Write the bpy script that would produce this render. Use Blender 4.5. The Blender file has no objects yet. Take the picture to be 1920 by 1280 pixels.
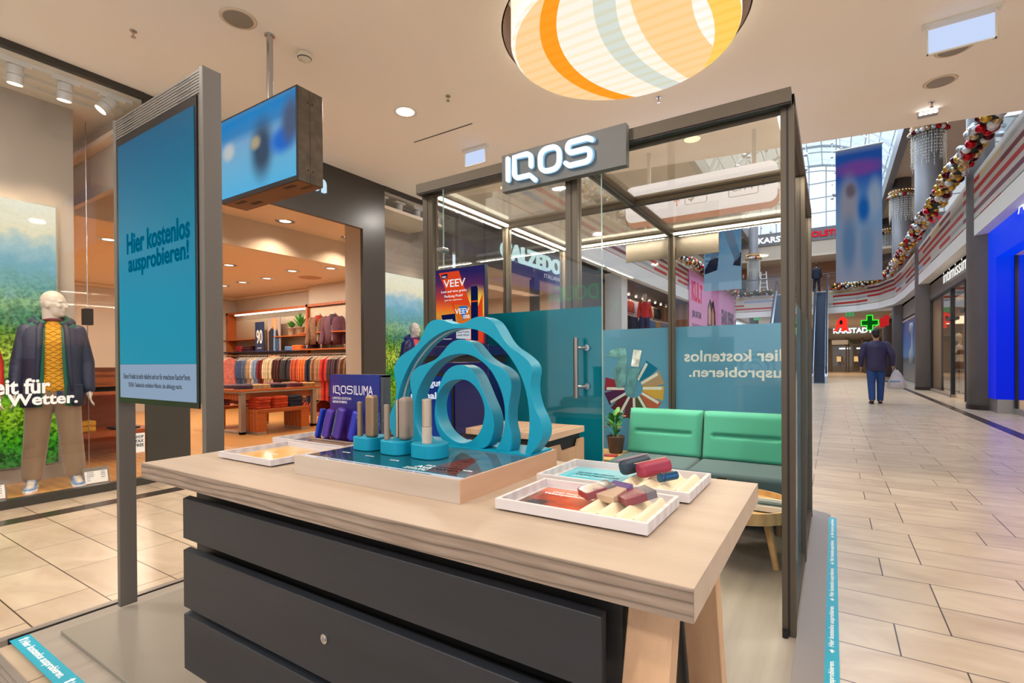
import bpy, math, random
from math import sin, cos, pi, radians, sqrt, atan2
from mathutils import Vector, Matrix
random.seed(7)
S = bpy.context.scene
COL = S.collection
# ---------------------------------------------------------------- camera
F_PX, YAW, PIT, ROL, CYP, CXP, CAMH = 943.187, .568169, .00510367, -.00653772, 682.712, 960.0, 1.2
def _rot():
    c1, s1, c2, s2, c3, s3 = cos(YAW), sin(YAW), cos(PIT), sin(PIT), cos(ROL), sin(ROL)
    Y = Matrix(((c1, 0, s1), (0, 1, 0), (-s1, 0, c1))); P = Matrix(((1, 0, 0), (0, c2, -s2), (0, s2, c2)))
    Z = Matrix(((c3, -s3, 0), (s3, c3, 0), (0, 0, 1)))
    return Z @ P @ Y
RM = _rot()
def w_(v): return Vector((v[0], v[2], -v[1]))
right, down, fwd = w_(RM[0]), w_(RM[1]), w_(RM[2])
cam = bpy.data.objects.new('camera', bpy.data.cameras.new('camera')); COL.objects.link(cam)
cam.matrix_world = Matrix((( right.x, -down.x, -fwd.x, 0), (right.y, -down.y, -fwd.y, 0), (right.z, -down.z, -fwd.z, CAMH), (0, 0, 0, 1)))
cam.data.sensor_width = 36; cam.data.lens = F_PX / 1920 * 36; cam.data.shift_y = (CYP - 640) / 1920
cam.data.clip_start = .05; cam.data.clip_end = 300
S.camera = cam
# ---------------------------------------------------------------- exposure and daylight
S.view_settings.view_transform = 'Standard'; S.view_settings.look = 'None'; S.view_settings.exposure = 0.0; S.view_settings.gamma = 1
S.view_settings.use_curve_mapping = False
def at(px, py, z=None, y=None, x=None):
    """the point where a sight line measured in the photograph meets a real plane of the place"""
    d = Vector(((px - CXP) / F_PX, (py - CYP) / F_PX, 1)); d = RM.transposed() @ d; d = Vector((d.x, d.z, -d.y))
    t = (z - CAMH) / d.z if z is not None else (y / d.y if y is not None else x / d.x)
    return Vector((0, 0, CAMH)) + d * t
def lin(c):
    c = c / 255.0
    return c / 12.92 if c <= .04045 else ((c + .055) / 1.055) ** 2.4
def rgb(r, g=None, b=None):
    if g is None: r, g, b = r
    return (lin(r), lin(g), lin(b), 1)
W = bpy.data.worlds.new('daylight'); S.world = W; W.use_nodes = True
nt = W.node_tree; nt.nodes.clear()
o_ = nt.nodes.new('ShaderNodeOutputWorld'); b_ = nt.nodes.new('ShaderNodeBackground'); n_ = nt.nodes.new('ShaderNodeTexNoise'); r_ = nt.nodes.new('ShaderNodeValToRGB')
tc_ = nt.nodes.new('ShaderNodeTexCoord'); nt.links.new(tc_.outputs['Generated'], n_.inputs['Vector'])
n_.inputs['Scale'].default_value = 4; n_.inputs['Detail'].default_value = 4
r_.color_ramp.elements[0].color = rgb(176, 206, 232); r_.color_ramp.elements[0].position = .4
r_.color_ramp.elements[1].color = rgb(226, 236, 244); r_.color_ramp.elements[1].position = .6
nt.links.new(n_.outputs['Fac'], r_.inputs['Fac']); nt.links.new(r_.outputs['Color'], b_.inputs['Color']); nt.links.new(b_.outputs['Background'], o_.inputs['Surface'])
b_.inputs['Strength'].default_value = 1.5
def lamp(name, kind, loc, power, color=(255, 225, 190), size=.3, aim=(0, 0, -1), spot=70, blend=.6, sizey=None):
    l = bpy.data.lights.new(name, kind); l.energy = power; l.color = rgb(color)[:3]
    if kind == 'AREA':
        l.size = size
        if sizey: l.shape = 'RECTANGLE'; l.size_y = sizey
        else: l.shape = 'DISK'
    elif kind == 'SPOT': l.spot_size = radians(spot); l.spot_blend = blend; l.shadow_soft_size = size
    else: l.shadow_soft_size = size
    o = bpy.data.objects.new(name, l); COL.objects.link(o); o.location = loc
    o.rotation_euler = Vector(aim).to_track_quat('-Z', 'Y').to_euler(); return o
CEIL = 3.92
# round luminous ceiling lamp over the stand
# ceiling downlights: first two real, the rest added as fill (fittings built further down)
DOWN = [(-3.908, 4.002), (-1.452, 6.428), (-4.3, .5), (-2.4, -1.0), (1.5, .9), (.9, 3.2), (-3.6, -2.2), (-.6, -2.4), (1.8, -2.6), (-4.3, 6.6), (1.6, -5.4), (-1.5, -5.6), (-4.2, -5.2)]
for x, y in DOWN: lamp('downlight_beam', 'AREA', (x, y, 3.9), 56, (255, 246, 236), .2)
lamp('gallery_daylight', 'AREA', (-1.5, 25, 14.5), 3200, (222, 236, 255), 9, sizey=26)
# light strips of the booth roof (their profiles are part of the booth)
for x, y, sx, sy in ((-2.193, 2.95, .016, .86), (-2.193, 3.93, .016, .9), (-1.7, 4.399, .9, .016), (-.67, 4.399, .9, .016), (-.197, 3.46, .016, 1.8)): lamp('booth_strip_light', 'AREA', (x, y, 2.2765), 16, (255, 244, 214), sx, sizey=sy)
# shop lights
for x, y in ((-7.81, 5.13), (-7.80, 6.46), (-7.8, 3.8)): lamp('shop_entry_beam', 'SPOT', (x, y, 3.57), 60, (255, 226, 190), .05, spot=130)
for x, y in ((-9.94, 5.32), (-10.8, 6.63), (-9.5, 6.39), (-8.6, 6.65), (-11.77, 6.62), (-12.7, 6.66), (-10.6, 4.1), (-12.2, 4.6), (-9.4, 3.2), (-11.6, 2.6), (-10.2, 1.6), (-13.2, 3.4)):
    lamp('shop_ceiling_beam', 'AREA', (x, y, 3.10), 26, (255, 238, 214), .16)
# ---------------------------------------------------------------- helpers
def tidy(o, label=None, cat=None, group=None, kind=None):
    if label: o['label'] = label
    if cat: o['category'] = cat
    if group: o['group'] = group
    if kind: o['kind'] = kind
    return o
def empty(name, label, cat, loc=(0, 0, 0), group=None, kind=None):
    o = bpy.data.objects.new(name, None); COL.objects.link(o); o.location = loc; o.empty_display_size = .1
    return tidy(o, label, cat, group, kind)
class MB:
    def __init__(s): s.v = []; s.f = []; s.uv = None
    def add(s, vs, fs):
        n = len(s.v); s.v += [Vector(v) for v in vs]; s.f += [tuple(i + n for i in f) for f in fs]; return s
    def box(s, a, b):
        x0, x1 = sorted((a[0], b[0])); y0, y1 = sorted((a[1], b[1])); z0, z1 = sorted((a[2], b[2]))
        return s.add([(x0, y0, z0), (x1, y0, z0), (x1, y1, z0), (x0, y1, z0), (x0, y0, z1), (x1, y0, z1), (x1, y1, z1), (x0, y1, z1)],
                     [(0, 3, 2, 1), (4, 5, 6, 7), (0, 1, 5, 4), (1, 2, 6, 5), (2, 3, 7, 6), (3, 0, 4, 7)])
    def hexa(s, bot, top):
        return s.add(list(bot) + list(top), [(0, 3, 2, 1), (4, 5, 6, 7), (0, 1, 5, 4), (1, 2, 6, 5), (2, 3, 7, 6), (3, 0, 4, 7)])
    def bar(s, p, q, w, h=None, up=(0, 0, 1)):
        h = w if h is None else h; p = Vector(p); q = Vector(q); d = (q - p).normalized(); up = Vector(up)
        if abs(d.dot(up)) > .99: up = Vector((0, 1, 0))
        a = d.cross(up).normalized() * w / 2; b = a.cross(d).normalized() * h / 2
        return s.hexa([p - a - b, p + a - b, q + a - b, q - a - b], [p - a + b, p + a + b, q + a + b, q - a + b])
    def prism(s, poly, d):
        n = len(poly); d = Vector(d); P = [Vector(p) for p in poly]
        return s.add(P + [p + d for p in P], [tuple(range(n))[::-1], tuple(range(n, 2 * n))] + [(i, (i + 1) % n, n + (i + 1) % n, n + i) for i in range(n)])
    def cone(s, p, q, r0, r1, n=20, caps=True):
        p = Vector(p); q = Vector(q); d = (q - p).normalized(); u = Vector((0, 0, 1)) if abs(d.z) < .9 else Vector((1, 0, 0))
        a = d.cross(u).normalized(); b = d.cross(a)
        vs = [p + (a * cos(2 * pi * i / n) + b * sin(2 * pi * i / n)) * r0 for i in range(n)] + [q + (a * cos(2 * pi * i / n) + b * sin(2 * pi * i / n)) * r1 for i in range(n)]
        fs = [(i, n + i, n + (i + 1) % n, (i + 1) % n) for i in range(n)]
        if caps: fs += [tuple(range(n)), tuple(range(n, 2 * n))[::-1]]
        return s.add(vs, fs)
    def cyl(s, p, q, r, n=20): return s.cone(p, q, r, r, n)
    def tube(s, pts, r, n=10, closed=False):
        P = [Vector(p) for p in pts]; m = len(P); rings = []
        rr = r if isinstance(r, (list, tuple)) else [r] * m
        up = Vector((0, 0, 1)); pa = None
        for i, p in enumerate(P):
            d = (P[(i + 1) % m] - P[i - 1]) if closed else (P[min(i + 1, m - 1)] - P[max(i - 1, 0)])
            d.normalize(); u = up if abs(d.dot(up)) < .95 else Vector((1, 0, 0))
            a = d.cross(u).normalized() if pa is None else (pa - d * pa.dot(d)).normalized()
            pa = a; b = d.cross(a)
            rings.append([p + (a * cos(2 * pi * k / n) + b * sin(2 * pi * k / n)) * rr[i] for k in range(n)])
        return s.rings(rings, closed=closed)
    def rings(s, rings, closed=False, cap=True):
        n = len(rings[0]); m = len(rings); vs = [v for r in rings for v in r]; fs = []
        for j in range(m if closed else m - 1):
            k = (j + 1) % m
            for i in range(n): fs.append((j * n + i, j * n + (i + 1) % n, k * n + (i + 1) % n, k * n + i))
        if cap and not closed: fs += [tuple(range(n))[::-1], tuple(range((m - 1) * n, m * n))]
        return s.add(vs, fs)
    def loft(s, secs, n=24):
        """secs: (x, y, z, rx, ry) ellipses stacked in z"""
        return s.rings([[Vector((x + rx * cos(2 * pi * i / n), y + ry * sin(2 * pi * i / n), z)) for i in range(n)] for x, y, z, rx, ry in secs])
    def lathe(s, prof, c=(0, 0, 0), n=28):
        c = Vector(c)
        return s.rings([[c + Vector((r * cos(2 * pi * i / n), r * sin(2 * pi * i / n), z)) for i in range(n)] for r, z in prof], cap=False)
    def ball(s, c, r, n=12, m=8):
        c = Vector(c); r = Vector((r, r, r)) if not hasattr(r, '__len__') else Vector(r)
        return s.rings([[c + Vector((r.x * sin(pi * j / m) * cos(2 * pi * i / n), r.y * sin(pi * j / m) * sin(2 * pi * i / n), r.z * cos(pi * j / m))) for i in range(n)] for j in [.02] + list(range(1, m)) + [m - .02]][::-1])
    def quad(s, a, b, c, d): return s.add([a, b, c, d], [(0, 1, 2, 3)])
    def grid(s, fn, nu, nv):
        vs = [fn(i / nu, j / nv) for j in range(nv + 1) for i in range(nu + 1)]
        return s.add(vs, [(j * (nu + 1) + i, j * (nu + 1) + i + 1, (j + 1) * (nu + 1) + i + 1, (j + 1) * (nu + 1) + i) for j in range(nv) for i in range(nu)])
    def jig(s, amp, sc=6, seed=0):
        from mathutils import noise
        for v in s.v:
            q = Vector((v.x * sc + seed, v.y * sc, v.z * sc)); v += Vector((noise.noise(q), noise.noise(q + Vector((9, 3, 1))), noise.noise(q + Vector((2, 8, 5))))) * amp
        return s
    def mesh(s, name, off=(0, 0, 0)):
        off = Vector(off); me = bpy.data.meshes.new(name); me.from_pydata([tuple(v - off) for v in s.v], [], s.f); me.update(); return me
def make(name, mb, mat, parent=None, smooth=False, bev=0, off=None, seg=2):
    off = parent.location if (parent and off is None) else (off or Vector((0, 0, 0)))
    me = mb.mesh(name, off) if isinstance(mb, MB) else mb
    o = bpy.data.objects.new(name, me); COL.objects.link(o)
    if not me.materials: me.materials.append(mat)
    if smooth:
        for p in me.polygons: p.use_smooth = True
    if parent: o.parent = parent
    if bev:
        m = o.modifiers.new('bevel', 'BEVEL'); m.width = bev; m.segments = seg; m.limit_method = 'ANGLE'; m.angle_limit = radians(35)
        for p in me.polygons: p.use_smooth = True
        m.harden_normals = True
    return o
def struct(name, mb, mat, **k): return tidy(make(name, mb, mat, **k), kind='structure')
def thing(name, mb, mat, label, cat, group=None, **k): return tidy(make(name, mb, mat, **k), label, cat, group)
def recenter(o, loc):
    """move a single-mesh thing's origin"""
    loc = Vector(loc); o.data.transform(Matrix.Translation(o.location - loc)); o.location = loc; return o
def evalmesh(name, me, mods):
    o = bpy.data.objects.new('tmp', me); COL.objects.link(o)
    for kind, kw in mods:
        m = o.modifiers.new('m', kind)
        for a, b in kw.items(): setattr(m, a, b)
    dg = bpy.context.evaluated_depsgraph_get(); dg.update()
    r = bpy.data.meshes.new_from_object(o.evaluated_get(dg)); r.name = name; bpy.data.objects.remove(o)
    for p in r.polygons: p.use_smooth = True
    return r
def skin(name, mb, voxel=.012, it=6, fac=.5):
    return evalmesh(name, mb.mesh('raw'), [('REMESH', dict(mode='VOXEL', voxel_size=voxel, adaptivity=0)), ('SMOOTH', dict(iterations=it, factor=fac))])
def text(name, s, mat, parent, org, rt, up, w, h, ext=.002, bold=0.0, cat=None, label=None, res=3, spacing=1.0):
    """lettering fitted to width w and height h, lower left corner at org"""
    c = bpy.data.curves.new('t', 'FONT'); c.body = s; c.extrude = .02; c.offset = bold; c.resolution_u = res; c.space_character = spacing; c.fill_mode = 'BOTH'
    o = bpy.data.objects.new('t', c); COL.objects.link(o); dg = bpy.context.evaluated_depsgraph_get(); dg.update()
    me = bpy.data.meshes.new_from_object(o.evaluated_get(dg)); bpy.data.objects.remove(o)
    xs = [v.co.x for v in me.vertices]; ys = [v.co.y for v in me.vertices]
    x0, x1, y0, y1 = min(xs), max(xs), min(ys), max(ys)
    rt = Vector(rt).normalized(); up = Vector(up).normalized(); nn = rt.cross(up); org = Vector(org)
    off = parent.location if parent else Vector((0, 0, 0))
    for v in me.vertices:
        p = org + rt * ((v.co.x - x0) / (x1 - x0) * w) + up * ((v.co.y - y0) / (y1 - y0) * h) + nn * (ext if v.co.z > 0 else 0)
        v.co = p - off
    me.name = name; me.materials.clear(); me.materials.append(mat)
    o = bpy.data.objects.new(name, me); COL.objects.link(o)
    if parent: o.parent = parent
    if label: tidy(o, label, cat)
    return o
def clone(o, parent=None):
    c = o.copy(); COL.objects.link(c)
    if parent: c.parent = parent
    for ch in list(o.children): clone(ch, c)
    return c
def tint(o, mat):
    o.material_slots[0].link = 'OBJECT'; o.material_slots[0].material = mat
# ---------------------------------------------------------------- materials
class NM:
    def __init__(s, name):
        s.m = bpy.data.materials.new(name); s.m.use_nodes = True; s.t = s.m.node_tree; s.n = s.t.nodes; s.b = s.n['Principled BSDF']; s.out = s.n['Material Output']
    def N(s, k, **kw):
        n = s.n.new(k)
        for a, b in kw.items():
            if a in n.inputs: n.inputs[a].default_value = b
            else: setattr(n, a, b)
        return n
    def L(s, a, b): s.t.links.new(a, b)
    def coord(s, scale=(1, 1, 1), rot=(0, 0, 0), src='Object', loc=(0, 0, 0)):
        t = s.N('ShaderNodeTexCoord'); m = s.N('ShaderNodeMapping'); m.inputs['Scale'].default_value = scale; m.inputs['Rotation'].default_value = rot; m.inputs['Location'].default_value = loc
        s.L(t.outputs[src], m.inputs['Vector']); return m.outputs['Vector']
    def ramp(s, fac, stops):
        r = s.N('ShaderNodeValToRGB'); e = r.color_ramp.elements
        e[0].position = stops[0][0]; e[0].color = rgb(stops[0][1]); e[1].position = stops[-1][0]; e[1].color = rgb(stops[-1][1])
        for p, c in stops[1:-1]: q = e.new(p); q.color = rgb(c)
        s.L(fac, r.inputs['Fac']); return r.outputs['Color']
def P(name, c, rough=.5, metal=0, emit=0, spec=.5, coat=0, bump=0, bscale=80, var=0, vscale=6, stretch=(1, 1, 1), trans=0, sheen=0):
    M = NM(name); b = M.b; b.inputs['Base Color'].default_value = rgb(c); b.inputs['Roughness'].default_value = rough; b.inputs['Metallic'].default_value = metal
    b.inputs['Specular IOR Level'].default_value = spec; b.inputs['Coat Weight'].default_value = coat; b.inputs['Sheen Weight'].default_value = sheen
    if trans: b.inputs['Transmission Weight'].default_value = trans
    if emit: b.inputs['Emission Color'].default_value = rgb(c); b.inputs['Emission Strength'].default_value = emit; b.inputs['Specular IOR Level'].default_value = .1
    if var or bump:
        v = M.coord(stretch); n = M.N('ShaderNodeTexNoise'); n.inputs['Scale'].default_value = vscale; n.inputs['Detail'].default_value = 6; M.L(v, n.inputs['Vector'])
        if var:
            lo = tuple(max(0, k * (1 - var)) for k in c); hi = tuple(min(255, k * (1 + var)) for k in c)
            col = M.ramp(n.outputs['Fac'], [(.3, lo), (.7, hi)]); M.L(col, b.inputs['Base Color'])
            if emit: M.L(col, b.inputs['Emission Color'])
        if bump:
            n2 = M.N('ShaderNodeTexNoise'); n2.inputs['Scale'].default_value = bscale; M.L(v, n2.inputs['Vector'])
            bp = M.N('ShaderNodeBump'); bp.inputs['Strength'].default_value = bump; bp.inputs['Distance'].default_value = .004; M.L(n2.outputs['Fac'], bp.inputs['Height']); M.L(bp.outputs['Normal'], b.inputs['Normal'])
    return M.m
def E_(name, c, k=1.0):
    M = NM(name); e = M.N('ShaderNodeEmission'); e.inputs['Color'].default_value = rgb(c); e.inputs['Strength'].default_value = k; M.L(e.outputs[0], M.out.inputs['Surface']); return M.m
def wood(name, c1, c2, axis='x', sc=1.0, rough=.5, dist=4, contrast=.35):
    M = NM(name); st = {'x': (1.2, 14, 14), 'y': (14, 1.2, 14), 'z': (14, 14, 1.2)}[axis]
    v = M.coord(tuple(k * sc for k in st)); n = M.N('ShaderNodeTexNoise'); n.inputs['Scale'].default_value = 1.6; n.inputs['Detail'].default_value = 8; n.inputs['Roughness'].default_value = .62; n.inputs['Distortion'].default_value = .4; M.L(v, n.inputs['Vector'])
    v2 = M.coord(tuple(k * sc * .22 for k in st)); n2 = M.N('ShaderNodeTexWave'); n2.inputs['Scale'].default_value = 1.3; n2.inputs['Distortion'].default_value = dist; n2.inputs['Detail'].default_value = 3; M.L(v2, n2.inputs['Vector'])
    n2.bands_direction = {'x': 'Y', 'y': 'X', 'z': 'X'}[axis]
    mx = M.N('ShaderNodeMix'); mx.data_type = 'FLOAT'; mx.inputs[0].default_value = contrast; M.L(n.outputs['Fac'], mx.inputs[2]); M.L(n2.outputs['Fac'], mx.inputs[3])
    M.L(M.ramp(mx.outputs[0], [(.25, c1), (.75, c2)]), M.b.inputs['Base Color']); M.b.inputs['Roughness'].default_value = rough
    return M.m
def fresnel(M, ior):
    """same reflectance on the front and the back face of a thin pane"""
    g = M.N('ShaderNodeNewGeometry'); mi = M.N('ShaderNodeMix'); mi.data_type = 'FLOAT'; mi.inputs[2].default_value = ior; mi.inputs[3].default_value = 1 / ior; M.L(g.outputs['Backfacing'], mi.inputs[0])
    fr = M.N('ShaderNodeFresnel'); M.L(mi.outputs[0], fr.inputs['IOR']); return fr
def glass(name, tintc=(255, 255, 255), k=.0, ior=1.45):
    M = NM(name); tr = M.N('ShaderNodeBsdfTransparent'); tr.inputs['Color'].default_value = rgb(tintc); g = M.N('ShaderNodeBsdfGlossy'); g.inputs['Roughness'].default_value = .02
    fr = fresnel(M, ior); mx = M.N('ShaderNodeMixShader'); M.L(fr.outputs[0], mx.inputs[0]); M.L(tr.outputs[0], mx.inputs[1]); M.L(g.outputs[0], mx.inputs[2]); M.L(mx.outputs[0], M.out.inputs['Surface']); return M.m
def film(name, c, see=.25, glow=.5):
    M = NM(name); tr = M.N('ShaderNodeBsdfTransparent'); tr.inputs['Color'].default_value = rgb(c); d = M.N('ShaderNodeBsdfDiffuse'); d.inputs['Color'].default_value = rgb(c)
    tl = M.N('ShaderNodeBsdfTranslucent'); tl.inputs['Color'].default_value = rgb(c); m1 = M.N('ShaderNodeMixShader'); m1.inputs[0].default_value = glow; M.L(d.outputs[0], m1.inputs[1]); M.L(tl.outputs[0], m1.inputs[2])
    m2 = M.N('ShaderNodeMixShader'); m2.inputs[0].default_value = see; M.L(m1.outputs[0], m2.inputs[1]); M.L(tr.outputs[0], m2.inputs[2])
    g = M.N('ShaderNodeBsdfGlossy'); g.inputs['Roughness'].default_value = .05; fr = fresnel(M, 1.35); m3 = M.N('ShaderNodeMixShader'); M.L(fr.outputs[0], m3.inputs[0]); M.L(m2.outputs[0], m3.inputs[1]); M.L(g.outputs[0], m3.inputs[2])
    M.L(m3.outputs[0], M.out.inputs['Surface']); return M.m
def ramp_mat(name, p0, p1, stops, emit=0, rough=.4, noise=0, nsc=3, nst=(1, 1, 1), blobs=()):
    """colour runs along the world segment p0-p1 of a printed or lit surface; blobs: (point, radius, colour)"""
    M = NM(name); g = M.N('ShaderNodeNewGeometry'); p0 = Vector(p0); p1 = Vector(p1); d = p1 - p0
    sub = M.N('ShaderNodeVectorMath', operation='SUBTRACT'); sub.inputs[1].default_value = p0; M.L(g.outputs['Position'], sub.inputs[0])
    dt = M.N('ShaderNodeVectorMath', operation='DOT_PRODUCT'); dt.inputs[1].default_value = d / d.length_squared; M.L(sub.outputs[0], dt.inputs[0]); fac = dt.outputs['Value']
    if noise:
        mp = M.N('ShaderNodeMapping'); mp.inputs['Scale'].default_value = nst; M.L(g.outputs['Position'], mp.inputs['Vector'])
        n = M.N('ShaderNodeTexNoise'); n.inputs['Scale'].default_value = nsc; n.inputs['Detail'].default_value = 6; M.L(mp.outputs[0], n.inputs['Vector'])
        a = M.N('ShaderNodeMath', operation='MULTIPLY_ADD'); a.inputs[1].default_value = noise; M.L(n.outputs['Fac'], a.inputs[0]); M.L(fac, a.inputs[2])
        b = M.N('ShaderNodeMath', operation='SUBTRACT'); b.inputs[1].default_value = noise * .5; M.L(a.outputs[0], b.inputs[0]); fac = b.outputs[0]
    col = M.ramp(fac, stops)
    for c, r, cc in blobs:
        ds = M.N('ShaderNodeVectorMath', operation='SUBTRACT'); ds.inputs[1].default_value = c; M.L(g.outputs['Position'], ds.inputs[0])
        rr = r if hasattr(r, '__len__') else (r, r, r)
        dv = M.N('ShaderNodeVectorMath', operation='DIVIDE'); dv.inputs[1].default_value = rr; M.L(ds.outputs[0], dv.inputs[0])
        ln = M.N('ShaderNodeVectorMath', operation='LENGTH'); M.L(dv.outputs[0], ln.inputs[0])
        mr = M.N('ShaderNodeMapRange'); mr.interpolation_type = 'SMOOTHSTEP'; mr.inputs['From Min'].default_value = .35; mr.inputs['From Max'].default_value = 1.3; mr.inputs['To Min'].default_value = 1; mr.inputs['To Max'].default_value = 0; M.L(ln.outputs['Value'], mr.inputs['Value'])
        mx = M.N('ShaderNodeMix'); mx.data_type = 'RGBA'; M.L(mr.outputs[0], mx.inputs[0]); M.L(col, mx.inputs[6]); mx.inputs[7].default_value = rgb(cc); col = mx.outputs[2]
    M.L(col, M.b.inputs['Base Color']); M.b.inputs['Roughness'].default_value = rough
    if emit:
        M.b.inputs['Base Color'].default_value = (0, 0, 0, 1)
        for l in list(M.t.links):
            if l.to_socket == M.b.inputs['Base Color']: M.t.links.remove(l)
        M.L(col, M.b.inputs['Emission Color']); M.b.inputs['Emission Strength'].default_value = emit; M.b.inputs['Specular IOR Level'].default_value = .12
    return M.m
m_white = P('white_paint', (225, 222, 214), .5); m_black = P('black', (18, 18, 20), .4); m_steel = P('steel', (190, 190, 192), .25, 1); m_alu = P('anodised_metal', (176, 172, 168), .4, .8)
m_bronze = P('bronze_profile', (90, 80, 67), .42, .35); m_bronze_d = P('bronze_groove', (30, 26, 24), .5); m_grey = P('grey_coating', (140, 134, 128), .45, .1)
m_glass = glass('clear_glass'); m_darkgrey = P('dark_facade', (64, 60, 54), .3, spec=.35); m_led = E_('led_white', (255, 250, 225), 3.2)
m_paper = P('paper', (235, 232, 226), .6); m_skinm = P('mannequin_white', (206, 194, 178), .4)
m_wtext = P('white_lettering', (238, 238, 236), .5); m_dtext = P('dark_lettering', (28, 36, 60), .5)
# ================================================================ SETTING
# floor: beige stone slabs in running bond, rows .30 m deep
def floor_mat():
    M = NM('stone_slabs'); v = M.coord((1, 1, 1), loc=(.17, .15, 0)); b = M.N('ShaderNodeTexBrick'); M.L(v, b.inputs['Vector']); b.offset = .335; b.offset_frequency = 3; b.squash = 1
    b.inputs['Scale'].default_value = 1; b.inputs['Brick Width'].default_value = .6; b.inputs['Row Height'].default_value = .3; b.inputs['Mortar Size'].default_value = .0032; b.inputs['Mortar Smooth'].default_value = .1; b.inputs['Bias'].default_value = 0
    b.inputs['Color1'].default_value = rgb(196, 180, 162); b.inputs['Color2'].default_value = rgb(210, 195, 176); b.inputs['Mortar'].default_value = rgb(70, 52, 40)
    n = M.N('ShaderNodeTexNoise'); n.inputs['Scale'].default_value = 2.2; n.inputs['Detail'].default_value = 8; n.inputs['Distortion'].default_value = 1.2; M.L(M.coord((1, 2.2, 1)), n.inputs['Vector'])
    c = M.ramp(n.outputs['Fac'], [(.3, (226, 214, 200)), (.7, (255, 250, 240))]); mx = M.N('ShaderNodeMix'); mx.data_type = 'RGBA'; mx.blend_type = 'MULTIPLY'; mx.inputs[0].default_value = 1
    M.L(b.outputs['Color'], mx.inputs[6]); M.L(c, mx.inputs[7]); M.L(mx.outputs[2], M.b.inputs['Base Color']); M.b.inputs['Roughness'].default_value = .28; M.b.inputs['Specular IOR Level'].default_value = .45
    bp = M.N('ShaderNodeBump'); bp.invert = True; bp.inputs['Strength'].default_value = .3; bp.inputs['Distance'].default_value = .002; M.L(b.outputs['Fac'], bp.inputs['Height']); M.L(bp.outputs['Normal'], M.b.inputs['Normal']); return M.m
m_floor = floor_mat(); m_dark_stone = P('dark_stone', (62, 52, 46), .25, var=.15)
struct('floor', MB().box((-5.8, -9, -.2), (3.1, 62, 0)), m_floor)
struct('trim_1', MB().box((-5.40, -9, -.05), (-5.22, 60, .0008)), m_dark_stone)
struct('trim_2', MB().box((2.36, -9, -.05), (2.54, 60, .0008)), m_dark_stone)
struct('trim_3', MB().box((-5.86, -9, -.1), (-5.78, 2.30, .075)), m_darkgrey)
# ceiling slab with the round lamp opening
LC = (-1.459, 3.983); LR = .983
def ceiling_mesh():
    mb = MB(); N = 96; fr = (7.42 - 0.0)
    def edge(a):   # ray from lamp centre to the outline of the slab's underside
        dx, dy = cos(a), sin(a); ts = []
        if dx < 0: ts.append((-5.84 - LC[0]) / dx)
        if dx > 0: ts.append((3.4 - LC[0]) / dx)
        if dy < 0: ts.append((-9 - LC[1]) / dy)
        # front edge of the slab: y = 7.35 + .165 (x + .3)
        den = dy - .165 * dx
        if den > 0: ts.append((7.35 + .165 * (LC[0] + .3) - LC[1]) / den)
        t = min(ts); return (LC[0] + dx * t, LC[1] + dy * t)
    angs = sorted(set([2 * pi * i / N for i in range(N)] + [atan2(y - LC[1], x - LC[0]) % (2 * pi) for x, y in ((-5.84, 6.437), (3.4, 7.96), (3.4, -9), (-5.84, -9))]))
    n = len(angs); inn = [(LC[0] + LR * cos(a), LC[1] + LR * sin(a)) for a in angs]; out = [edge(a) for a in angs]
    vs = [(x, y, CEIL) for x, y in inn] + [(x, y, CEIL) for x, y in out] + [(x, y, CEIL + .42) for x, y in inn] + [(x, y, CEIL + .42) for x, y in out]
    fs = []
    for i in range(n):
        j = (i + 1) % n; fs += [(i, n + i, n + j, j), (2 * n + i, 2 * n + j, 3 * n + j, 3 * n + i), (n + i, 3 * n + i, 3 * n + j, n + j), (i, j, 2 * n + j, 2 * n + i)]
    return mb.add(vs, fs)
m_ceil = P('ceiling_plaster', (244, 236, 228), .7, spec=.2)
struct('ceiling', ceiling_mesh(), m_ceil)
struct('trim_4', MB().box((-2.6, 2.9, 4.345), (-.3, 5.1, 4.37)), m_ceil)   # lid above the lamp recess
struct('trim_20', MB().lathe([(LR - .004, CEIL + .002), (LR - .004, 4.344), (LR - .012, 4.344), (LR - .012, CEIL + .002)], (LC[0], LC[1], 0), 72), P('recess_brown', (110, 84, 74), .7))
struct('trim_5', MB().box((-5.84, 6.43, 4.35), (3.3, 6.6, 4.4)).box((-5.84, -9, 4.35), (3.3, -8.8, 4.4)), m_ceil)
# ---------------------------------------------------------------- left side: fashion shop
XF = -5.82
m_shopwall = P('shop_wall', (196, 184, 170), .7); m_shopceil = P('shop_ceiling', (228, 210, 190), .7); m_parquet = wood('parquet', (190, 134, 76), (216, 162, 98), 'x', .8, .3)
m_panel = P('window_wall', (176, 166, 154), .7)
struct('wall_left', MB().box((XF - .06, 2.29, 0), (XF, 2.69, CEIL)).box((XF - .06, 5.07, 0), (XF, 5.5, CEIL)).box((XF - .06, 2.69, 3.17), (XF, 5.07, CEIL)).box((XF - .06, 7.29, 0), (XF, 8.2, CEIL)), m_darkgrey)
struct('trim_6', MB().box((XF - .05, -9, 3.86), (XF + .01, 2.29, CEIL)).box((XF - .05, 5.5, 3.86), (XF + .01, 7.29, CEIL)).box((XF - .05, 5.5, 0), (XF + .01, 7.29, .075)), m_darkgrey)
g1 = empty('window_1', None, None, (XF, 2, 0), kind='structure')
make('pane', MB().box((XF - .04, -9, .07), (XF - .03, 2.29, 3.87)), m_glass, g1)
g2 = empty('window_2', None, None, (XF, 6, 0), kind='structure')
make('pane', MB().box((XF - .04, 5.5, .07), (XF - .03, 7.29, 3.87)), m_glass, g2)
struct('floor_shop', MB().box((-14.9, -6, -.2), (XF - .02, 8.19, .0)), m_parquet)
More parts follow.
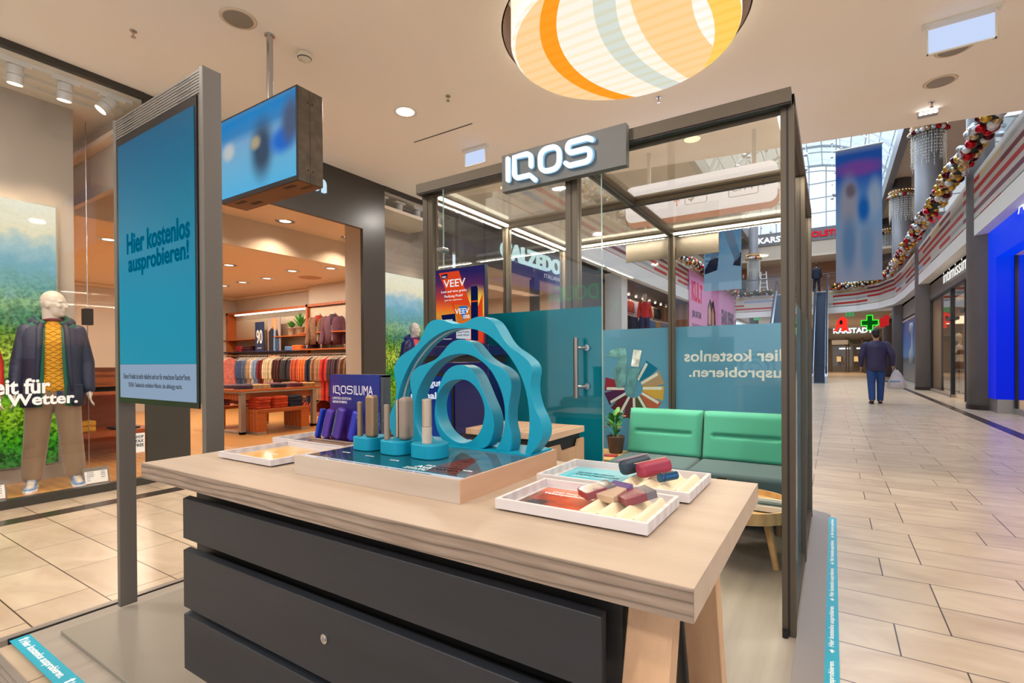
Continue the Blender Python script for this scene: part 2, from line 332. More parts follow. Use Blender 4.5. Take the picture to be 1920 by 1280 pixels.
struct('wall_shop_back', MB().box((-14.9, -6, 0), (-14.75, 8.3, 3.12)).box((-10.98, 7.84, 0), (-6.9, 8.1, 3.12)), m_shopwall)
struct('wall_shop_side', MB().box((-14.9, 8.1, 0), (-6.8, 8.25, 3.12)).box((-16.2, -6.1, 0), (-5.9, -6, 3.9)), m_shopwall)
struct('ceiling_shop', MB().box((-14.9, -6, 3.12), (-8.27, 8.25, 3.2)).box((-8.27, 2.2, 3.6), (XF - .05, 6.9, 3.65)), m_shopceil)
struct('wall_shop_soffit', MB().box((-8.27, -6, 3.12), (-8.2, 8.25, 3.66)), P('soffit_paint', (214, 200, 184), .7))
struct('wall_shop_lobby', MB().box((-8.2, 6.85, 0), (-6.75, 6.9, 3.66)).box((-8.2, 2.30, 3.12), (-5.9, 2.36, 3.9)).box((-6.75, 5.5, 0), (-5.9, 5.54, 3.9)), m_shopwall)
struct('ceiling_window', MB().box((-8.2, -6, 3.86), (XF - .05, 2.3, 3.9)).box((-6.75, 5.54, 3.86), (XF - .05, 8.2, 3.9)), m_white)
tr = MB()
for x in (-6.0, -6.25, -6.45): tr.box((x - .03, -6, 3.83), (x + .03, 2.25, 3.86)); tr.box((x - .03, 6.3, 3.83), (x + .03, 7.25, 3.86))
struct('trim_7', tr, m_white)
struct('floor_window', MB().box((-7.0, -6, 0), (XF - .05, 2.2, .06)).box((-7.0, 5.55, 0), (XF - .05, 7.28, .06)), m_parquet)
struct('trim_8', MB().tube([(-14.75, 8.06, 3.09), (-10.98, 8.06, 3.09)], .04).tube([(-14.72, -6, 3.09), (-14.72, 8.06, 3.09)], .05), m_shopceil)
# landscape backdrops in both windows
def backdrop(name, y0, y1, x, z0, z1, label):
    r = empty(name, label, 'backdrop', (x, (y0 + y1) / 2, z0))
    make('frame', MB().box((x - .09, y0 - .012, z0 - .012), (x - .004, y1 + .012, z1 + .012)), P('backdrop_edge', (150, 150, 140), .5), r)
    M = ramp_mat('landscape', (x, 0, z0), (x, 0, z1), [(0, (28, 110, 40)), (.1, (70, 150, 30)), (.2, (150, 190, 40)), (.3, (46, 132, 44)), (.42, (190, 205, 80)), (.5, (120, 160, 60)), (.56, (84, 140, 104)), (.62, (150, 190, 140)), (.68, (120, 176, 168)), (.76, (130, 186, 200)), (.83, (176, 210, 214)), (.87, (220, 228, 208)), (.89, (250, 240, 205)), (1, (255, 252, 230))],
                 emit=.85, noise=.13, nsc=7, nst=(1, 1, 1.2))
    # woodland texture: brighten and darken small clumps of leaves
    nt = M.node_tree; em = [l for l in nt.links if l.to_socket.name == 'Emission Color'][0]; src = em.from_socket
    g = nt.nodes.new('ShaderNodeNewGeometry'); n = nt.nodes.new('ShaderNodeTexNoise'); n.inputs['Scale'].default_value = 34; n.inputs['Detail'].default_value = 5; nt.links.new(g.outputs['Position'], n.inputs['Vector'])
    sp = nt.nodes.new('ShaderNodeSeparateXYZ'); nt.links.new(g.outputs['Position'], sp.inputs[0]); mr = nt.nodes.new('ShaderNodeMapRange'); mr.inputs['From Min'].default_value = z0 + (z1 - z0) * .45; mr.inputs['From Max'].default_value = z0 + (z1 - z0) * .75; mr.inputs['To Min'].default_value = .95; mr.inputs['To Max'].default_value = 0.05; nt.links.new(sp.outputs[2], mr.inputs[0])
    rr = nt.nodes.new('ShaderNodeValToRGB'); rr.color_ramp.elements[0].position = .38; rr.color_ramp.elements[0].color = (.08, .16, .06, 1); rr.color_ramp.elements[1].position = .62; rr.color_ramp.elements[1].color = (1.4, 1.4, 1.1, 1); nt.links.new(n.outputs['Fac'], rr.inputs[0])
    mx = nt.nodes.new('ShaderNodeMix'); mx.data_type = 'RGBA'; mx.blend_type = 'MULTIPLY'; nt.links.new(mr.outputs[0], mx.inputs[0]); nt.links.new(src, mx.inputs[6]); nt.links.new(rr.outputs[0], mx.inputs[7]); nt.links.new(mx.outputs[2], em.to_socket)
    make('print', MB().box((x - .004, y0, z0), (x, y1, z1)), M, r)
backdrop('landscape_backdrop', -1.2, 1.81, -6.6, .22, 2.78, 'large lit mountain forest print behind the mannequins in the left window')
backdrop('landscape_backdrop', 5.7, 8.1, -6.6, .22, 2.78, 'tall lit forest print in the narrow window right of the shop entrance')
struct('wall_window_1', MB().box((-6.72, -6, .06), (-6.69, 1.98, 3.86)).box((-6.69, -6, .06), (-6.62, 1.98, .2)), m_panel)
struct('wall_window_2', MB().box((-6.72, 5.56, .06), (-6.69, 8.2, 3.86)), m_panel)
struct('trim_9', MB().box((-5.86, 8.14, 0), (-5.80, 8.2, CEIL)).box((-5.86, 7.27, 0), (-5.79, 7.34, CEIL)), m_darkgrey)
# ---------------------------------------------------------------- left side beyond the booth
m_brown = P('brown_cladding', (92, 78, 68), .4); m_beige = P('beige_wall', (206, 186, 164), .7)
struct('wall_left_upper', MB().box((-5.84, 8.2, 3.97), (-5.6, 45, 4.45)), m_white)
struct('wall_stocking_shop', MB().box((-6.0, 8.2, 3.14), (XF, 12.6, 3.97)).box((-5.95, 10.1, 0), (XF, 10.35, 3.14)).box((-5.9, 12.2, 0), (XF, 12.6, 3.14)), m_darkgrey)
struct('wall_stocking_shop_inside', MB().box((-10.2, 8.2, 0), (-10, 12.6, 3.14)).box((-10, 8.2, 0), (-5.9, 8.26, 3.14)).box((-10, 12.55, 0), (-5.9, 12.6, 3.14)).box((-10, 8.2, 3.1), (-5.9, 12.6, 3.14)), m_beige)
struct('floor_stocking_shop', MB().box((-16, 8.2, -.2), (-5.8, 40, .0)), m_floor)
lamp('stocking_shop_light', 'AREA', (-7.6, 10.4, 3.0), 70, (255, 232, 200), 2.5, sizey=3)
struct('wall_brown', MB().box((-6.6, 12.6, 0), (-6.5, 15.8, 3.97)).box((-6.6, 8.2, 3.97), (-6.5, 8.3, 7)), m_brown)
struct('wall_white_pier', MB().box((-6.4, 15.8, 0), (XF, 16.35, 4.1)), m_white)
m_kultceil = P('dark_ceiling', (74, 72, 78), .5)
struct('wall_jeans_shop', MB().box((-12.2, 16.4, 0), (-12, 24.8, 4.2)).box((-12, 24.7, 0), (-5.7, 24.9, 4.2)).box((-12, 16.3, 0), (-6.2, 16.4, 4.2)), wood('shop_timber', (120, 84, 60), (168, 124, 92), 'z', .3))
struct('ceiling_jeans_shop', MB().box((-12.2, 16.3, 3.9), (-5.84, 24.9, 4.0)), m_kultceil)
lamp('jeans_shop_light', 'AREA', (-8.5, 20.5, 3.8), 260, (255, 240, 225), 4, sizey=6)
struct('wall_far_left', MB().box((-12, 37.8, 0), (-5.7, 38, 4.2)), m_beige)
# ---------------------------------------------------------------- galleries: white edge and striped parapet
def stripe_mat(name, axis):
    """rows of red, grey, cream and blue bars printed on the parapet panels"""
    M = NM(name); v = M.coord((1, 1, 1)); sp = M.N('ShaderNodeSeparateXYZ'); M.L(v, sp.inputs[0])
    cm = M.N('ShaderNodeCombineXYZ'); M.L(sp.outputs[axis], cm.inputs[0]); M.L(sp.outputs[2], cm.inputs[1])
    b = M.N('ShaderNodeTexBrick'); b.offset = .0; b.inputs['Scale'].default_value = 1; b.inputs['Brick Width'].default_value = 1.0; b.inputs['Row Height'].default_value = .13; b.inputs['Mortar Size'].default_value = 0
    b.inputs['Color1'].default_value = (0, 0, 0, 1); b.inputs['Color2'].default_value = (1, 1, 1, 1); b.inputs['Bias'].default_value = 0
    # column offset so rows break up by panel
    M.L(cm.outputs[0], b.inputs['Vector']); 
    dv = M.N('ShaderNodeMath', operation='MULTIPLY'); dv.inputs[1].default_value = 1 / 1.7; M.L(sp.outputs[axis], dv.inputs[0]); fl = M.N('ShaderNodeMath', operation='FLOOR'); M.L(dv.outputs[0], fl.inputs[0])
    md = M.N('ShaderNodeMath', operation='MULTIPLY'); md.inputs[1].default_value = 1 / .115; M.L(sp.outputs[2], md.inputs[0]); fz = M.N('ShaderNodeMath', operation='FLOOR'); M.L(md.outputs[0], fz.inputs[0])
    c2 = M.N('ShaderNodeCombineXYZ'); M.L(fl.outputs[0], c2.inputs[0]); M.L(fz.outputs[0], c2.inputs[1]); wn = M.N('ShaderNodeTexWhiteNoise'); wn.noise_dimensions = '3D'; M.L(c2.outputs[0], wn.inputs['Vector'])
    r = M.N('ShaderNodeValToRGB'); r.color_ramp.interpolation = 'CONSTANT'; e = r.color_ramp.elements; e[0].position = 0; e[0].color = rgb(206, 196, 182); e[1].position = .12; e[1].color = rgb(190, 40, 30)
    for p, c in ((.60, (168, 164, 158)), (.72, (206, 178, 118)), (.82, (120, 48, 58)), (.9, (150, 170, 200))): q = e.new(p); q.color = rgb(c)
    M.L(wn.outputs['Value'], r.inputs[0])
    # alternate rows stay pale, as the bars are separated
    mo = M.N('ShaderNodeMath', operation='MODULO'); mo.inputs[1].default_value = 2; ab = M.N('ShaderNodeMath', operation='ABSOLUTE'); M.L(fz.outputs[0], ab.inputs[0]); M.L(ab.outputs[0], mo.inputs[0])
    mx = M.N('ShaderNodeMix'); mx.data_type = 'RGBA'; M.L(mo.outputs[0], mx.inputs[0]); M.L(r.outputs[0], mx.inputs[6]); mx.inputs[7].default_value = rgb(206, 198, 186); M.L(mx.outputs[2], M.b.inputs['Base Color']); M.b.inputs['Roughness'].default_value = .4; return M.m
m_strY = stripe_mat('striped_panels', 1); m_strX = stripe_mat('striped_panels_far', 0)
XR = 2.8
pale = P('gallery_edge', (240, 234, 224), .5)
# right-hand gallery in bays, and the curved far gallery
gal = [(XR, 7.9), (XR, 16), (XR, 24), (XR, 30), (2.7, 33), (2.2, 35.2), (1.2, 36.6), (-.2, 37.2), (-2.5, 37.4), (-5.6, 37.4)]
def ribbon(pts, z0, z1, t, nrm=1):
    mb = MB(); P2 = [Vector((x, y, 0)) for x, y in pts]; Q = []
    for i, p in enumerate(P2):
        d = (P2[min(i + 1, len(P2) - 1)] - P2[max(i - 1, 0)]).normalized(); Q.append(p + Vector((d.y, -d.x, 0)) * t * nrm)
    for i in range(len(P2) - 1):
        a, b, c, d = P2[i], P2[i + 1], Q[i + 1], Q[i]; k0 = Vector((0, 0, z0)); k1 = Vector((0, 0, z1)); mb.hexa([a + k0, b + k0, c + k0, d + k0], [a + k1, b + k1, c + k1, d + k1])
    return mb
struct('trim_10', ribbon(gal, 4.08, 4.45, .35), pale)
struct('trim_11', ribbon(gal[:5], 4.47, 5.52, .12), m_strY); struct('trim_12', ribbon(gal[4:], 4.47, 5.52, .12), m_strX)
struct('trim_13', ribbon([(x + .34, y) for x, y in gal[:6]], 4.12, 4.3, 2.8).box((-5.6, 37.75, 4.12), (3.6, 44, 4.3)), m_beige)
struct('floor_gallery', MB().box((-9, 37.75, 5.3), (5.8, 44, 5.4)).box((2.95, 8, 5.3), (5.8, 37.7, 5.4)).box((-9, 8.3, 5.3), (-5.84, 37.7, 5.4)), m_beige)
gl = [(-5.6, 8.0), (-5.6, 37.4)]
struct('trim_14', ribbon([(-5.62, 8.3), (-5.62, 37.4)], 4.47, 5.45, .12, -1), m_strY)
# glass balustrades with dark handrails
m_rail = P('dark_handrail', (70, 48, 40), .35)
for i, (pts, nr, xo) in enumerate(((gal[:6], 1, .16), (gal[5:], 1, .16), ([(-5.6, 8.3), (-5.6, 37.4)], -1, .16))):
    sh = []
    for j, (x, y) in enumerate(pts):
        d = (Vector(pts[min(j + 1, len(pts) - 1)]) - Vector(pts[max(j - 1, 0)])).normalized(); sh.append((x + d.y * xo * nr, y - d.x * xo * nr))
    struct('trim_%d' % (15 + i), MB().tube([(x, y, 6.6) for x, y in sh], .035, 8), m_rail)
    struct('window_%d' % (3 + i), ribbon(sh, 5.4, 6.58, .012), m_glass)
# ---------------------------------------------------------------- right side: shop fronts between pillars
m_pill = P('pillar_grey', (112, 108, 108), .45, var=.03, vscale=2); m_tan = P('grey_brown_fascia', (118, 108, 98), .45)
XS = 3.12
struct('wall_right', MB().box((XS, 16.5, 3.42), (XS + .25, 25, 4.12)).box((XS, 25, 3.3), (XS + .25, 37, 4.12)).box((XS + .01, 17.2, 0), (XS + .2, 17.28, 3.42)), m_tan)
struct('wall_right_far', MB().box((XS + 3, 16, 0), (XS + 3.2, 60, 4.12)).box((XS, 24.6, 0), (XS + .3, 25, 3.42)), m_beige)
struct('wall_right_near', MB().box((XS + .3, 2, 0), (XS + .5, 9.0, 4.2)), m_beige)
struct('ceiling_right', MB().box((XS, 7.9, 4.0), (XS + 3.2, 62, 4.12)), m_beige)
struct('floor_right', MB().box((3.1, -9, -.2), (XS + 3.2, 62, 0)), m_floor)
def pillar(y, label, z1=11.0, x=3.14, r=.43):
    t = empty('pillar', label, 'pillar', (x, y, 0))
    make('shaft', MB().cyl((x, y, .1), (x, y, z1), r, 40), m_pill, t, smooth=True)
    make('base_tiles', MB().cyl((x, y, 0), (x, y, .1), r + .012, 40), P('mosaic_base', (46, 34, 32), .4), t)
    return t
pillar(16.1, 'thick grey pillar between the blue shop front and the lingerie shop')
pillar(25.2, 'grey pillar between the lingerie shop and the blue picture window')
pillar(34.3, 'thin-looking grey pillar furthest down the right side')
# blue lit front
m_blue = ramp_mat('lit_blue', (3.1, 16.4, 0), (3.1, 16.4, 4.1), [(0, (4, 30, 210)), (.5, (0, 40, 232)), (1, (0, 62, 240))], emit=.92)
t = empty('storefront', 'glowing blue lit shop front at the right edge', 'shop front', (3.2, 14, 0))
make('lit_frame', MB().box((3.02, 8, 3.42), (3.30, 15.7, 4.08)).box((3.02, 15.05, .3), (3.3, 15.75, 3.42)), m_blue, t)
make('side_return', MB().box((3.3, 15.0, .3), (3.6, 15.08, 3.42)), m_blue, t)
make('plinth', MB().box((3.04, 15.05, 0), (3.32, 15.75, .3)), m_alu, t)
make('window_sill', MB().box((3.3, 8, 0), (3.4, 15.05, .12)), m_alu, t)
make('pane', MB().box((3.32, 8, .12), (3.335, 15.0, 3.42)), m_glass, t)
make('window_frame', MB().box((3.3, 14.93, .12), (3.36, 15.02, 3.42)), m_black, t)
text('lettering', 'Apollo', E_('sign_white', (235, 240, 255), 1.2), t, at(1909, 412, x=3.0), (0, -1, 0), (0, 0, 1), 1.6, .42, .006)
struct('wall_optician', MB().box((3.95, 8, 0), (4.0, 14.4, 3.42)).box((4.0, 13.0, 0), (4.6, 13.4, 3.42)), P('optician_wall', (190, 150, 118), .6))
lamp('optician_light', 'AREA', (3.65, 11.5, 3.3), 60, (255, 205, 165), .5, sizey=5)
# lingerie shop
t = empty('storefront', 'cream-lit lingerie shop window with black door frames', 'shop front', (XS, 21, 0))
fr = MB().box((XS - .02, 17.25, 3.36), (XS + .08, 24.6, 3.44)).box((XS - .02, 24.5, 0), (XS + .06, 24.6, 3.4))
for y in (17.3, 18.6, 20.6): fr.box((XS - .03, y - .06, 0), (XS + .07, y + .06, 3.4))
make('door_frame', fr, m_black, t)
make('pane', MB().box((XS + .02, 17.3, .05), (XS + .03, 24.5, 3.38)), m_glass, t)
make('plinth', MB().box((XS - .03, 20.5, 0), (XS + .1, 24.5, .09)), P('shop_plinth', (150, 130, 110), .4), t)
text('lettering', 'intimissimi', E_('sign_white2', (240, 240, 235), 1.1), t, (XS - .06, 21.55, 3.66), (0, -1, 0), (0, 0, 1), 3.75, .36, .008, bold=-.002)
make('door_clamp', MB().box((XS - .08, 18.35, 2.5), (XS + .02, 18.85, 2.6)), m_black, t); make('door_clamp', MB().box((XS - .08, 20.2, 2.4), (XS + .02, 20.95, 2.5)), m_black, t)
struct('wall_lingerie', MB().box((XS + 2.2, 17, 0), (XS + 2.3, 25, 3.42)).box((XS + .9, 21.6, 0), (XS + 1.0, 24.6, 3.4)), P('lingerie_wall', (238, 212, 176), .7))
lamp('lingerie_light', 'AREA', (XS + 1.1, 21, 3.3), 150, (255, 226, 185), 1.4, sizey=6)
# blue picture window further on
t = empty('storefront', 'shop window covered by a blue sky picture of a bottle', 'shop front', (XS, 29, 0))
make('picture', MB().box((XS, 25.6, .15), (XS + .03, 33.6, 3.1)), ramp_mat('sky_print', (0, 0, .1), (0, 0, 3.1), [(0, (150, 140, 130)), (.25, (120, 120, 120)), (.36, (70, 80, 80)), (.42, (90, 140, 200)), (.7, (50, 100, 190)), (1, (40, 60, 150))], emit=.35, noise=.06, nsc=2), t)
make('frame', MB().box((XS - .02, 25.5, 3.1), (XS + .05, 33.7, 3.2)).box((XS - .02, 25.5, 0), (XS + .05, 33.7, .13)), m_alu, t)
make('bottle', MB().lathe([(.05, 1.0), (.13, 1.02), (.13, 1.5), (.05, 1.8), (.05, 2.4), (.12, 2.5), (.12, 2.85), (.02, 2.9)], (XS - .02, 29.6, 0), 16), P('bottle_print', (170, 175, 180), .3), t, smooth=True)
# ---------------------------------------------------------------- upper floor and skylight
struct('wall_upper_right', MB().box((5.6, 8, 4.3), (5.8, 50, 11.2)), m_beige)
struct('ceiling_upper', MB().box((2.6, 12, 10.9), (5.8, 46, 11.1)).box((-9, 41, 8.45), (5.8, 44, 8.6)).box((-9, 8, 10.9), (-5.6, 46, 11.1)), m_beige)
struct('trim_18', MB().box((2.45, 12, 10.55), (2.75, 44, 11.25)).box((-5.75, 12, 10.55), (-5.45, 44, 11.25)), m_pill)
struct('trim_19', MB().box((-9, 43.9, 10.1), (5.8, 44.2, 11.05)), m_pill)
struct('wall_upper_far', MB().box((-9, 44.0, 8.5), (5.8, 44.3, 10.1)), m_beige)
struct('wall_upper_shops', MB().box((-9, 43.9, 4.3), (5.8, 44.1, 8.5)), wood('upper_timber', (130, 84, 52), (176, 122, 80), 'x', .2))
struct('wall_upper_left', MB().box((-9.2, 8, 4.3), (-9, 46, 11)), m_beige)
def arch(y, n=18, r=5.0, zc=11.1, xc=-1.5, sy=4.6): return [(xc + r * cos(pi * i / n), y, zc + sy * sin(pi * i / n)) for i in range(n + 1)]
sk = MB()
for y in (14, 18.5, 23, 27.5, 32, 36, 40, 44): sk.tube(arch(y), .09, 6); sk.tube(arch(y, r=4.7, sy=4.2), .04, 6)
for i in range(1, 18): p = arch(0)[i]; sk.tube([(p[0], 12, p[2]), (p[0], 44.3, p[2])], .035, 5)
for k in range(-4, 5): x = -1.5 + k * 1.1; sk.tube([(x, 44.2, 11), (x, 44.2, 11.1 + 4.6 * sqrt(max(0, 1 - ((x + 1.5) / 5) ** 2)))], .045, 6)
for z in (12.2, 13.3, 14.4): hw = 5 * sqrt(1 - ((z - 11.1) / 4.6) ** 2); sk.tube([(-1.5 - hw, 44.2, z), (-1.5 + hw, 44.2, z)], .045, 6)
struct('ceiling_skylight', sk, P('white_steel', (200, 204, 206), .4))
gp = MB()
for i in range(18):
    a, b = arch(12)[i], arch(12)[i + 1]; gp.quad(a, b, (b[0], 44.3, b[2]), (a[0], 44.3, a[2]))
struct('window_6', gp, glass('roof_glass', (226, 238, 246)))
# Karstadt entrance at the far end of the ground floor
struct('wall_far', MB().box((-6, 57.6, 3.2), (6.3, 58, 4.3)).box((-6, 57.6, 0), (-3, 58, 3.2)).box((4.2, 57.6, 0), (6.3, 58, 3.2)).box((-6, 59.5, 0), (6.3, 59.7, 4.3)), P('far_wall', (120, 104, 84), .6))
struct('ceiling_far', MB().box((-6, 44, 4.2), (6.3, 60, 4.3)), m_beige)
lamp('far_hall_light', 'AREA', (0, 50, 4.1), 420, (255, 225, 185), 6, sizey=10)
# ================================================================ STAND: platform, counter, booth
m_lam = wood('grey_laminate', (140, 130, 120), (160, 150, 138), 'y', .7, .45, 2, .1); m_rib = P('ribbed_aluminium', (150, 140, 132), .4, .45)
m_oak = wood('pale_oak', (170, 150, 130), (186, 166, 146), 'x', .9, .5, 3, .12)
def edge_grain():
    M = NM('weathered_oak_edge'); w = M.N('ShaderNodeTexWave'); w.bands_direction = 'Z'; w.inputs['Scale'].default_value = 2.2; w.inputs['Distortion'].default_value = 9; w.inputs['Detail'].default_value = 2; w.inputs['Detail Scale'].default_value = .55; M.L(M.coord((1.6, 1, 9)), w.inputs['Vector'])
    n = M.N('ShaderNodeTexNoise'); n.inputs['Scale'].default_value = 3; n.inputs['Detail'].default_value = 8; M.L(M.coord((3, 10, 40)), n.inputs['Vector'])
    c1 = M.ramp(w.outputs['Fac'], [(0, (112, 96, 86)), (.12, (140, 124, 110)), (.5, (150, 134, 120)), (1, (156, 138, 124))]); c2 = M.ramp(n.outputs['Fac'], [(.3, (214, 208, 204)), (.7, (255, 255, 255))])
    x = M.N('ShaderNodeMix'); x.data_type = 'RGBA'; x.blend_type = 'MULTIPLY'; x.inputs[0].default_value = 1; M.L(c1, x.inputs[6]); M.L(c2, x.inputs[7]); M.L(x.outputs[2], M.b.inputs['Base Color']); M.b.inputs['Roughness'].default_value = .55; return M.m
m_oakend = edge_grain()
m_oak_y = wood('pale_oak_y', (196, 160, 128), (216, 182, 150), 'y', 1.2, .5); m_oak_z = wood('pale_oak_z', (176, 136, 102), (206, 166, 130), 'z', 1.0, .5, 2, .25)
m_char = wood('charcoal_stain', (22, 25, 31), (33, 37, 45), 'x', 1.6, .5)
m_teal = P('turquoise_lacquer', (0, 142, 172), .45, spec=.35); m_sticker = P('turquoise_sticker', (16, 156, 182), .45)
t = empty('stand_platform', 'low laminate platform carrying the counter and glass booth', 'platform', (-1.6, 2.6, 0))
make('laminate_floor', MB().box((-2.98, .66, .0), (-.135, 4.6, .018)), m_lam, t)
make('edge_profile', MB().box((-3.03, .60, 0), (-2.985, 4.62, .024)), m_rib, t)
ed = MB().hexa([(-.135, .62, 0), (-.02, .62, 0), (-.02, 4.6, 0), (-.135, 4.6, 0)], [(-.135, .62, .022), (-.022, .62, .003), (-.022, 4.6, .003), (-.135, 4.6, .022)])
make('edge_profile', ed, m_rib, t)
rp = MB().hexa([(-3.03, .2, 0), (-.1, .2, 0), (-.1, .6, 0), (-3.03, .6, 0)], [(-3.03, .2, .002), (-.1, .2, .002), (-.1, .6, .018), (-3.03, .6, .018)])
for i in range(24): y = .22 + i * .0155; rp.box((-3.03, y, 0), (-.1, y + .007, .004 + .018 * (y - .2) / .4))
make('ribbed_ramp', rp, m_rib, t)
make('seam', MB().box((-2.99, .645, .0), (-2.982, 4.6, .0245)), m_black, t)
def sticker(org, rt, up, L_, w, label, n, cover=1):
    t = empty('floor_sticker', label, 'sticker', org, None)
    org = Vector(org); rt = Vector(rt); up = Vector(up)
    mb = MB(); nn = rt.cross(up); mb.hexa([org, org + rt * L_, org + rt * L_ + up * w, org + up * w], [p + nn * .0012 for p in (org, org + rt * L_, org + rt * L_ + up * w, org + up * w)])
    make('strip', mb, m_sticker, t)
    for k in range(n):
        o = org + rt * (k * L_ / n + .02) + nn * .0013
        a = [(0, .28), (.05, .28), (.05, .18), (.13, .5), (.05, .82), (.05, .72), (0, .72)]
        # arrow pointing away from the lettering
        up_ar = [o + rt * (.01 + (.25 if False else 0)) + rt * (u * .0) + up * 0 for u in ()]
        ar = MB().prism([o + rt * (x * w * .9) + up * (y * w) for x, y in ((.0, .42), (.0, .58), (.0, .58), (.28, .58), (.28, .72), (.62, .5), (.28, .28), (.28, .42))][:1] + [o + rt * (x * w * .9) + up * (y * w) for x, y in ((.28, .42), (.28, .28), (.62, .5), (.28, .72), (.28, .58), (0, .58))], nn * .0006)
        make('arrow', ar, m_wtext, t)
        text('lettering', 'Hier kostenlos ausprobieren.', m_wtext, t, o + rt * .05 + up * w * .25, rt, up, L_ / n * .78, w * .5, .0006, bold=.02)
sticker((-.03 + .048, 1.35, .0035), (0, 1, 0), (-1, 0, 0), 3.16, .05, 'long turquoise lettered sticker on the right edge of the platform', 6)
sticker((-2.975, .80, .0185), (1, 0, 0), (0, -1, 0), 1.7, .14, 'turquoise lettered sticker on the front edge of the platform', 2) if False else None
t = empty('floor_sticker', 'turquoise lettered sticker across the front left corner of the platform', 'sticker', (-2.9, .7, .018))
make('strip', MB().box((-2.975, .648, .018), (-1.6, .712, .0195)), m_sticker, t)
for k in range(2):
    x = -2.955 + k * .535
    make('arrow', MB().prism([(x + .008, .67, .0196), (x + .02, .67, .0196), (x + .02, .69, .0196), (x + .028, .69, .0196), (x + .014, .705, .0196), (x, .69, .0196), (x + .008, .69, .0196)], (0, 0, .0005)), m_wtext, t)
    text('lettering', 'Hier kostenlos ausprobieren.', m_wtext, t, (x + .035, .660, .0196), (1, 0, 0), (0, 1, 0), .46, .036, .0006, bold=.02)
# counter ---------------------------------------------------------------
t = empty('display_counter', 'oak-topped counter with charcoal drawers in the foreground', 'counter', (-.96, 1.02, .018))
X0, X1, Y0, Y1 = -1.776, -.155, .682, 1.351
make('worktop', MB().box((X0, Y0 + .002, .854), (X1, Y1, .9)), m_oak, t)
make('worktop_edge', MB().box((X0, Y0 - .001, .8545), (X1 - .0005, Y0 + .002, .8995)), m_oakend, t)
make('carcass', MB().box((-1.60, .755, .34), (-.279, 1.30, .854)), P('carcass_black', (30, 28, 28), .55), t)
for i, (z0, z1) in enumerate(((.704, .822), (.509, .675), (.332, .492))):
    d = make('drawer', MB().hexa([(-1.563, .70, z0), (-.292, .70, z0), (-.292, .72, z0), (-1.563, .72, z0)], [(-1.563, .70, z1 - .004), (-.292, .70, z1 - .004), (-.292, .72, z1), (-1.563, .72, z1)]), m_char, t, bev=.002)
    d2 = make('drawer_box', MB().box((-1.55, .72, z0 + .02), (-.31, .77, z1 - .03)), m_black, t)
    if i == 1:
        lk = empty('lock', None, None); bpy.data.objects.remove(lk)
        l = MB().cyl((-.935, .70, .600), (-.935, .6965, .600), .0105, 24); k = make('lock', l, m_steel, t, smooth=False)
        make('lock_core', MB().cyl((-.935, .6966, .600), (-.935, .6945, .600), .0062, 20).box((-.9357, .6930, .596), (-.9343, .6946, .604)), m_alu, k, off=t.location)
for xa in (-.27, -1.25):
    xb = xa + .07
    fy = .55 if xa > -1 else .80
    make('leg', MB().hexa([(xa - .01, fy, .018), (xb - .01, fy, .018), (xb - .01, fy + .045, .018), (xa - .01, fy + .045, .018)], [(xa, .765, .854), (xb, .765, .854), (xb, .81, .854), (xa, .81, .854)]), m_oak_z, t, bev=.002)
    make('leg', MB().hexa([(xa + .005, 1.25, .018), (xb + .005, 1.25, .018), (xb + .005, 1.295, .018), (xa + .005, 1.295, .018)], [(xa, 1.04, .854), (xb, 1.04, .854), (xb, 1.085, .854), (xa, 1.085, .854)]), m_oak_z, t, bev=.002)
    make('rail', MB().box((xa + .01, .8, .80), (xb - .01, 1.05, .85)), m_oak_z, t)
# raised plinth with printed top and the three wavy rings -----------------
m_plf = wood('plinth_grain', (176, 158, 142), (196, 180, 166), 'x', 1.5, .5); m_plr = wood('plinth_grain_side', (184, 142, 112), (204, 162, 132), 'y', 1.5, .5)
PX0, PX1, PY0, PY1, PZ = -1.236, -.662, .832, 1.27, .951
t = empty('plinth', 'pale wooden plinth with a printed glossy top on the counter', 'plinth', (-.95, 1.05, .9))
make('body', MB().box((PX0, PY0, .9), (PX1 - .002, PY1, PZ)), m_plf, t, bev=.0008)
make('side_face', MB().box((PX1 - .002, PY0, .9), (PX1, PY1, PZ)), m_plr, t)
zt = PZ + .0005
picm = ramp_mat('printed_top', (PX0, PY0, zt), (PX1, PY1, zt), [(0, (54, 40, 36)), (.25, (24, 66, 74)), (.5, (18, 84, 100)), (.7, (90, 104, 110)), (.85, (40, 90, 120)), (1, (20, 130, 170))], rough=.06, noise=.4, nsc=9, nst=(1, 2, 1))
make('printed_top', MB().box((PX0 + .028, PY0 + .02, PZ - .001), (PX1 - .006, PY1 - .02, zt)), picm, t)
make('print_border', MB().box((PX0 + .028, PY0 + .006, PZ - .001), (PX1 - .006, PY0 + .02, zt)), P('print_border', (176, 192, 214), .3), t)
for s_, x, y, w, h in (('Zeit f\u00fcr genussvolle', -.83, .905, .14, .012), ('Auszeiten.', -.845, .885, .135, .018), ('Entdecke deine Favoriten', -.86, .872, .10, .007), ('Mit ILUMA & TEREA.', -.86, .862, .085, .006), ('ILUMA', -1.155, .925, .03, .008), ('ILUMA', -1.055, .92, .03, .008), ('ILUMA', -.955, .912, .03, .008), ('Dieses Produkt ist nicht risikofrei und nur f\u00fcr erwachsene Raucher.', -1.15, .838, .40, .006)):
    text('lettering', s_, m_wtext if y > .85 else m_dtext, t, (x, y, zt), (1, 0, 0), (0, 1, 0), w, h, .0003, bold=.01)
br = MB()
for i in range(5):
    cx, cy = -.80 + .03 * i, 1.0 + .035 * i
m_bm = P('print_brown', (96, 56, 40), .08, var=.3, vscale=60)
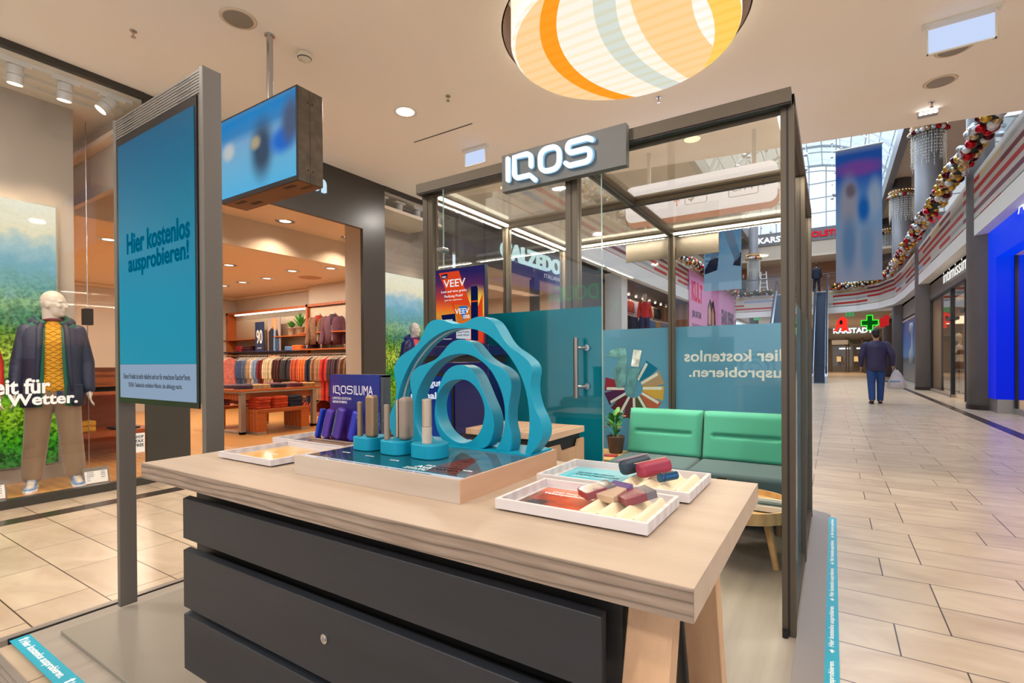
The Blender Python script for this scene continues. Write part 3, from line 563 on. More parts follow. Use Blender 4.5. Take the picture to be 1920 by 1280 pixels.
make('print_shape', MB().prism([(-.79, .862, zt), (-.70, .862, zt), (-.735, .96, zt), (-.76, 1.03, zt), (-.785, 1.04, zt), (-.80, 1.0, zt), (-.80, .93, zt)], (0, 0, .0003)), m_bm, t)
# wavy rings: outlines measured on the front face y = YR
YR = 1.148; TH = .052
RZ = lambda x, y: at(720 + x / 4.741, 590 + y / 4.741, y=YR)
OUT_O = [(1310,1235),(1372,1155),(1405,1085),(1410,1010),(1386,925),(1345,840),(1315,740),(1303,655),(1308,570),(1318,500),(1302,440),(1258,388),(1190,335),(1120,288),(1062,220),(1012,130),(965,62),(905,25),(850,15),(790,30),(740,60),(690,78),(630,80),(570,65),(520,46),(470,42),(420,56),(376,100),(345,170),(308,240),(262,292),(200,330),(145,372),(106,425),(90,490),(95,560),(108,630),(110,700),(94,785),(62,860),(44,930),(50,1000),(82,1070),(130,1130),(170,1190)]
OUT_I = [(340,1190),(250,1120),(178,1040),(135,950),(116,850),(120,750),(143,645),(180,545),(230,440),(290,350),(360,268),(440,200),(520,153),(600,127),(690,117),(770,122),(850,142),(930,182),(1020,260),(1110,362),(1180,470),(1235,590),(1270,720),(1290,860),(1292,1000),(1280,1120),(1255,1232)]
MID_O = [(1118,1218),(1130,1150),(1128,1075),(1110,1000),(1101,920),(1106,830),(1120,740),(1130,655),(1125,582),(1098,522),(1040,470),(960,430),(880,372),(820,302),(770,246),(700,222),(630,228),(570,268),(520,330),(462,390),(390,428),(310,458),(256,500),(231,560),(233,630),(246,710),(256,800),(251,900),(236,980),(226,1060),(238,1130),(258,1190)]
MID_I = [(400,1195),(345,1115),(298,1015),(276,920),(275,820),(290,720),(325,620),(380,522),(450,440),(530,387),(610,358),(700,350),(780,365),(860,410),(940,488),(1000,588),(1045,700),(1068,810),(1072,920),(1060,1030),(1030,1130),(985,1208)]
IN_O = [(870,1187),(930,1150),(962,1080),(975,990),(960,880),(912,760),(862,640),(817,540),(770,482),(710,450),(650,448),(590,470),(540,520),(500,600),(470,700),(455,800),(450,900),(466,1000),(498,1080),(540,1130),(560,1168),(700,1180)]
IN_H = [(680,575),(740,585),(800,630),(850,700),(885,790),(893,870),(880,960),(850,1040),(800,1100),(740,1135),(680,1138),(610,1110),(540,1050),(490,970),(464,880),(461,790),(480,710),(520,640),(570,598),(620,580)]
def spline(pts, k=5, closed=False):
    n = len(pts); r = []
    for i in range(n if closed else n - 1):
        p0, p1, p2, p3 = (pts[(i - 1) % n] if closed or i > 0 else pts[0]), pts[i], pts[(i + 1) % n], (pts[(i + 2) % n] if closed or i + 2 < n else pts[-1])
        for j in range(k):
            u = j / k; r.append(tuple(.5 * (2 * p1[a] + (p2[a] - p0[a]) * u + (2 * p0[a] - 5 * p1[a] + 4 * p2[a] - p3[a]) * u * u + (3 * p1[a] - p0[a] - 3 * p2[a] + p3[a]) * u ** 3) for a in (0, 1)))
    if not closed: r.append(pts[-1])
    return r
def resample(P, n, closed=False):
    Q = list(P) + ([P[0]] if closed else []); L_ = [0]
    for a, b in zip(Q, Q[1:]): L_.append(L_[-1] + (Vector(b) - Vector(a)).length)
    out = []; j = 0
    for i in range(n):
        s = L_[-1] * i / (n if closed else n - 1)
        while j < len(L_) - 2 and L_[j + 1] < s: j += 1
        u = (s - L_[j]) / max(1e-9, L_[j + 1] - L_[j]); out.append(Vector(Q[j]).lerp(Vector(Q[j + 1]), min(1, u)))
    return out
def ringmesh(o, i, closed, n):
    A = [RZ(*p) for p in resample(spline(o, 5, closed), n, closed)]; B = [RZ(*p) for p in resample(spline(i, 5, closed), n, closed)]
    if closed:   # pair points by angle
        c = sum(B, Vector()) / n; ang = lambda p: atan2(p.z - c.z, p.x - c.x)
        A.sort(key=ang); B.sort(key=ang)
    mb = MB(); D = Vector((0, TH, 0)); m = len(A); bz = PZ + .004
    for P_ in (A, B):
        for p in P_: p.z = max(p.z, bz)
    vs = A + B + [p + D for p in A] + [p + D for p in B]; fs = []
    for k in range(m if closed else m - 1):
        j = (k + 1) % m; fs += [(k, j, m + j, m + k), (2 * m + j, 2 * m + k, 3 * m + k, 3 * m + j), (j, k, 2 * m + k, 2 * m + j), (m + k, m + j, 3 * m + j, 3 * m + k)]
    if not closed: fs += [(0, m, 3 * m, 2 * m), (m - 1, 3 * m - 1 - 0, 4 * m - 1, 2 * m - 1)][:1] + [(m - 1, 3 * m - 1, 4 * m - 1, 2 * m - 1)]
    return mb.add(vs, fs), A, B
t = empty('ring_sculpture', 'turquoise sculpture of three nested wavy rings on the plinth', 'sculpture', (-.93, YR + .03, PZ))
make('base_plate', MB().box((-1.21, YR - .012, PZ), (PX1 - .01, PY1 - .012, PZ + .0045)), m_teal, t)
for nm, o, i, cl, n in (('outer_ring', OUT_O, OUT_I[::-1], False, 150), ('middle_ring', MID_O, MID_I[::-1], False, 120), ('inner_ring', IN_O, IN_H, True, 120)):
    mb, A, B = ringmesh(o, i, cl, n); r = make(nm, mb, m_teal, t, bev=.0022)
    if nm == 'outer_ring':
        pts = [p + Vector((0, TH * .5, 0)) for p in B[70:150]]; c = Vector((-.93, YR, 1.05))
        lm = MB()
        for a, b in zip(pts, pts[1:]):
            da = (c - a).normalized() * .0012; lm.hexa([a - Vector((0, .004, 0)), b - Vector((0, .004, 0)), b + Vector((0, .004, 0)), a + Vector((0, .004, 0))], [a - Vector((0, .004, 0)) + da, b - Vector((0, .004, 0)) + da, b + Vector((0, .004, 0)) + da, a + Vector((0, .004, 0)) + da])
        make('light_strip', lm, P('led_strip_off', (206, 204, 200), .5, var=.15, vscale=300), r, off=t.location)
# device holders ----------------------------------------------------------
def pebble(cx, cy, z0, h, s=1.0, rot=0):
    base = [(0, -.040), (.030, -.038), (.046, -.018), (.048, .012), (.030, .040), (.004, .050), (-.026, .034), (-.046, .010), (-.044, -.022), (-.026, -.037)]
    pl = spline(base, 5, True); R_ = [(x * cos(rot) - y * sin(rot), x * sin(rot) + y * cos(rot)) for x, y in pl]
    return MB().prism([(cx + x * s, cy + y * s, z0) for x, y in R_], (0, 0, h))
m_gold = P('champagne_metal', (150, 124, 98), .38, .55); m_gold2 = P('beige_metal', (152, 134, 118), .4, .35); m_mir = P('mirror_metal', (200, 185, 170), .12, 1)
def capsule(name, parent, c, h, w, d, mat, lean=0, bev=None):
    x, y, z = c; o = make(name, MB().box((-w / 2, -d / 2, 0), (w / 2, d / 2, h)), mat, parent, bev=bev or min(w, d) * .42, off=Vector((0, 0, 0)), seg=6)
    o.location = Vector(c) - parent.location; o.rotation_euler = (0, lean, 0); return o
HH = .037
holders = [(-1.128, 1.0, 'left'), (-1.008, .992, 'middle'), (-.893, .995, 'right')]
for x, y, w_n in holders:
    t = empty('display_block', 'rounded turquoise block, %s of the three on the plinth' % w_n, 'display block', (x, y, PZ + .001))
    make('body', pebble(x, y, PZ + .001, HH, .94 if w_n != 'right' else 1.0), m_teal, t, bev=.003)
zb = PZ + .001 + HH
def stick(x, y, h, r, label, mat, ring=.3):
    t = empty('heating_stick', label, 'heating stick', (x, y, zb))
    make('body', MB().cyl((x, y, zb), (x, y, zb + h), r, 24), mat, t, bev=.0015)
    make('button', MB().cyl((x - r * .2, y - r * .86, zb + h * .55), (x - r * .2, y - r * 1.04, zb + h * .55), r * .42, 16), P('button_grey', (150, 140, 130), .3, .6), t)
    make('cap', MB().cyl((x, y, zb + h), (x, y, zb + h + .0012), r * .8, 20), m_mir, t)
stick(-1.150, .985, .098, .0078, 'slim champagne heating stick on the left turquoise block', m_gold)
stick(-1.030, .975, .096, .0078, 'slim beige heating stick with a round button on the middle turquoise block', m_gold2)
t = empty('pocket_charger', 'champagne pocket charger standing on the left turquoise block', 'charger', (-1.106, .99, zb))
capsule('case', t, (-1.106, .99, zb), .117, .034, .024, m_gold, bev=.007)
make('lid', MB().box((-1.118, .981, zb + .1165), (-1.094, .999, zb + .119)), m_mir, t, bev=.002)
t = empty('pocket_charger', 'taupe pocket charger with open mirrored side on the middle turquoise block', 'charger', (-.985, 1.0, zb))
d = capsule('case', t, (-.982, 1.0, zb), .117, .030, .040, P('taupe_rubber', (140, 124, 112), .6), bev=.0125)
capsule('open_side', t, (-.999, .992, zb + .006), .105, .008, .026, m_mir, bev=.0035)
t = empty('heating_stick', 'thick two-tone heating device on the right turquoise block', 'heating stick', (-.893, .985, zb))
make('upper_body', MB().cyl((-.893, .985, zb + .043), (-.893, .985, zb + .115), .0125, 28), P('satin_beige', (190, 168, 148), .32, .5), t, bev=.002)
make('lower_body', MB().cyl((-.893, .985, zb), (-.893, .985, zb + .043), .0128, 28), P('matt_beige', (186, 170, 154), .6), t, bev=.001)
make('cap', MB().cyl((-.893, .985, zb + .115), (-.893, .985, zb + .117), .007, 20), m_mir, t)
# trays -------------------------------------------------------------------
m_tray = wood('limed_tray', (196, 186, 184), (216, 208, 208), 'x', 2, .55, 3, .3); m_cream = P('cream_insert', (232, 216, 184), .55)
def tray(x0, y0, x1, y1, z, h, label, printm, words, wave=None, shadow=True, w=.008):
    t = empty('tray', label, 'tray', ((x0 + x1) / 2, (y0 + y1) / 2, z)); zz = z + .004
    make('foot', MB().box((x0 + .012, y0 + .012, z), (x1 - .012, y1 - .012, zz)), m_black, t)
    make('frame', MB().box((x0, y0, zz), (x1, y0 + w, z + h)).box((x0, y1 - w, zz), (x1, y1, z + h)).box((x0, y0 + w, zz), (x0 + w, y1 - w, z + h)).box((x1 - w, y0 + w, zz), (x1, y1 - w, z + h)), m_tray, t, bev=.0006)
    make('base', MB().box((x0 + w, y0 + w, zz), (x1 - w, y1 - w, zz + .003)), m_tray, t)
    xm = x0 + (x1 - x0) * (.52 if wave else .96)
    make('print', MB().box((x0 + w + .012, y0 + w + .006, zz + .003), (xm, y1 - w - .01, zz + .0045)), printm, t)
    for s_, ux, uy, tw, th, mm in words: text('lettering', s_, mm, t, (x0 + ux, y0 + uy, zz + .0046), (1, 0, 0), (0, 1, 0), tw, th, .0003, bold=.02)
    if wave:
        xs = xm + .004; L_ = x1 - w - .002 - xs; n = 48; k = 4
        pr = [(xs + L_ * i / n, y0 + w + .002, zz + .006 + .0105 * (1 - cos(2 * pi * k * i / n)) / 2 * 1.5) for i in range(n + 1)]
        make('wavy_insert', MB().prism([(xs, y0 + w + .002, zz + .003)] + pr + [(xs + L_, y0 + w + .002, zz + .003)], (0, y1 - y0 - 2 * w - .03, 0)), m_cream, t)
    return t
orangem = ramp_mat('tray_print_orange', (-.57, .85, 0), (-.40, 1.04, 0), [(0, (50, 66, 52)), (.3, (96, 60, 40)), (.5, (206, 84, 40)), (.7, (222, 128, 90)), (1, (200, 120, 90))], rough=.08, noise=.5, nsc=22)
tray(-.578, .838, -.265, 1.046, .9, .0245, 'front right tray with autumn print and three packs on the counter', orangem, [('Unser feiner', .05, .155, .06, .008, m_wtext), ('Tabakgeschmack', .035, .135, .12, .014, m_wtext)], wave=True)
cyanm = ramp_mat('tray_print_cyan', (-.61, 1.1, 0), (-.44, 1.25, 0), [(0, (70, 186, 206)), (.5, (110, 200, 214)), (1, (140, 206, 216))], rough=.08)
tray(-.617, 1.075, -.252, 1.295, .9, .0245, 'rear right tray with light blue print and two chargers', cyanm, [('Ger\u00e4te f\u00fcr deinen', .05, .13, .10, .010, m_dtext), ('Tabakgenuss', .05, .105, .12, .013, m_dtext), ('Jetzt kostenlos ausprobieren', .05, .09, .1, .006, m_wtext)], wave=True)
goldm = ramp_mat('tray_print_gold', (-1.63, .85, 0), (-1.37, 1.06, 0), [(0, (206, 150, 60)), (.5, (226, 176, 90)), (1, (214, 190, 160))], rough=.1, noise=.3, nsc=12)
tray(-1.645, .842, -1.362, 1.085, .9, .022, 'flat tray with golden print at the left end of the counter', goldm, [('ILUMA', .1, .1, .05, .012, m_wtext)])
tray(-1.795 + .03, 1.10, -1.30, 1.33, .9, .024, 'tray carrying the purple limited edition display at the back of the counter', P('purple_mirror', (52, 30, 66), .06), [])
# packs and chargers on the wavy inserts
zi = .9 + .029
def pack(cx, cy, label, c1, lean, yaw, lid=(120, 110, 118)):
    t = empty('tobacco_pack', label, 'pack', (cx, cy, zi)); w, d, h = .052, .016, .074
    def tr(p): return Vector(p)
    make('card_box', MB().box((-h / 2, -w / 2 + .0, 0), (h / 2 * .35, w / 2, d)), P('pack_' + str(c1[0]), c1, .25, coat=.5), t, bev=.001, off=Vector((0, 0, 0)))
    make('foil_end', MB().box((h / 2 * .35, -w / 2, 0), (h / 2, w / 2, d)), P('foil_' + str(c1[0]), lid, .15, .3, coat=.6), t, bev=.001, off=Vector((0, 0, 0)))
    t.scale = (.9, .9, .95); t.rotation_euler = (0, -lean, yaw); return t
pack(-.408, .962, 'wine red pack lying on the left waves of the front tray', (126, 52, 66), radians(12), radians(48))
pack(-.372, .965, 'champagne pack with violet end between the two red packs', (188, 160, 136), radians(14), radians(74), (120, 100, 150))
pack(-.325, .960, 'wine red pack lying furthest right on the front tray', (128, 54, 68), radians(12), radians(46))
t = empty('pocket_charger', 'dark blue charger with lilac flap on the rear tray', 'charger', (-.398, 1.18, zi + .003))
make('case', MB().box((-.042, -.015, 0), (.042, .015, .036)), P('navy_rubber', (36, 50, 66), .5), t, bev=.013, off=Vector((0, 0, 0)), seg=5)
make('flap', MB().box((-.040, -.004, .034), (.041, .0155, .0385)), P('lilac_leather', (146, 120, 132), .6), t, bev=.002, off=Vector((0, 0, 0)))
t.rotation_euler = (radians(-14), radians(-8), radians(52))
t = empty('pocket_charger', 'raspberry red charger on the rear tray', 'charger', (-.352, 1.175, zi + .002))
make('case', MB().box((-.042, -.019, 0), (.042, .019, .036)), P('raspberry_rubber', (150, 44, 66), .5), t, bev=.013, off=Vector((0, 0, 0)), seg=5)
make('hinge_line', MB().box((-.041, .008, .0352), (.042, .0105, .0368)), P('cream_line', (226, 196, 160), .4), t, off=Vector((0, 0, 0)))
t.rotation_euler = (radians(-14), radians(-8), radians(48))
t = empty('heating_stick', 'short shiny blue tube lying on the rear tray waves', 'heating stick', (-.312, 1.135, zi + .002))
make('body', MB().cyl((-.024, 0, .010), (.024, 0, .010), .010, 24), P('blue_chrome', (60, 100, 140), .12, 1), t, bev=.002, off=Vector((0, 0, 0)))
make('band', MB().cyl((-.016, 0, .010), (-.014, 0, .010), .0103, 24), m_black, t, off=Vector((0, 0, 0)))
t.rotation_euler = (0, radians(-4), radians(55))
# purple limited edition display
t = empty('display_board', 'dark blue and purple lettered board with four devices at the back left of the counter', 'display board', (-1.43, 1.2, .925))
bm = ramp_mat('neon_board', (-1.565, 1.2, .93), (-1.28, 1.2, 1.16), [(0, (96, 20, 90)), (.25, (60, 24, 110)), (.5, (24, 28, 110)), (1, (14, 40, 130))], rough=.25, noise=.25, nsc=5, nst=(1, 1, 3))
make('board', MB().box((-1.563, 1.2, .925), (-1.303, 1.206, 1.158)), bm, t, bev=.002)
make('edge', MB().box((-1.3, 1.206, .925), (-1.29, 1.24, 1.156)).box((-1.56, 1.206, 1.150), (-1.29, 1.24, 1.158)), P('board_edge', (70, 76, 84), .3), t)
m_silv = P('silver_print', (214, 208, 214), .4)
text('lettering', 'ILUMA', m_silv, t, at(664, 740, y=1.2), (1, 0, 0), (0, 0, 1), .096, .033, .0006)
text('lettering', 'LIMITED EDITION', m_silv, t, at(624, 748, y=1.2), (1, 0, 0), (0, 0, 1), .10, .009, .0006)
text('lettering', 'NEON PURPLE', m_silv, t, at(624, 754.5, y=1.2), (1, 0, 0), (0, 0, 1), .078, .0085, .0006, bold=.02)
make('acrylic_stand', MB().box((-1.60, 1.13, .926), (-1.34, 1.17, .934)), m_mir, t)
ln = MB()
for k in range(4): ln.bar((-1.33 + .01 * k, 1.1995, .99 - .006 * k), (-1.30, 1.1995, 1.03 - .012 * k), .0006, .001)
make('print_lines', ln, P('neon_line', (90, 150, 200), .4), t)
for k, (x, w, c) in enumerate(((-1.575, .014, (30, 60, 180)), (-1.53, .034, (76, 50, 150)), (-1.47, .036, (70, 44, 140)), (-1.395, .03, (40, 50, 170)))):
    dd = make('leaning_device', MB().box((-w / 2, -.012, 0), (w / 2, .012, .105 if k != 2 else .112)), P('neon_dev_%d' % k, c, .35, .2), t, bev=min(w, .024) * .45, off=Vector((0, 0, 0)), seg=5)
    dd.location = Vector((x, 1.155, .934)) - t.location; dd.rotation_euler = (radians(-4), radians(14), 0)
    if k == 2:
        e2 = make('chrome_edge', MB().box((-.018, -.013, .006), (-.012, .004, .104)), P('iridescent', (120, 150, 170), .1, 1), dd, bev=.002, off=Vector((0, 0, 0)))
# letters I Q O S as continuous strokes -------------------------------------
def stroke(pts, w, n, d, closed=False):
    """flat band of width w along pts with rounded ends, raised by vector d; n = plane normal"""
    mb = MB(); n = Vector(n).normalized(); m = len(pts); A = []; B = []
    for i, p in enumerate(pts):
        t = (pts[(i + 1) % m] - pts[i - 1]) if closed else (pts[min(i + 1, m - 1)] - pts[max(i - 1, 0)])
        t.normalize(); s = n.cross(t) * w / 2; A.append(p + s); B.append(p - s)
    if not closed:
        e0 = []; t = (pts[1] - pts[0]).normalized(); s = n.cross(t) * w / 2
        e0 = [pts[0] + s * cos(a) - t * (w / 2) * sin(a) for a in (pi * .75, pi * .5, pi * .25)]
        t = (pts[-1] - pts[-2]).normalized(); s = n.cross(t) * w / 2
        e1 = [pts[-1] + s * cos(a) + t * (w / 2) * sin(a) for a in (pi * .25, pi * .5, pi * .75)]
        return mb.prism(A + e1 + B[::-1] + e0, d)
    vs = A + B + [p + Vector(d) for p in A] + [p + Vector(d) for p in B]; fs = []
    for k in range(m):
        j = (k + 1) % m; fs += [(k, j, m + j, m + k), (2 * m + j, 2 * m + k, 3 * m + k, 3 * m + j), (j, k, 2 * m + k, 2 * m + j), (m + k, m + j, 3 * m + j, 3 * m + k)]
    return mb.add(vs, fs)
def rounded(pts, r, k=6, closed=False):
    out = []; n = len(pts); P_ = [Vector(p) for p in pts]
    for i, p in enumerate(P_):
        rr = r[i] if hasattr(r, '__len__') else r
        if (not closed and i in (0, n - 1)) or rr == 0: out.append(p); continue
        a = (P_[i - 1] - p); b = (P_[(i + 1) % n] - p); q = min(rr, a.length * .49, b.length * .49); a.normalize(); b.normalize()
        for j in range(k + 1):
            u = j / k; out.append((p + a * q) * (1 - u) ** 2 + p * 2 * u * (1 - u) + (p + b * q) * u * u)
    return out
def iqos(parent, O, rt, up, H, mat, depth, wf=.17, nm='letter'):
    O = Vector(O); rt = Vector(rt); up = Vector(up); nn = rt.cross(up); w = H * wf
    M_ = lambda u, v: O + rt * (u * H) + up * (v * H)
    q = w / H / 2
    L_ = [('I', rounded([M_(q, q), M_(q, 1 - q)], 0), False),
          ('Q', rounded([M_(1.13, .42), M_(1.13, 1 - q), M_(.38, 1 - q), M_(.38, q), M_(1.06, q), M_(1.30, -.14)], [0, H * .3, .0, H * .22, 0, 0]), False),
          ('O', rounded([M_(1.45 + q, q), M_(2.42 - q, q), M_(2.42 - q, 1 - q), M_(1.45 + q, 1 - q)], H * .34, closed=True), True),
          ('S', rounded([M_(3.62, .82), M_(3.46, 1 - q), M_(2.68, 1 - q), M_(2.68, .54), M_(3.56, .54), M_(3.56, q), M_(2.72, q), M_(2.60, .2)], [0, H * .14, H * .24, H * .24, H * .24, H * .24, H * .14, 0]), False)]
    for c, p, cl in L_: make(nm + '_' + c.lower() if False else nm, stroke(p, w, nn, nn * depth, cl), mat, parent)
iqos(bpy.data.objects['display_board'], at(625, 737, y=1.2), (1, 0, 0), (0, 0, 1), .029, m_silv, .0006, .13)
# booth ------------------------------------------------------------------
BX0, BX1, BY0, BY1 = -2.254, -.136, 2.44, 4.46
t = empty('glass_booth', 'bronze-framed glass booth with turquoise film behind the counter', 'booth', ((BX0 + BX1) / 2, 3.45, .018))
def post(x0, x1, y0, y1, z1=2.28):
    p = make('post', MB().box((x0, y0, .018), (x1, y1, z1)), m_bronze, t, bev=.002)
    xm = (x0 + x1) / 2; g = MB().box((xm - .004, y0 - .0008, .018), (xm + .005, y0 + .002, z1)).box((x0 - .0008, (y0 + y1) / 2 - .004, .018), (x0 + .002, (y0 + y1) / 2 + .004, z1)).box((x1 - .002, (y0 + y1) / 2 - .004, .018), (x1 + .0008, (y0 + y1) / 2 + .004, z1))
    make('groove', g, m_bronze_d, p, off=t.location)
pw = .052
for y in (BY0, 3.40, BY1 - pw):
    for x in (BX0, -1.205, BX1 - pw):
        if y == 3.40 and x == -1.205: continue
        if x == -1.205 and y == BY0: post(-1.222, -1.150, 2.46, 2.515)
        elif x == BX0 and y == BY0: post(-2.254, -2.17, 2.46, 2.515)
        else: post(x, x + pw, y, y + pw)
def beam(a, b, nm='roof_beam'): make(nm, MB().box(a, b), m_bronze, t, bev=.002)
for x in (BX0, -1.205, BX1 - pw): beam((x, BY0 + .02, 2.275), (x + pw, BY1, 2.335))
for y in (BY0 + .02, 3.39, BY1 - pw): beam((BX0, y, 2.275), (BX1, y + pw, 2.335))
gr = MB()
for x in (BX0, -1.205, BX1 - pw): gr.box((x + .02, BY0, 2.2735), (x + .03, BY1, 2.276)); gr.box((x + pw - .004, BY0, 2.28), (x + pw + .001, BY1, 2.286))
for y in (3.39, BY1 - pw): gr.box((BX0, y + .02, 2.2735), (BX1, y + .03, 2.276)); gr.box((BX0, y - .001, 2.30), (BX1, y + .002, 2.306))
make('groove', gr, m_bronze_d, t)
make('door_track', MB().box((-2.257, 2.40, 2.279), (-.145, 2.46, 2.34)).box((-2.257, 2.455, 2.262), (-.14, 2.475, 2.285)), m_bronze, t, bev=.002)
make('track_gap', MB().box((-2.25, 2.405, 2.272), (-.15, 2.45, 2.2795)).box((-.146, 2.405, 2.283), (-.1445, 2.42, 2.336)), m_bronze_d, t)
for a, b in (((BX0 + pw, BY0 + .08, 2.278), (BX0 + pw + .018, 3.385, 2.296)), ((BX0 + pw, 3.45, 2.278), (BX0 + pw + .018, BY1 - pw, 2.296)), ((BX0 + pw, BY1 - pw - .018, 2.278), (-1.205, BY1 - pw, 2.296)), ((-1.205 + pw, BY1 - pw - .018, 2.278), (BX1 - pw, BY1 - pw, 2.296)), ((BX1 - pw - .018, BY0 + .1, 2.278), (BX1 - pw, BY1 - pw, 2.296))):
    make('led_strip', MB().box(a, b), m_led, t)
m_roof = film('roof_mesh_panel', (240, 234, 222), .84, .6)
make('roof_panel', MB().box((BX0 + .03, BY0 + .05, 2.318), (BX1 - .03, BY1 - .03, 2.322)), m_roof, t)
m_film = film('teal_film', (24, 160, 172), .10, .6); m_film2 = film('teal_film_back', (136, 190, 212), .12, .6)
def pane(nm, a, b, m): make(nm, MB().box(a, b), m, t)
pane('back_glass', (BX0 + pw, BY1 - .03, .03), (BX1 - pw, BY1 - .024, 2.27), m_glass); pane('film', (BX0 + pw, BY1 - .0235, .03), (BX1 - pw, BY1 - .0225, 1.49), m_film2)
pane('left_glass', (BX0 + .024, BY0 + .1, .03), (BX0 + .03, BY1 - pw, 2.27), m_glass); pane('film', (BX0 + .031, BY0 + .1, .03), (BX0 + .032, BY1 - pw, 1.49), m_film)
pane('right_glass', (BX1 - .03, BY0 + .03, .03), (BX1 - .024, BY1 - pw, 2.27), m_glass); pane('film', (BX1 - .0235, BY0 + .06, .03), (BX1 - .0225, BY1 - pw, 1.49), m_film2)
make('sill', MB().box((BX1 - .045, BY0 + .05, .018), (BX1 - .005, BY1, .07)).box((BX0, BY1 - .045, .018), (BX1, BY1, .07)).box((BX0, BY0 + .1, .018), (BX0 + .05, BY1, .07)), m_bronze, t)
make('grey_panel', MB().box((-1.60, BY1 + .004, 2.10), (-1.215, BY1 + .012, 2.275)).box((-1.15, BY1 + .004, 2.10), (-.80, BY1 + .012, 2.275)), P('bronze_panel', (58, 50, 40), .6), t)
pane('front_glass', (-2.17, 2.485, .03), (-1.222, 2.491, 2.262), m_glass); pane('film', (-2.17, 2.4915, .03), (-1.222, 2.4925, 1.485), m_film)
# reversed lettering on the rear film, read from the walk behind
m_lt = P('film_letters', (206, 206, 196), .5, emit=.15)
for s_, x0, x1, ztop, zbot in (('Hier kostenlos', None, None, 0, 0),):
    pass
a = at(1282, 679, y=BY1 - .022); b = at(1490, 660, y=BY1 - .022)
text('lettering', 'Hier kostenlos', m_lt, t, (at(1283, 680, y=BY1 - .024).x + .81, BY1 - .024, at(1283, 678, y=BY1 - .024).z), (-1, 0, 0), (0, 0, 1), .81, .095, .001, bold=.02)
text('lettering', 'ausprobieren.', m_lt, t, (at(1292, 706, y=BY1 - .024).x + .765, BY1 - .024, at(1292, 712, y=BY1 - .024).z), (-1, 0, 0), (0, 0, 1), .765, .11, .001, bold=.02)
# printed fan of packs on the rear film
Yp = BY1 - .026
fan = [((1133, 670), (1160, 722), (122, 34, 48)), ((1133, 730), (1158, 760), (60, 28, 58)), ((1133, 762), (1165, 800), (80, 34, 44)), ((1160, 755), (1185, 800), (90, 44, 40)), ((1190, 690), (1212, 708), (20, 100, 130)), ((1195, 700), (1232, 722), (150, 126, 96)), ((1202, 722), (1247, 744), (176, 140, 60)), ((1203, 745), (1245, 767), (160, 84, 62)), ((1186, 752), (1200, 770), (70, 80, 50))]
cen = at(1188, 728, y=Yp)
for k in range(9):
    a0 = radians(150 + k * 29) if False else radians(55 - k * 30); c, s = cos(a0), sin(a0); u = Vector((c, 0, s)); v = Vector((-s, 0, c)); o = cen + u * .085
    col = [(20, 100, 130), (150, 126, 96), (176, 140, 60), (160, 84, 62), (70, 80, 50), (84, 48, 56), (84, 36, 44), (70, 30, 66), (128, 36, 50)][k]
    pz = -.0004 * k
    q = MB().prism([o - v * .045 + Vector((0, pz, 0)), o + u * .19 - v * .075 + Vector((0, pz, 0)), o + u * .19 + v * .05 + Vector((0, pz, 0)), o + v * .03 + Vector((0, pz, 0))], (0, -.0004, 0))
    make('printed_pack', q, P('print_pack_%d' % k, col, .4, emit=.12), t)
    make('printed_note', MB().prism([o + u * .0 + v * .022 + Vector((0, pz - .0005, 0)), o + u * .17 + v * .042 + Vector((0, pz - .0005, 0)), o + u * .17 + v * .016 + Vector((0, pz - .0005, 0)), o + v * .0 + Vector((0, pz - .0005, 0))], (0, -.0002, 0)), P('print_note', (200, 204, 200), .5), t)
def printed(pts, c, nm='printed_device', dy=0): make(nm, MB().prism([at(px, py, y=Yp - .004 - dy) for px, py in pts], (0, -.0005, 0)), P('print_dev', c, .4, emit=.12, var=.2, vscale=14), t)
printed([(1156, 727), (1150, 700), (1160, 672), (1168, 660), (1172, 652), (1175, 660), (1176, 680), (1173, 720), (1166, 727)], (84, 124, 128)); printed([(1133, 667), (1145, 656), (1162, 651), (1172, 652), (1176, 662), (1160, 670)], (96, 140, 142), dy=.0005)
printed([(1173, 742), (1178, 690), (1201, 690), (1186, 740), (1179, 743)], (78, 120, 126), dy=.001); printed([(1183, 686), (1188, 655), (1203, 657), (1197, 688)], (196, 200, 196), dy=.0015)
# sliding door
d = empty('sliding_door', 'sliding glass door with turquoise film and a long steel handle', 'door', (-1.51, 2.41, .03))
make('pane', MB().box((-2.035, 2.405, .03), (-.990, 2.413, 2.275)), m_glass, d)
make('edge', MB().box((-.992, 2.4045, .03), (-.989, 2.4135, 2.27)).box((-2.037, 2.4045, .03), (-2.034, 2.4135, 2.27)), P('glass_edge', (150, 180, 170), .2), d)
make('film', MB().box((-2.035, 2.4135, .03), (-.990, 2.4145, 1.48)), film('teal_film_door', (24, 156, 172), .12, .55), d)
hd = make('handle', MB().cyl((-1.112, 2.35, 1.012), (-1.112, 2.35, 1.322), .0125, 24), P('brushed_steel', (168, 150, 138), .3, 1), d, smooth=False)
for z in (1.07, 1.27): make('handle_mount', MB().cyl((-1.112, 2.35, z), (-1.075, 2.405, z), .008, 16).cyl((-1.075, 2.40, z), (-1.075, 2.405, z), .016, 20), m_steel, hd, off=d.location)
make('clamp', MB().cyl((-2.027, 2.38, 1.892), (-2.027, 2.43, 1.892), .017, 20).cyl((-2.027, 2.36, 1.892), (-2.027, 2.38, 1.892), .011, 16).cyl((-2.03, 2.38, 1.892), (-2.06, 2.385, 1.895), .012, 14), m_steel, d)
make('floor_guide', MB().cyl((-.175, 2.425, .018), (-.175, 2.425, .05), .012, 16), m_black, d)
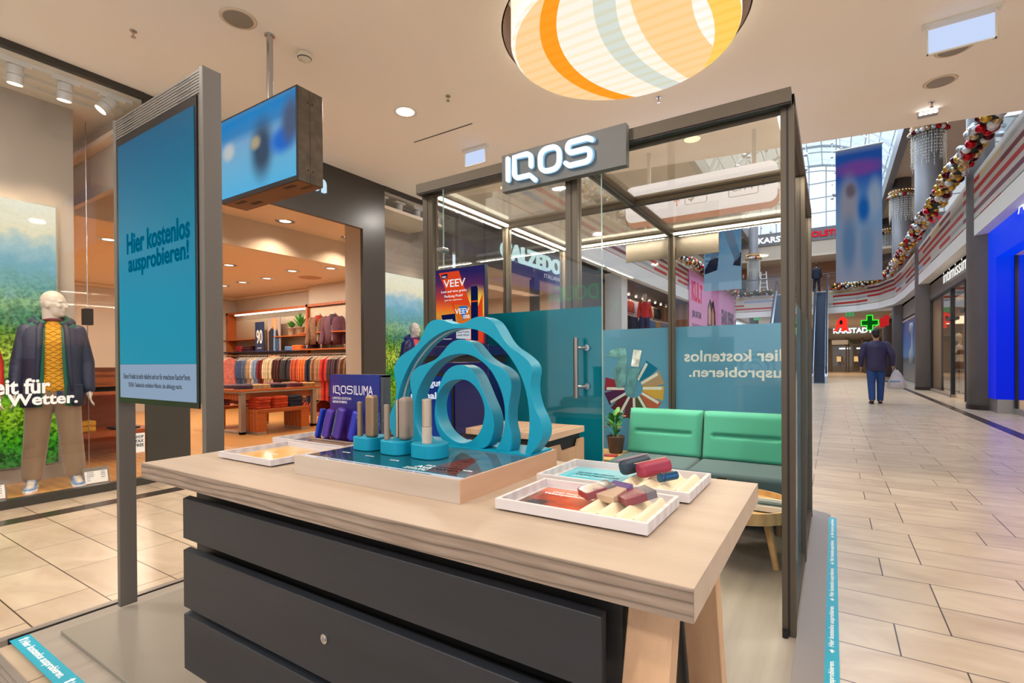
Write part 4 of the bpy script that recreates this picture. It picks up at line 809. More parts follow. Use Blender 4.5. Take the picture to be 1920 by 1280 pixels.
# illuminated sign
t = empty('lightbox_sign', 'grey sign with glowing white letters above the booth door', 'sign', (-1.2, 2.37, 2.15))
make('box', MB().box((-1.563, 2.355, 2.149), (-.841, 2.40, 2.353)), P('sign_grey', (104, 104, 102), .45, .2), t, bev=.002)
iqos(t, at(950.5, 343, y=2.335), (1, 0, 0), (0, 0, 1), .140, E_('sign_glow', (232, 242, 255), 1.5), .014, .165)
m_halo = E_('letter_sides', (150, 205, 240), .9)
iqos(t, at(951.5, 344.4, y=2.345), (1, 0, 0), (0, 0, 1), .142, m_halo, .010, .20, 'letter_side')
# furniture in the booth ---------------------------------------------------
m_sofa = P('mint_fabric', (70, 164, 138), .85, bump=.5, bscale=700, sheen=.2); m_seat = P('grey_blue_fabric', (72, 96, 104), .9, bump=.5, bscale=700, sheen=.2)
def cushion(x0, x1, label):
    t = empty('sofa_module', label, 'sofa', ((x0 + x1) / 2, 4.0, .018))
    w = x1 - x0
    def face(u, v):
        x = x0 + w * u; z = .41 + .375 * v; e = min(u, 1 - u, .08) / .08; g = min(v, 1 - v, .1) / .1
        groove = -.022 * math.exp(-((v - .52) / .035) ** 2) * (1 if .12 < u < .88 else 0)
        return (x, 4.235 + .10 * (v) - .055 * sqrt(max(0, 1 - (1 - e) ** 2)) * sqrt(max(0, 1 - (1 - g) ** 2)) * 1.2 - groove, z)
    mb = MB().grid(face, 44, 40); nb = len(mb.v); mb2 = MB().box((x0 + .004, 4.25, .41), (x1 - .004, 4.40, .78))
    o = make('backrest', mb, m_sofa, t, smooth=True); make('backrest_body', MB().hexa([(x0, 4.235, .40), (x1, 4.235, .40), (x1, 4.30, .40), (x0, 4.30, .40)], [(x0, 4.335, .785), (x1, 4.335, .785), (x1, 4.39, .785), (x0, 4.39, .785)]), m_sofa, t, bev=.018)
    make('seat', MB().box((x0, 3.70, .27), (x1, 4.27, .42)), m_seat, t, bev=.035, seg=5)
    make('frame', MB().box((x0 + .01, 3.76, .14), (x1 - .01, 4.33, .27)), m_oak_y, t)
    lg = [make('leg', MB().cone((x, y, .018), (x, y, .14), .014, .02, 12), m_oak_z, t) for x in (x0 + .06, x1 - .06) for y in (3.80, 4.28)]
cushion(-1.515, -.900, 'left half of the mint green sofa with grey seat'); cushion(-.893, -.25, 'right half of the mint green sofa with grey seat')
m_oakw = wood('warm_oak', (196, 152, 96), (216, 176, 122), 'x', 2, .45)
t = empty('side_table', 'low wooden side table left of the sofa', 'side table', (-1.75, 4.1, .018))
make('top', MB().box((-1.98, 3.86, .36), (-1.53, 4.34, .40)), m_oakw, t, bev=.003)
for x in (-1.95, -1.57):
    for y in (3.9, 4.3): make('leg', MB().box((x - .015, y - .015, .018), (x + .015, y + .015, .36)), m_oakw, t)
t = empty('potted_plant', 'brown pot with leafy plant and orange flowers beside the sofa', 'potted plant', (-1.60, 4.18, .40))
make('pot', MB().lathe([(.055, 0), (.062, .03), (.076, .135), (.080, .15), (.074, .15), (.068, .12), (.0, .115)], (-1.60, 4.18, .40), 28), P('brown_pot', (84, 62, 50), .5), t, smooth=True)
m_leaf = P('leaf_green', (58, 128, 44), .45, var=.3, vscale=20); m_yel = P('orange_petals', (222, 150, 30), .5)
def leaf(mb, base, tip, w, droop=.2):
    base = Vector(base); tip = Vector(tip); d = tip - base; s = d.cross(Vector((0, 0, 1))).normalized() if abs(d.normalized().z) < .95 else Vector((1, 0, 0))
    def fn(u, v):
        p = base.lerp(tip, v); ww = w * sin(pi * min(1, v * .92 + .08)) ** .7 * (1 - v * .25)
        return p + s * (u - .5) * ww + Vector((0, 0, droop * d.length * (v - v * v * 1.6) + .15 * ww * abs(u - .5)))
    mb.grid(fn, 4, 8)
random.seed(3); lf = MB(); stm = MB(); fl = MB()
for k in range(16):
    a = random.uniform(0, 2 * pi); r = random.uniform(.03, .12); z = random.uniform(.20, .42); b = (-1.60 + .03 * cos(a), 4.18 + .03 * sin(a), .40 + z * .75); tp = (-1.60 + (r + .06) * cos(a), 4.18 + (r + .05) * sin(a), .40 + z)
    leaf(lf, b, tp, random.uniform(.035, .055), .35); stm.tube([(-1.60, 4.18, .5), ((b[0] - 1.6) / 2, (b[1] + 4.18) / 2, .5 + z * .3), b], .003, 6)
for k in range(7):
    a = random.uniform(0, 2 * pi); c = Vector((-1.60 + .08 * cos(a), 4.16 + .06 * sin(a), .40 + random.uniform(.22, .34)))
    for j in range(5): leaf(fl, c, c + Vector((cos(j * 1.26), sin(j * 1.26), .4)) * .03, .022, .1)
make('leaves', lf, m_leaf, t, smooth=True); make('stems', stm, m_leaf, t, smooth=True); make('flowers', fl, m_yel, t, smooth=True)
for x, y, c, lb in ((-1.60, 4.02, (150, 50, 60), 'red card lying on the side table by the sofa'), (-1.75, 3.93, (70, 80, 84), 'dark leaflet at the front of the side table')):
    o = thing('leaflet', MB().box((-.07, -.045, 0), (.07, .045, .004)), P('leaflet_%d' % c[0], c, .4, var=.3, vscale=30), lb, 'leaflet'); o.location = (x, y, .4015); o.rotation_euler = (0, 0, .2)
cx, cy, R0 = -.50, 3.345, .325
t = empty('coffee_table', 'low round oak tray table in front of the sofa', 'coffee table', (cx, cy, .018))
make('top', MB().lathe([(.0, .285), (R0, .285), (R0, .352), (R0 - .013, .352), (R0 - .013, .318), (.0, .318)], (cx, cy, 0), 64), m_oakw, t)
for k in range(4): a = k * pi / 2 + .95; make('leg', MB().cone((cx + .28 * cos(a), cy + .28 * sin(a), .018), (cx + .22 * cos(a), cy + .22 * sin(a), .286), .018, .024, 14), m_oakw, t)
TX, TY, TZ = -.345, 3.33, .319
t = empty('tray', 'small white tray with grey devices on the round table', 'tray', (TX, TY, TZ))
make('frame', MB().box((TX - .12, TY - .10, TZ), (TX + .12, TY - .09, TZ + .035)).box((TX - .12, TY + .09, TZ), (TX + .12, TY + .10, TZ + .035)).box((TX - .12, TY - .09, TZ), (TX - .11, TY + .09, TZ + .035)).box((TX + .11, TY - .09, TZ), (TX + .12, TY + .09, TZ + .035)).box((TX - .12, TY - .10, TZ), (TX + .12, TY + .10, TZ + .005)), m_white, t)
make('device', MB().box((TX - .10, TY - .07, TZ + .005), (TX + .10, TY - .03, TZ + .028)), m_gold2, t, bev=.008); make('device', MB().box((TX - .10, TY + .0, TZ + .005), (TX + .10, TY + .04, TZ + .032)), P('slate', (70, 84, 84), .4), t, bev=.008)
t = empty('tin_can', 'olive tin cup standing on the round table', 'cup', (-.60, 3.40, .319))
make('body', MB().lathe([(.0, 0), (.04, 0), (.04, .13), (.036, .13), (.036, .01), (0, .01)], (-.60, 3.40, .319), 28), P('olive_tin', (96, 88, 66), .35, .6), t, smooth=False)
# small wooden cabinet and blue advertising cabinet in front of the door
t = empty('drawer_cabinet', 'small pale wooden drawer cabinet in front of the sliding door', 'cabinet', (-1.2, 2.0, .018))
make('top', MB().box((-1.415, 1.82, .872), (-.98, 2.16, .90)), m_oak_y, t, bev=.002)
make('carcass', MB().box((-1.40, 1.835, .018), (-1.0, 2.15, .872)), P('cabinet_dark', (28, 30, 32), .5), t)
make('side_panel', MB().prism([(-.992, 1.825, .02), (-.992, 2.158, .02), (-.992, 2.158, .845), (-.992, 2.10, .845), (-.992, 2.08, .815), (-.992, 1.93, .815), (-.992, 1.915, .845), (-.992, 1.825, .845)], (.011, 0, 0)), m_oak_z, t)
make('drawer', MB().box((-1.41, 1.822, .02), (-1.0, 1.838, .845)), m_oak_z, t)
make('slide', MB().box((-1.46, 1.85, .852), (-1.40, 2.0, .868)), m_black, t)
t = empty('advert_cabinet', 'dark blue cabinet with a lettered screen behind the rings', 'cabinet', (-1.85, 2.28, .018))
m_navy = P('navy_lacquer', (18, 24, 84), .22, coat=.3)
make('body', MB().box((-2.16, 2.20, .018), (-1.555, 2.385, 1.20)), m_navy, t, bev=.003)
make('top_shelf', MB().box((-2.165, 2.195, 1.235), (-1.55, 2.385, 1.29)), m_navy, t, bev=.003); make('gap', MB().box((-2.15, 2.21, 1.2), (-1.56, 2.38, 1.235)), m_bronze_d, t)
make('screen_frame', MB().box((-2.13, 2.192, .2), (-1.79, 2.2, 1.14)), m_black, t)
make('screen', MB().box((-2.115, 2.188, .22), (-1.805, 2.1925, 1.12)), ramp_mat('navy_screen', (0, 0, .3), (0, 0, 1.1), [(0, (30, 50, 110)), (.4, (120, 110, 150)), (.55, (24, 60, 140)), (1, (10, 44, 120))], emit=.8, noise=.5, nsc=3), t)
for s_, px, py, w, h in (('Ist gut', 787, 727, .165, .05), ('einmal', 770, 746, .20, .04), ('daf\u00fcr aus.', 752, 768, .24, .05)):
    o = at(px, py, y=2.187); text('lettering', s_, E_('screen_white', (225, 232, 245), .9), t, o, (1, 0, 0), (0, 0, 1), w, h, .0006, bold=.03)
# portrait advertising screen on the cabinet
t = empty('advert_screen', 'orange portrait advertising screen above the blue cabinet', 'screen', (-1.75, 2.2, 1.29)); y = 2.2
make('housing', MB().box((-1.925, y, 1.29), (-1.572, y + .03, 1.727)), P('screen_frame', (20, 26, 60), .3), t, bev=.003)
x0, x1, z0, z1 = -1.917, -1.580, 1.298, 1.719
make('screen', MB().box((x0, y - .002, z0), (x1, y + .001, z1)), ramp_mat('sunset_screen', (x0, 0, z0), (x0 + .04, 0, z1), [(0, (24, 26, 70)), (.22, (40, 36, 90)), (.38, (226, 150, 50)), (.5, (240, 110, 40)), (.62, (190, 60, 50)), (.8, (90, 36, 90)), (1, (30, 24, 90))], emit=.85, noise=.1, nsc=6, nst=(1, 1, 3), blobs=[((-1.63, y, 1.50), .10, (255, 210, 70)), ((-1.60, y, 1.36), .09, (210, 40, 30))]), t)
Q = lambda u, v: Vector((x0 + (x1 - x0) * u, y - .003, z1 - (z1 - z0) * v))
m_or = E_('poster_orange', (222, 70, 34), .9); m_pw = E_('poster_white', (240, 238, 235), .95); m_pn = E_('poster_navy', (14, 24, 70), .9)
def flat(nm, uv, m, k=0): make(nm, MB().prism([Q(u, v) - Vector((0, .0006 * k, 0)) for u, v in uv], (0, -.0005, 0)), m, t)
flat('band', [(.07, .03), (.50, .03), (.98, .98), (.66, .98)], m_or); flat('band', [(.98, .36), (.84, .60), (.84, .75), (.98, .98)], m_or)
flat('pack_print', [(.40, .47), (.76, .50), (.76, .78), (.52, .80), (.44, .62)], E_('poster_pack', (214, 110, 30), .9), 1); flat('pack_print', [(.50, .50), (.68, .50), (.60, .70)], E_('poster_blue', (30, 110, 190), .9), 2)
flat('note', [(.12, .60), (.42, .59), (.44, .76), (.18, .78)], m_pn, 2); flat('note', [(.44, .80), (.74, .80), (.74, .94), (.44, .92)], E_('poster_note', (200, 206, 214), .9), 2)
flat('vape_print', [(.75, .26), (.87, .25), (.89, .30), (.89, .96), (.75, .96)], m_pn, 3); flat('vape_band', [(.75, .44), (.89, .44), (.89, .46), (.75, .46)], m_or, 4); flat('badge', [(.13, .06), (.26, .05), (.26, .11), (.14, .12)], m_pn, 2)
for s_, u, v, w, h in (('VEEV', .18, .235, .155, .042), ('NEU', .155, .105, .028, .011), ('Lust auf eine gratis', .13, .315, .18, .017), ('Packung Pods?', .20, .38, .13, .018), ('Jetzt hier registrieren.', .2, .42, .125, .009), ('VEEV', .42, .60, .10, .030), ('one', .59, .665, .045, .02), ('2000', .22, .70, .05, .016), ('Dieses Produkt', .46, .85, .085, .010), ('enth\u00e4lt Nikotin', .46, .89, .085, .010), ('Nur f\u00fcr Erwachsene', .05, .93, .10, .006)):
    text('lettering', s_, m_pw if s_[:3] not in ('Die', 'ent') else m_pn, t, Q(u, v) - Vector((0, .003, 0)), (1, 0, 0), (0, 0, 1), w, h, .0005, bold=.01)
# display stand with tall portrait screen ----------------------------------
t = empty('display_stand', 'tall grey two-legged stand with a turquoise portrait screen', 'display stand', (-2.5, 1.05, .018)); ya, yb = 1.013, 1.085
m_stand = P('stand_grey', (104, 98, 92), .45, .15)
make('base_plate', MB().box((-2.86, .785, .018), (-1.92, 1.30, .034)), P('base_grey', (132, 125, 114), .4), t, bev=.003)
for x in (-2.913, -2.101): make('post', MB().box((x, ya, .034 if x < -2.5 else .034), (x + .030, yb, 2.366)), m_stand, t, bev=.003)
hs = make('housing', MB().box((-2.883, ya + .004, 1.04), (-2.101, yb - .004, 2.362)), m_stand, t)
rb = MB()
for k in range(8): z = 2.268 + k * .0118; rb.box((-2.883, ya + .001, z), (-2.101, ya + .0045, z + .0085))
make('ribbed_header', rb, m_stand, t)
for xx in (-2.80, -2.28):
    vt = MB()
    for k in range(4):
        for j in range(4): vt.box((xx + j * .028, ya, 2.275 + k * .0236), (xx + j * .028 + .022, ya + .0008, 2.2795 + k * .0236))
    make('vent_slot', vt, m_black, t)
make('bezel', MB().box((-2.869, ya - .002, 1.021), (-2.116, ya + .004, 2.262)), P('bezel_black', (22, 22, 26), .25), t)
dx0, dx1, dz0, dz1 = -2.845, -2.135, 1.045, 2.225
make('screen', MB().box((dx0, ya - .004, dz0 + .155), (dx1, ya - .0015, dz1)), ramp_mat('cyan_screen', (0, 0, dz0), (0, 0, dz1), [(0, (20, 150, 182)), (.35, (12, 146, 180)), (.6, (4, 132, 166)), (1, (0, 98, 136))], emit=.82, rough=.3), t)
make('screen_footer', MB().box((dx0, ya - .004, dz0), (dx1, ya - .0015, dz0 + .154)), E_('screen_footer', (150, 172, 196), .85), t)
m_st = E_('screen_text', (0, 92, 122), .9)
text('lettering', 'Hier kostenlos', m_st, t, at(238, 478, y=ya - .005), (1, 0, 0), (0, 0, 1), .585, .095, .0006, bold=.025)
text('lettering', 'ausprobieren!', m_st, t, at(241, 521, y=ya - .005), (1, 0, 0), (0, 0, 1), .56, .105, .0006, bold=.025)
text('lettering', 'Dieses Produkt ist nicht risikofrei und nur f\u00fcr erwachsene Raucher*innen.', m_dtext, t, (dx0 + .04, ya - .005, dz0 + .088), (1, 0, 0), (0, 0, 1), .63, .026, .0006)
text('lettering', 'TEREA Tabaksticks enthalten Nikotin, das abh\u00e4ngig macht.', m_dtext, t, (dx0 + .09, ya - .005, dz0 + .045), (1, 0, 0), (0, 0, 1), .51, .026, .0006)
for z in (2.2, 2.05, 1.3, 1.1): make('bolt_cap', MB().cyl((-2.071, 1.05, z), (-2.0705, 1.05, z), .012, 20), m_stand, t)
# hanging monitor ----------------------------------------------------------
t = empty('hanging_monitor', 'steel-cased landscape monitor hanging from a ceiling pole', 'monitor', (-3.93, 2.45, 2.6))
make('case', MB().box((-4.49, 2.345, 2.585), (-3.40, 2.565, 3.30)), P('worn_steel', (96, 88, 80), .38, .7, var=.12, vscale=12), t, bev=.003)
make('underside', MB().box((-4.48, 2.35, 2.582), (-3.41, 2.56, 2.586)), P('bronze_sheet', (110, 84, 62), .35, .6), t)
make('seam', MB().box((-3.4005, 2.448, 2.59), (-3.3992, 2.451, 3.296)), m_black, t)
make('bezel', MB().box((-4.49, 2.338, 2.585), (-3.40, 2.346, 3.30)), P('monitor_bezel', (40, 40, 46), .3), t)
make('screen', MB().box((-4.475, 2.335, 2.62), (-3.415, 2.3385, 3.285)), ramp_mat('blurred_film', (0, 0, 2.62), (0, 0, 3.29), [(0, (86, 180, 226)), (.4, (110, 176, 212)), (.62, (120, 168, 205)), (.75, (50, 130, 190)), (.92, (0, 128, 200)), (1, (60, 130, 180))], emit=.9,
     blobs=[((-3.86, 2.335, 2.92), (.17, 1, .26), (52, 74, 100)), ((-3.58, 2.335, 2.93), (.18, 1, .12), (10, 104, 206)), ((-3.47, 2.335, 3.05), (.14, 1, .2), (70, 88, 120)), ((-4.35, 2.335, 3.0), (.1, 1, .08), (190, 196, 196)), ((-3.95, 2.335, 2.99), (.08, 1, .06), (170, 160, 130))]), t)
for g_ in (-4.35, -4.25, -3.66, -3.56):
    vv = MB()
    for k in range(8): vv.box((g_ + k * .018, 2.38 + (.08 if g_ in (-4.25, -3.56) else 0), 2.5805), (g_ + k * .018 + .009, 2.42 + (.08 if g_ in (-4.25, -3.56) else 0), 2.5822))
    make('vent_slot', vv, m_black, t)
make('pole', MB().cyl((-3.93, 2.455, 3.3), (-3.93, 2.455, CEIL), .026, 24).cyl((-3.93, 2.455, CEIL - .012), (-3.93, 2.455, CEIL), .04, 24), m_steel, t, smooth=False)
for dz in (.08, .6): make('bolt', MB().cyl((-3.40, 2.43, 2.6 + dz), (-3.396, 2.43, 2.6 + dz), .006, 10).cyl((-3.40, 2.47, 2.6 + dz), (-3.396, 2.47, 2.6 + dz), .006, 10), m_black, t)
# ceiling fittings ----------------------------------------------------------
t = empty('round_ceiling_lamp', 'large glowing disc lamp with orange and grey arcs in the ceiling', 'ceiling lamp', (LC[0], LC[1], 3.8)); DR = .90; DZ = 3.805
make('drum', MB().lathe([(DR, .0), (DR + .004, .01), (DR + .004, .35), (DR - .02, .35), (DR - .02, .01)], (LC[0], LC[1], DZ), 96), P('drum_white', (255, 244, 220), .5, emit=1.0), t, smooth=True)
def disc_mat():
    M = NM('lamp_fabric'); g = M.N('ShaderNodeNewGeometry'); e = M.N('ShaderNodeEmission')
    col = M.N('ShaderNodeRGB').outputs[0]; M.n[-1].outputs[0].default_value = rgb(255, 214, 150)
    def ring(col, cx, cy, r0, r1, c):
        s = M.N('ShaderNodeVectorMath', operation='SUBTRACT'); s.inputs[1].default_value = (cx, cy, DZ); M.L(g.outputs['Position'], s.inputs[0]); l = M.N('ShaderNodeVectorMath', operation='LENGTH'); M.L(s.outputs[0], l.inputs[0])
        a = M.N('ShaderNodeMath', operation='GREATER_THAN'); a.inputs[1].default_value = r0; M.L(l.outputs['Value'], a.inputs[0]); b = M.N('ShaderNodeMath', operation='LESS_THAN'); b.inputs[1].default_value = r1; M.L(l.outputs['Value'], b.inputs[0])
        m = M.N('ShaderNodeMath', operation='MULTIPLY'); M.L(a.outputs[0], m.inputs[0]); M.L(b.outputs[0], m.inputs[1]); x = M.N('ShaderNodeMix'); x.data_type = 'RGBA'; M.L(m.outputs[0], x.inputs[0]); M.L(col, x.inputs[6]); x.inputs[7].default_value = rgb(c); return x.outputs[2]
    for cx, cy, r0, r1, c in ARCS: col = ring(col, cx, cy, r0, r1, c)
    w = M.N('ShaderNodeTexWave'); w.inputs['Scale'].default_value = 2.6; w.bands_direction = 'Y'; M.L(g.outputs['Position'], w.inputs['Vector'])
    st = M.ramp(w.outputs['Fac'], [(.62, (255, 255, 255)), (.75, (255, 246, 226))]); x = M.N('ShaderNodeMix'); x.data_type = 'RGBA'; x.blend_type = 'MULTIPLY'; x.inputs[0].default_value = .8; M.L(col, x.inputs[6]); M.L(st, x.inputs[7])
    M.L(x.outputs[2], e.inputs['Color']); e.inputs['Strength'].default_value = 1.02; M.L(e.outputs[0], M.out.inputs['Surface']); return M.m
# arcs of the pattern: big circles centred to the right of the disc
ARCS = [(0, 0, 0, 99, (255, 250, 236)), (-1.403, 4.061, 0, .957, (255, 214, 160)), (-.856, 4.044, 0, 1.224, (255, 160, 40)), (-.685, 4.056, 0, 1.25, (255, 246, 230)), (.146, 4.043, 0, 1.729, (218, 224, 214)),
        (.215, 4.039, 0, 1.629, (255, 248, 232)), (1.122, 3.987, 0, 2.392, (255, 214, 156)), (.715, 4.06, 0, 1.594, (255, 252, 244)), (-2.206, 3.977, 1.448, 9, (255, 212, 104))]
make('disc', MB().cyl((LC[0], LC[1], DZ), (LC[0], LC[1], DZ + .012), DR, 96), disc_mat(), t)
make('hanger', MB().cyl((LC[0] - .5, LC[1], DZ + .01), (LC[0] - .5, LC[1], 4.345), .01, 8).cyl((LC[0] + .5, LC[1], DZ + .01), (LC[0] + .5, LC[1], 4.345), .01, 8), m_alu, t)
m_lens = E_('downlight_lens', (255, 240, 215), 2.2); names = ['left of the booth', 'seen through the booth roof']
for i, (x, y) in enumerate(DOWN):  # fittings after the first two belong to the added fill lamps
    t = empty('downlight', 'bright round downlight in the ceiling ' + names[i] if i < 2 else 'round downlight added to the mall ceiling as fill light', 'downlight', (x, y, CEIL), None if i < 2 else 'added fill downlights')
    make('trim_ring', MB().lathe([(.095, 0), (.105, -.006), (.125, -.004), (.127, 0)], (x, y, CEIL), 32), m_white, t); make('lens', MB().cyl((x, y, CEIL - .004), (x, y, CEIL - .001), .095, 32), m_lens, t)
def speaker(x, y, lb):
    t = empty('ceiling_speaker', lb, 'speaker', (x, y, CEIL)); make('rim', MB().lathe([(.108, -.006), (.118, -.007), (.135, 0), (.108, 0)], (x, y, CEIL), 36), P('speaker_rim', (222, 204, 180), .5), t, smooth=True); make('grille', MB().lathe([(0, -.010), (.07, -.009), (.109, -.004)], (x, y, CEIL), 36), P('speaker_grille', (150, 140, 130), .6, bump=.5, bscale=500), t, smooth=True)
speaker(-3.95, 2.206, 'round ceiling speaker above the tall screen stand'); speaker(.899, 5.832, 'round ceiling speaker nearest the hanging exit sign'); speaker(.894, 6.447, 'round ceiling speaker nearest the open atrium')
t = empty('smoke_detector', 'white smoke detector on the ceiling right of the pole', 'smoke detector', (-3.912, 2.769, CEIL))
make('body', MB().lathe([(.0, -.075), (.02, -.072), (.022, -.058), (.045, -.055), (.062, -.035), (.065, -.012), (.05, 0)], (-3.912, 2.769, CEIL), 28), P('detector_white', (226, 214, 190), .4), t, smooth=True)
make('slots', MB().lathe([(.0545, -.0475), (.0585, -.0425), (.0595, -.0425), (.0555, -.0485)], (-3.912, 2.769, CEIL), 16), m_bronze_d, t); make('tag', MB().box((-4.04, 2.72, CEIL - .002), (-3.98, 2.76, CEIL)), m_paper, t)
for x, y, lb in ((-3.308, 4.0, 'left of the round lamp'), (-1.511, 5.216, 'just beyond the round lamp'), (-4.805, 1.818, 'at the upper left of the ceiling'), (.888, 6.908, 'near the atrium edge')):
    t = empty('sprinkler', 'small brass ceiling sprinkler ' + lb, 'sprinkler', (x, y, CEIL)); make('rosette', MB().cyl((x, y, CEIL - .008), (x, y, CEIL), .026, 20), m_steel, t); make('head', MB().cyl((x, y, CEIL - .05), (x, y, CEIL), .008, 10).cyl((x, y, CEIL - .055), (x, y, CEIL - .05), .018, 12), m_mir, t)
t = empty('ceiling_slot', 'thin dark ventilation slot in the ceiling left of the booth', 'vent', (-3.9, 4.6, CEIL)); make('frame', MB().box((-4.38, 4.59, CEIL - .003), (-3.44, 4.635, CEIL)), m_ceil, t); make('slit', MB().box((-4.36, 4.60, CEIL - .004), (-3.46, 4.62, CEIL - .002)), m_black, t)
m_exit = E_('exit_panel', (206, 222, 255), .95)
def exitsign(px, x, y, w, h, lb):
    t = empty('exit_sign', lb, 'exit sign', (x, y, CEIL)); make('housing', MB().box((x - w / 2 - .04, y - .03, CEIL - .025), (x + w / 2 + .04, y + .03, CEIL)), m_white, t); make('panel', MB().box((x - w / 2, y - .006, CEIL - .05 - h), (x + w / 2, y + .006, CEIL - .05)), m_exit, t)
    make('rim', MB().box((x - w / 2 - .01, y - .009, CEIL - .06 - h), (x + w / 2 + .01, y + .009, CEIL - .05 - h)).box((x - w / 2 - .012, y - .009, CEIL - .06 - h), (x - w / 2, y + .009, CEIL - .025)).box((x + w / 2, y - .009, CEIL - .06 - h), (x + w / 2 + .012, y + .009, CEIL - .025)), m_white, t)
exitsign(0, -3.98 + .16, 5.15, .30, .16, 'small glowing white sign on the ceiling above the left end of the booth')
exitsign(0, .86, 5.30, .40, .19, 'larger glowing white sign at the upper right of the ceiling')
t = empty('ceiling_spotlight', 'dazzling ceiling floodlight at the edge of the atrium', 'spotlight', (.886, 7.139, CEIL)); make('body', MB().box((.80, 7.10, CEIL - .05), (.97, 7.18, CEIL)), m_alu, t)
for k in range(4): make('led', MB().cyl((.82 + k * .042, 7.099, CEIL - .03), (.82 + k * .042, 7.09, CEIL - .032), .016, 12), E_('flood', (255, 255, 250), 12), t)
# hanging wayfinding light box beyond the booth
t = empty('wayfinding_sign', 'long rounded white hanging sign with arrows seen through the booth roof', 'sign', (-1.4, 6.5, 3.3)); yy = 6.5
X_0, X_1, Z_0, Z_1 = -2.33, -.53, 3.03, 3.50
def rr(x0, x1, z0, z1, r, y, n=6): return [Vector((cx + r * cos(a), y, cz + r * sin(a))) for cx, cz, a0 in ((x1 - r, z1 - r, 0), (x0 + r, z1 - r, pi / 2), (x0 + r, z0 + r, pi), (x1 - r, z0 + r, 1.5 * pi)) for a in [a0 + pi / 2 * i / n for i in range(n + 1)]]
make('light_box', MB().prism(rr(X_0, X_1, Z_0, Z_1, .09, yy)[::-1], (0, .12, 0)), E_('way_white', (224, 228, 250), 2.0), t)
make('red_rim', MB().prism(rr(X_0 + .02, X_1 + .01, Z_0 - .05, Z_0 + .20, .09, yy + .01)[::-1], (0, .1, 0)), E_('way_red', (226, 116, 84), .8), t)
for x in (X_0 + .3, X_1 - .25): make('rod', MB().box((x - .02, yy + .04, Z_1), (x + .02, yy + .08, CEIL)), m_alu, t)
m_wg = P('way_grey', (110, 100, 96), .5); m_wr = P('way_arrow', (206, 96, 70), .5)
text('lettering', 'CITY', m_wg, t, (-1.02, yy - .002, 3.21), (1, 0, 0), (0, 0, 1), .26, .075, .001); text('lettering', '$', m_wg, t, (-1.52, yy - .002, 3.18), (1, 0, 0), (0, 0, 1), .07, .12, .001); text('lettering', '+', m_wg, t, (-1.40, yy - .002, 3.27), (1, 0, 0), (0, 0, 1), .06, .06, .001, bold=.02)
def outline(x0, x1, z0, z1): mb = MB(); P_ = rr(x0, x1, z0, z1, .02, yy - .001, 3); mb.tube(P_, .004, 6, closed=True); make('symbol_frame', mb, m_wg, t)
outline(-1.56, -1.30, 3.15, 3.36); outline(-1.05, -.73, 3.15, 3.36)
make('arrow', MB().bar((-1.66, yy - .002, 3.15), (-1.66, yy - .002, 3.24), .014, .003, (0, 1, 0)).bar((-1.69, yy - .002, 3.21), (-1.66, yy - .002, 3.245), .014, .003, (0, 1, 0)).bar((-1.63, yy - .002, 3.21), (-1.66, yy - .002, 3.245), .014, .003, (0, 1, 0)), m_wr, t)
make('arrow', MB().bar((-.68, yy - .002, 3.22), (-.60, yy - .002, 3.30), .014, .003, (0, 1, 0)).bar((-.65, yy - .002, 3.30), (-.60, yy - .002, 3.30), .014, .003, (0, 1, 0)).bar((-.60, yy - .002, 3.25), (-.60, yy - .002, 3.30), .014, .003, (0, 1, 0)), m_wr, t)
# ================================================================ FIGURES
def cap_(mb, p, q, r0, r1, n=12):
    mb.cone(p, q, r0, r1, n); mb.ball(p, r0, n, 8); mb.ball(q, r1, n, 8); return mb
def limb(mb, pts, rs):
    for a, b, r0, r1 in zip(pts, pts[1:], rs, rs[1:]): cap_(mb, a, b, r0, r1)
    return mb
def hand(mb, w, d, side, curl=.5, s=1.0):
    """palm with four bent fingers and a thumb; w wrist, d direction of the forearm"""
    w = Vector(w); d = Vector(d).normalized(); f = Vector((1, 0, 0)); f = (f - d * f.dot(d)).normalized(); l = d.cross(f)
    pc = w + d * .045 * s; mb.ball(pc, (.034 * s, .017 * s, .048 * s)); mb.cone(w, pc, .021 * s, .026 * s, 10)
    for k, L_ in enumerate((.062, .072, .068, .052)):
        b = w + d * .082 * s + f * (.024 - .0165 * k) * s; m = b + d * L_ * .5 * s - l * side * curl * .010; e = m + d * L_ * .42 * s - l * side * curl * .026
        cap_(mb, b, m, .0088 * s, .0082 * s, 8); cap_(mb, m, e, .0082 * s, .0068 * s, 8)
    b = w + d * .03 * s + f * .024 * s; m = b + d * .028 * s + f * .022 * s; e = m + d * .03 * s + f * .004 * s; cap_(mb, b, m, .011 * s, .0095 * s, 8); cap_(mb, m, e, .0095 * s, .008 * s, 8)
